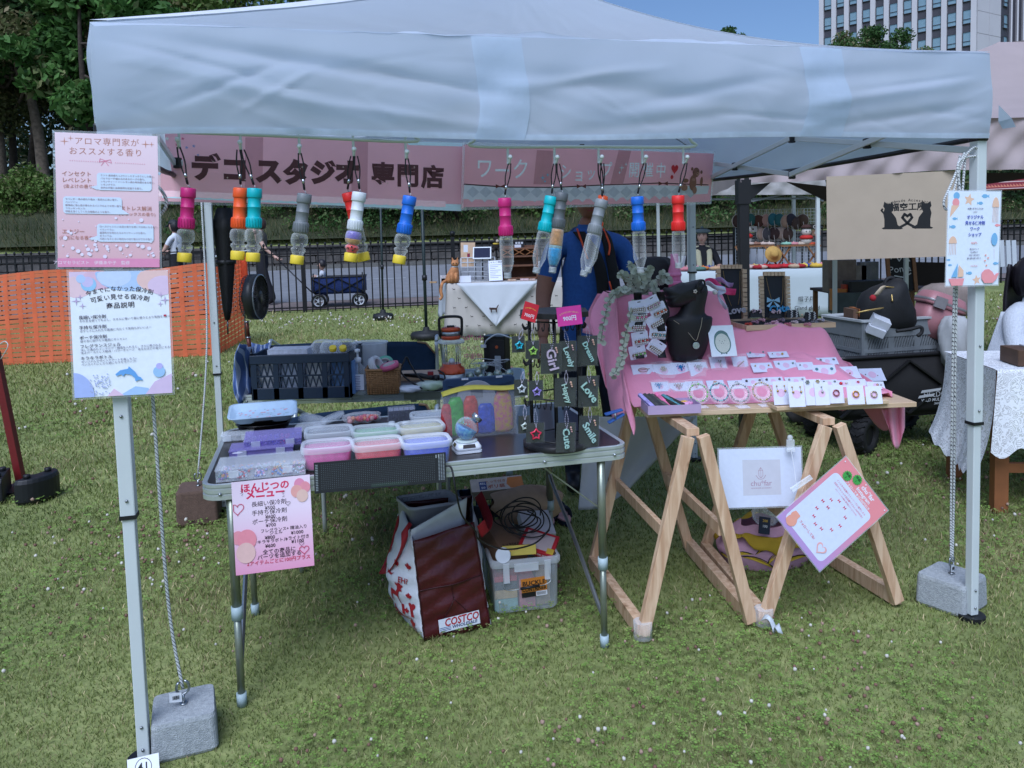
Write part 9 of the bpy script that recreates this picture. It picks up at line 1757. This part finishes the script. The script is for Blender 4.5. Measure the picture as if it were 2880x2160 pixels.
# ================================================================== taupe neighbour canopy with its banner, cart and lace table
YN=5.75;taupe=mat('taupe_fabric','b3a5a5',.85,var=.05,scale=3,bump=.2,bscale=200,transl=.3);nc=thing('taupe_canopy','taupe pop-up canopy of the neighbouring stall at the upper right','canopy',V3(4.4,YN+1.5,0))
ca,cb=aty(2083,513,YN+.25),aty(3150,470,YN-.35);cb.z=ca.z+.02;hv=.36
def nval(s,t):return ca.lerp(cb,s)+V3(0,.02*sin(40*s+6*t)*(1-.4*t)+.012*sin(83*s-11*t)+.03*t,hv*t-.015*sin(9*s))
k=MB();k.grid(nval,110,12);k.build('front_valance',taupe,nc,w=1);zt_=ca.z+hv;r0=V3(aty(2812,120,7.4).x,7.4,aty(2812,120,7.4).z);r1=r0+V3(2.2,-.4,.05);na,nb=ca+Zv*hv,cb+Zv*hv;nd,ne_=na+V3(.5,3.2,0),nb+V3(.5,3.0,0)
def quadf(p,q,r,s):return lambda a,b:p.lerp(q,a).lerp(s.lerp(r,a),b)-V3(0,0,.12*sin(PI*b)*(.4+.6*sin(PI*a)))+V3(0,0,.012*sin(14*a+9*b))
for f in(quadf(na,nb,r1,r0),quadf(nd,na,r0,r0+V3(.001,0,0)),quadf(ne_,nd,r0,r1)):k=MB();k.grid(f,50,18);k.build('roof_panel',taupe,nc,w=1)
k=MB();k.grid(lambda s,t:(ca+V3(.5,3.2,0)).lerp(ca,s)+V3(.01*sin(20*s),0,hv*t),20,4);k.build('side_valance',taupe,nc,w=1)
pst=mat('black_leg','17171a',.45);lx=aty(2090,600,YN+.3).x
k=MB();k.beam((lx,YN+.3,0),(lx,YN+.3,ca.z+.1),.075,.075,up=(0,1,0));k.build('leg',pst,nc,w=1,bevel=.006);k=MB();k.beam((lx,YN+.3,ca.z-.16),(lx,YN+.3,ca.z+.02),.095,.095,up=(0,1,0));k.add([(lx+.04,YN+.27,ca.z-.02),(lx+.2,YN+.27,ca.z-.005),(lx+.04,YN+.27,ca.z-.14),(lx+.04,YN+.31,ca.z-.02),(lx+.2,YN+.31,ca.z-.005),(lx+.04,YN+.31,ca.z-.14)],[(0,2,1),(3,4,5),(0,1,4,3),(1,2,5,4),(2,0,3,5)]);k.build('corner_bracket',pst,nc,w=1)
for x_ in(2348,2548):q=aty(x_,800,7.9);k=MB();k.beam((q.x,7.9,gz(7.9)),(q.x,7.9,2.0),.035,.035,up=(0,1,0));k.build('leg',white_steel,nc,w=1)
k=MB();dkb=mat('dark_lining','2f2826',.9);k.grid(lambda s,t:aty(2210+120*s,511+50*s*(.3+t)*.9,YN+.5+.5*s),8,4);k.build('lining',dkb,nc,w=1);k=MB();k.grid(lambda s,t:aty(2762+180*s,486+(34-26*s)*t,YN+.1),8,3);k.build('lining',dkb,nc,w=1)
BN=Panel('cat_banner','beige cloth banner with two black cats hanging under the taupe canopy','banner',aty(2333,498,YN+.05),aty(2700,478,YN-.1),aty(2690,722,YN-.1),aty(2318,730,YN+.05),th=.004,color=mat('banner_beige','a99b88',.9,var=.04,scale=6,bump=.15,bscale=300))
bk='141416'
def catsil(cx,cy,s,fl):
 pts=[(0,-1),(-.5,-1),(-.62,-.92),(-.42,-.85),(-.42,-.3),(-.5,.1),(-.4,.45),(-.5,.62),(-.42,.95),(-.2,.78),(.0,.8),(.15,.98),(.2,.7),(.25,.5),(.1,.2),(.4,-.2),(.52,-.7),(.9,-.95),(.7,-1.0),(.5,-1)]
 return[(cx+fl*a*s,cy-b*s)for a,b in pts]
BN.pshape(catsil(2504,605,40,1),bk);BN.pshape(catsil(2600,603,40,-1)[::-1],bk);BN.pline([(2530,640),(2552,628),(2565,612),(2560,602),(2552,608),(2544,602),(2538,612),(2552,628),(2575,640)],7,bk);BN.pline([(2486,600),(2479,592),(2482,588)],5,bk)
BN.ptext('福空工房',2554,583,23,bk,bold=.03);BN.arc_text('Handmade Accessory',*BN.fp(2554,563),BN.sz(2554,563,11),bk,.45,.01,.62)
# chalkboard and furniture behind the banner
CB=Panel('chalkboard','wooden framed chalkboard sign standing behind the backpack','sign',aty(2500,700,8.3),aty(2562,700,8.3),aty(2572,815,8.2),aty(2503,815,8.2),th=.02,color=mat('chalk_black','16191c',.8,var=.2,scale=12))
for s in(-1,1):k=MB();k.box((s*(CB.w/2+.015),0,0),(.035,CB.h+.05,.03));k.build('frame_side',mat('stand_wood','7a5636'),CB.o)
CB.text('Ponta',.45,.5,.1,'b4b8b8',.0,rot=.12);CB.line([(.1,.25),(.25,.1),(.45,.3),(.7,.12),(.9,.3)],.01,'b4b8b8');CB.line([(.2,.66),(.6,.7),(.9,.6)],.012,'b4b8b8')
YF=8.8;k=MB();q=aty(2400,735,YF);w_=aty(2650,735,YF).x-aty(2335,735,YF).x;x0=aty(2335,735,YF).x;o=thing('rear_table','dark wooden table of the neighbouring stall behind the banner','table',(x0+w_/2,YF,gz(YF)));k.box((0,.3,.72),(w_,.6,.03));k.build('top',mat('rear_wood','3c2c26',.7),o)
for sx in(-1,1):
 for y in(.04,.56):k=MB();k.box((sx*(w_/2-.05),y,.36),(.045,.045,.72));k.build('leg',mat('stand_wood','7a5636'),o)
BC_=Panel('brown_cover','dark brown cloth cover hanging behind the sea-creature sign','cloth',aty(2568,738,8.4),aty(2662,738,8.4),aty(2648,805,8.4),aty(2574,802,8.4),th=.03,color=mat('brown_cloth','241d1c',.9))
for i,(x,y,c,sx,sy,sz,lb)in enumerate(((2358,842,'b0702c',.1,.12,.22,'orange cooler box behind the wagon'),(2410,850,'3a4446',.34,.25,.22,'dark grey plastic tub behind the wagon'),(2440,805,'101114',.3,.2,.12,'black holdall on the grey tub'),(2383,812,'9c3a1c',.07,.1,.09,'small red-orange box on the grey tub'),(2360,775,'6d6258',.2,.2,.34,'brown paper sack behind the hat table end'),(2440,770,'7f8488',.14,.1,.26,'crinkled silver bag hanging behind the backpack'),(2405,775,'8f8a82',.16,.1,.22,'grey folded chair seat behind the white pole'))):
 p=aty(x,y,8.2 if i<4 else 8.6);k=MB();k.box((0,0,0),(sx*1.5,sy,sz*1.0),.02);oo=k.build('stall_goods',mat('goods_'+c,c,.6,var=.2,scale=14,bump=.4,bscale=30),label=lb,cat='goods');oo.location=p
# ------------------------------------------------------------------ black wagon with crate, backpack, cooler
wA=gnd(2490,1278);wgn=thing('utility_wagon','black fabric utility wagon with chunky wheels right of the pink display','wagon',M=frame(V3(2.62,5.62,0),V3(cos(.18),sin(.18),0),V3(-sin(.18),cos(.18),0),Zv));bf=mat('black_canvas','141416',.85,var=.1,bump=.2,bscale=200)
Lw,Ww=1.02,.56
k=MB();k.loft([[(x,y,z)for x,y in rrect(Lw*s,Ww*s,.05)]for s,z in((.9,.24),(1,.30),(1.0,.66))],caps=False);k.prism(rrect(Lw*.9,Ww*.9,.05),.235,.245);k.build('fabric_tub',bf,wgn,solid=.012)
k=MB();k.tube([(x,y,.665)for x,y in rrect(Lw,Ww,.05)],.016,6,closed=True);k.build('top_rail',pst,wgn)
for s in(-1,1):
 for x0,x1 in((-Lw/2,0),(0,Lw/2)):
  for z0,z1 in((.27,.63),(.63,.27)):k=MB();k.beam((x0,s*(Ww/2+.012),z0),(x1,s*(Ww/2+.012),z1),.012,.022,up=(0,1,0));k.build('cross_bar',pst,wgn)
for i,(x,y)in enumerate(((-.30,-.24),(.36,-.24),(-.34,.27),(.36,.27))):
 wh=thing('wheel',None,None,M=MT((x,y,.125))@MR(.55 if x<0 else.1,4,'Z')@MR(R_(90),4,'X'),parent=wgn);k=MB();k.lathe([(.07,-.05),(.115,-.05),(.125,-.03),(.125,.03),(.115,.05),(.07,.05),(.07,-.05)],30,caps=False);k.build('tyre',mat('rubber','131315',.75),wh)
 k=MB();[k.beam((.124*cos(t),.124*sin(t),-.045*s_),(.126*cos(t+.22),.126*sin(t+.22),-.004*s_),.016,.012,up=(cos(t),sin(t),0))for t in[j*.393 for j in range(16)]for s_ in(-1,1)];k.build('tread',mat('rubber','131315'),wh,kind='stuff');k=MB();k.lathe([(.072,-.03),(.06,-.015),(.06,.015),(.072,.03)],24);k.build('rim',mat('rim_black','1b1b1e',.4),wh)
 k=MB();k.beam((x,y,.16),(x,y,.27),.03,.03,up=(0,1,0));k.box((x,y,.275),(.09,.06,.02));[k.tube([(x+s_*.03,y-.02,.27),(x+s_*.12,y+.05,.34)],.007,6)for s_ in(-1,1)];k.build('fork',pst,wgn)
Mw=pmat(wgn);pl=Mw@V3(.24,-Ww/2-.02,.52);q=aty(2635,1108,5.4)
for t,px,py,n,bo,sh in(('FIELDOOR',2644,1108,22,.0,0),('WILD MULTI CARRY',2640,1123,12,.02,.2),('SMART TOUGH',2652,1133,8,.015,.2)):
 d=ray(px,py);nn=-V3(Mw[0][1],Mw[1][1],0);org_=Mw@V3(0,-Ww/2-.022,0);tt=(org_-CP).dot(nn)/d.dot(nn);p=CP+d*tt;letters(wgn,t,Mw.inverted()@frame(p,V3(Mw[0][0],Mw[1][0],.03).normalized(),Zv,nn),n*tt/FPX,'a9adb2',bo,shear=sh)
 if n==22:k=MB();[k.add([p+V3(Mw[0][0],Mw[1][0],0)*(-.17+.02*i+.0)+Zv*(-.02+.035*i)+nn*.002,p+V3(Mw[0][0],Mw[1][0],0)*(-.05+.05*i)+Zv*(-.01+.035*i)*1+nn*.002,p+V3(Mw[0][0],Mw[1][0],0)*(-.04+.05*i)+Zv*(.008+.035*i)+nn*.002,p+V3(Mw[0][0],Mw[1][0],0)*(-.16+.02*i)+Zv*(-.002+.035*i)+nn*.002],[(0,1,2,3)])for i in(0,1)];k.build('logo_stripes',ink('a9adb2'),wgn,w=1)
cr_=thing('grey_crate','grey folding crate with slotted sides sitting on the black wagon','crate',M=Mw@MT((-.02,-.02,.60))@MR(.06,4,'Z'));gm=mat('crate_grey','6d7276',.5,var=.06);cl_=mat('crate_light','9a9fa2',.5);Lc,Wc,Hc=.62,.42,.30
for x,y,sx,sy in((0,-Wc/2,Lc,.014),(0,Wc/2,Lc,.014),(-Lc/2,0,.014,Wc),(Lc/2,0,.014,Wc)):
 k=MB()
 for z,hh in((.015,.03),(.10,.024),(.245,.11)):k.box((x,y,z),(sx+.004,sy+.004,hh))
 n=30 if sx>.1 else 20
 for i in range(n+1):
  f=-.5+i/n;X_,Y_=(x+f*sx if sx>.1 else x),(y+f*sy if sy>.1 else y);dx_,dy_=(.012,0)if sx>.1 else(0,.012)
  if i%10<2:k.box((X_,Y_,.15),(.022 if sx>.1 else.01,.022 if sy>.1 else.01,.29))
  else:
   for z0,z1 in((.03,.088),(.112,.19)):k.beam((X_-dx_,Y_-dy_,z0),(X_+dx_,Y_+dy_,z1),.009,.009,up=(0,1,0)if sx>.1 else(1,0,0))
 k.build('slotted_side',gm,cr_)
k=MB();k.loft([[(x,y,z)for x,y in rrect(Lc+g,Wc+g,.02)]for g,z in((.02,Hc-.0),(.045,Hc),(.045,Hc+.014),(.0,Hc+.016),(-.02,Hc))],caps=False,smooth=False);k.build('rim',cl_,cr_);k=MB();k.box((0,0,.01),(Lc-.02,Wc-.02,.01));k.build('floor',gm,cr_)
MC=pmat(cr_)
bpk_=thing('backpack','black backpack with gold zips in the grey crate','backpack',aty(2490,925,5.45));bm_=mat('backpack_black','101114',.7,var=.1,bump=.2,bscale=160);sc=FPX/5.45
pl_=[(-78,0),(-82,40),(-76,85),(-62,112),(-30,130),(0,140),(18,150),(40,152),(52,138),(60,100),(78,60),(82,25),(70,0)];pl_=[(x/sc,y/sc)for x,y in pl_][::-1];k=MB();k.M=MT(aty(2490,933,5.45))@frame((0,0,0),(1,0,0),Zv,(0,-1,0));k.loft(inflate(pl_,.13,9));k.build('pack_body',bm_,bpk_,w=1)
k=MB();b_=lambda x,y,d_:aty(x,y,5.45-d_);k.tube(spath([b_(2408,880,.13),b_(2445,872,.155),b_(2485,866,.155)],4),.006,5);k.tube(spath([b_(2506,808,.09),b_(2508,830,.12),b_(2510,848,.14)],4),.006,5);k.tube(spath([b_(2485,806,.09),b_(2510,808,.1),b_(2530,812,.08),b_(2538,845,.06)],4),.005,5);k.build('gold_zip',mat('gold_zip','9a8450',.3,metal=.7),bpk_,w=1);k=MB();k.tube(spath([b_(2488,800,.0),b_(2495,785,.0),b_(2510,782,.0),b_(2520,795,.0)],5),.014,7);k.build('grab_loop',bm_,bpk_,w=1)
k=MB();k.loft([[b_(2462+x*.7+8*cos(t),832-x*.8+8*sin(t)*f,.17)+V3(0,.02*sin(t),0)for t in[j*.785 for j in range(8)]]for x,f in((0,.6),(10,1),(24,1),(32,.5))]);k.build('plush_charm',mat('charm_cream','a89a84',.9),label='cream plush charm hanging on the black backpack',cat='charm');k=MB();k.ball(b_(2455,838,.19),.022,8,6);k.build('red_pompom',mat('pom_red','8c1c24',.9),label='red pompom on the black backpack',cat='pompom')
ck=thing('pink_cooler','dusty pink hard cooler tilted in the grey crate behind the backpack','cooler',M=frame(aty(2618,925,5.52),V3(.93,0,-.36).normalized(),V3(0,1,0),V3(.36,0,.93).normalized()));pkm=mat('cooler_pink','96696e',.45,var=.04)
k=MB();k.loft([[(x,y,z)for x,y in rrect(w,d,.05)]for w,d,z in((.2,.16,-.06),(.24,.19,.04),(.27,.22,.155))]);k.build('cooler_body',pkm,ck);k=MB();k.loft([[(x,y,z)for x,y in rrect(w,d,.05)]for w,d,z in((.29,.235,.155),(.295,.24,.17),(.29,.235,.20),(.25,.2,.245),(.2,.15,.255))]);k.build('lid',pkm,ck);k=MB();k.loft([[(x,y,z)for x,y in rrect(w,d,.05)]for w,d,z in((.298,.243,.178),(.302,.247,.186),(.298,.243,.194))],caps=False);k.box((-.07,-.125,.18),(.08,.014,.075));k.build('silver_trim',mat('trim_silver','8d8a8c',.4,metal=.4),ck)
k=MB();k.tube(spath([aty(2520,932,5.3),aty(2560,926,5.28),aty(2590,920,5.28),aty(2592,935,5.28),aty(2580,945,5.28)],5),.012,7);k.build('carry_strap',bm_,ck,w=1)
for i,(x,y,r)in enumerate(((2476,905,.45),(2462,927,.42))):carton('foam_box',['upper white foam box leaning on the backpack','lower white foam box leaning on the backpack'][i],'box',(x,y),5.3-.0,(.115,.09,.055),(.3,r,-.3),'b4b8c0')
for i,(x,c,z)in enumerate(((2392,'5a4436',.16),(2408,'8a5426',.17))):k=MB();k.box((0,0,0),(.03,.16,z));oo=k.build('board_piece',mat('board_'+c,c,.7,var=.15),label=['dark brown board standing at the left of the grey crate','orange-brown board standing at the left of the grey crate'][i],cat='board');oo.location=aty(x,900,5.5)
soft_bag('canvas_bag','off-white canvas bag hanging at the right of the black wagon','bag',aty(2685,1035,5.35),.2,.22,.36,mat('canvas_white','9fa2a4',.85,var=.05),0.);soft_bag('paper_sack','crumpled taupe fabric bundle behind the pink cooler','bundle',aty(2665,895,5.75),.4,.25,.26,mat('bundle_taupe','7d726c',.9,var=.1),0.);soft_bag('black_pouch','black pouch squeezed beside the pink cooler','pouch',aty(2675,905,5.5),.1,.12,.14,bm_,0.)
soft_bag('grey_sack','grey sack lying on the grass behind the right trestle','sack',gnd(2270,1190),.32,.3,.2,mat('sack_grey','4c4846',.9,var=.1),0.)
# ------------------------------------------------------------------ lace table at the right edge
zl=.775;la=atz(2828,1040,zl);lt=thing('lace_table','wooden table under a white lace cloth at the right edge','table',M=frame(V3(la.x,la.y,0),V3(cos(-.12),sin(-.12),0),V3(sin(.12),cos(.12),0),Zv));lw=mat('table_oak','80512e',.6,var=.15,scale=10)
def lace_mat():
 M=bpy.data.materials.new('lace');M.use_nodes=True;nt=M.node_tree;N=nt.nodes;L=nt.links;b=N['Principled BSDF'];out=N['Material Output'];b.inputs['Base Color'].default_value=(*hexc('d6d9dd'),1);b.inputs['Roughness'].default_value=.9
 tc_=N.new('ShaderNodeTexCoord');vo=N.new('ShaderNodeTexVoronoi');vo.feature='DISTANCE_TO_EDGE';vo.inputs['Scale'].default_value=16;no=N.new('ShaderNodeTexNoise');no.inputs['Scale'].default_value=18;ad=N.new('ShaderNodeVectorMath');ad.operation='ADD';sc_=N.new('ShaderNodeVectorMath');sc_.operation='SCALE';sc_.inputs[3].default_value=.12
 L.new(tc_.outputs['Object'],no.inputs['Vector']);L.new(no.outputs['Color'],sc_.inputs[0]);L.new(tc_.outputs['Object'],ad.inputs[0]);L.new(sc_.outputs[0],ad.inputs[1]);L.new(ad.outputs[0],vo.inputs['Vector'])
 wv=N.new('ShaderNodeMath');wv.operation='SINE';mu=N.new('ShaderNodeMath');mu.operation='MULTIPLY';mu.inputs[1].default_value=42;L.new(vo.outputs['Distance'],mu.inputs[0]);L.new(mu.outputs[0],wv.inputs[0]);mr=N.new('ShaderNodeMapRange');mr.inputs[1].default_value=-.25;mr.inputs[2].default_value=.25;mr.inputs[3].default_value=.62;mr.inputs[4].default_value=1.0;L.new(wv.outputs[0],mr.inputs[0])
 tr=N.new('ShaderNodeBsdfTransparent');ms=N.new('ShaderNodeMixShader');L.new(mr.outputs[0],ms.inputs[0]);L.new(tr.outputs[0],ms.inputs[1]);L.new(b.outputs[0],ms.inputs[2]);L.new(ms.outputs[0],out.inputs[0]);return M
lacem=lace_mat();k=MB();k.box((.45,.32,zl-.02),(.95,.66,.03));k.build('table_top',lw,lt)
for x,y in((-.0,.05),(.86,.05),(.0,.6),(.86,.6)):k=MB();k.box((x,y,(zl-.035)/2),(.07,.06,zl-.035));k.build('leg',lw,lt)
k=MB();k.box((.43,.05,.24),(.8,.03,.05));k.build('stretcher',lw,lt)
def lc(a,b):
 if b<.45:return V3(-.05+1.0*a,-.02+.66*(1-b/.45),zl+.003)
 t=(b-.45)/.55;return V3(-.05-.05*t*(1-a)+1.0*a+.012*sin(12*a)*t,-.025-.05*t-.025*sin(15*a)*t,zl-(.42+.03*sin(40*a))*t)
k=MB();k.grid(lc,60,40);k.build('lace_front',lacem,lt);k=MB();k.grid(lambda a,b:V3(-.055-(.015+.07*b*b+.02*sin(9*a))*b,-.02+.62*a,zl+.002-(.46+.13*sin(2.5*a+.6)+.012*sin(40*a))*b),40,20);k.build('lace_side',lacem,lt)
k=MB();k.box((.30,.16,zl+.05),(.42,.2,.085));wbx=k.build('wooden_box',mat('walnut_box','4a3526',.6,var=.25,scale=10),label='brown wooden box on the lace table at the right edge',cat='box',bevel=.003);wbx.matrix_basis=pmat(lt);k=MB();k.box((.33,.16,zl+.097),(.3,.16,.006));oo=k.build('white_tray',ink('b9bcc4'),label='white tray with red trinket on the wooden box',cat='tray');oo.matrix_basis=pmat(lt);k=MB();k.ball((.26,.14,zl+.108),.012,8,6,sx=2);oo=k.build('red_trinket',mat('trinket_red','8c1c28',.5),label='small red trinket on the white tray',cat='trinket');oo.matrix_basis=pmat(lt)
# patterned canopy edge far right
P_=Panel('patterned_awning','red patterned awning edge far behind the right gazebo leg','awning',aty(2758,512,9.5),aty(2930,500,9.5),aty(2930,528,9.4),aty(2752,532,9.4),th=.02,color='6f2a2e');P_.shapes([[(.02+.05*i,.75),(.045+.05*i,.45),(.07+.05*i,.75)]for i in range(19)],'a86a52');P_.shapes([[(0,.2),(1,.2),(1,.28),(0,.28)],[(0,.9),(1,.9),(1,.97),(0,.97)]],'b4a4a0')
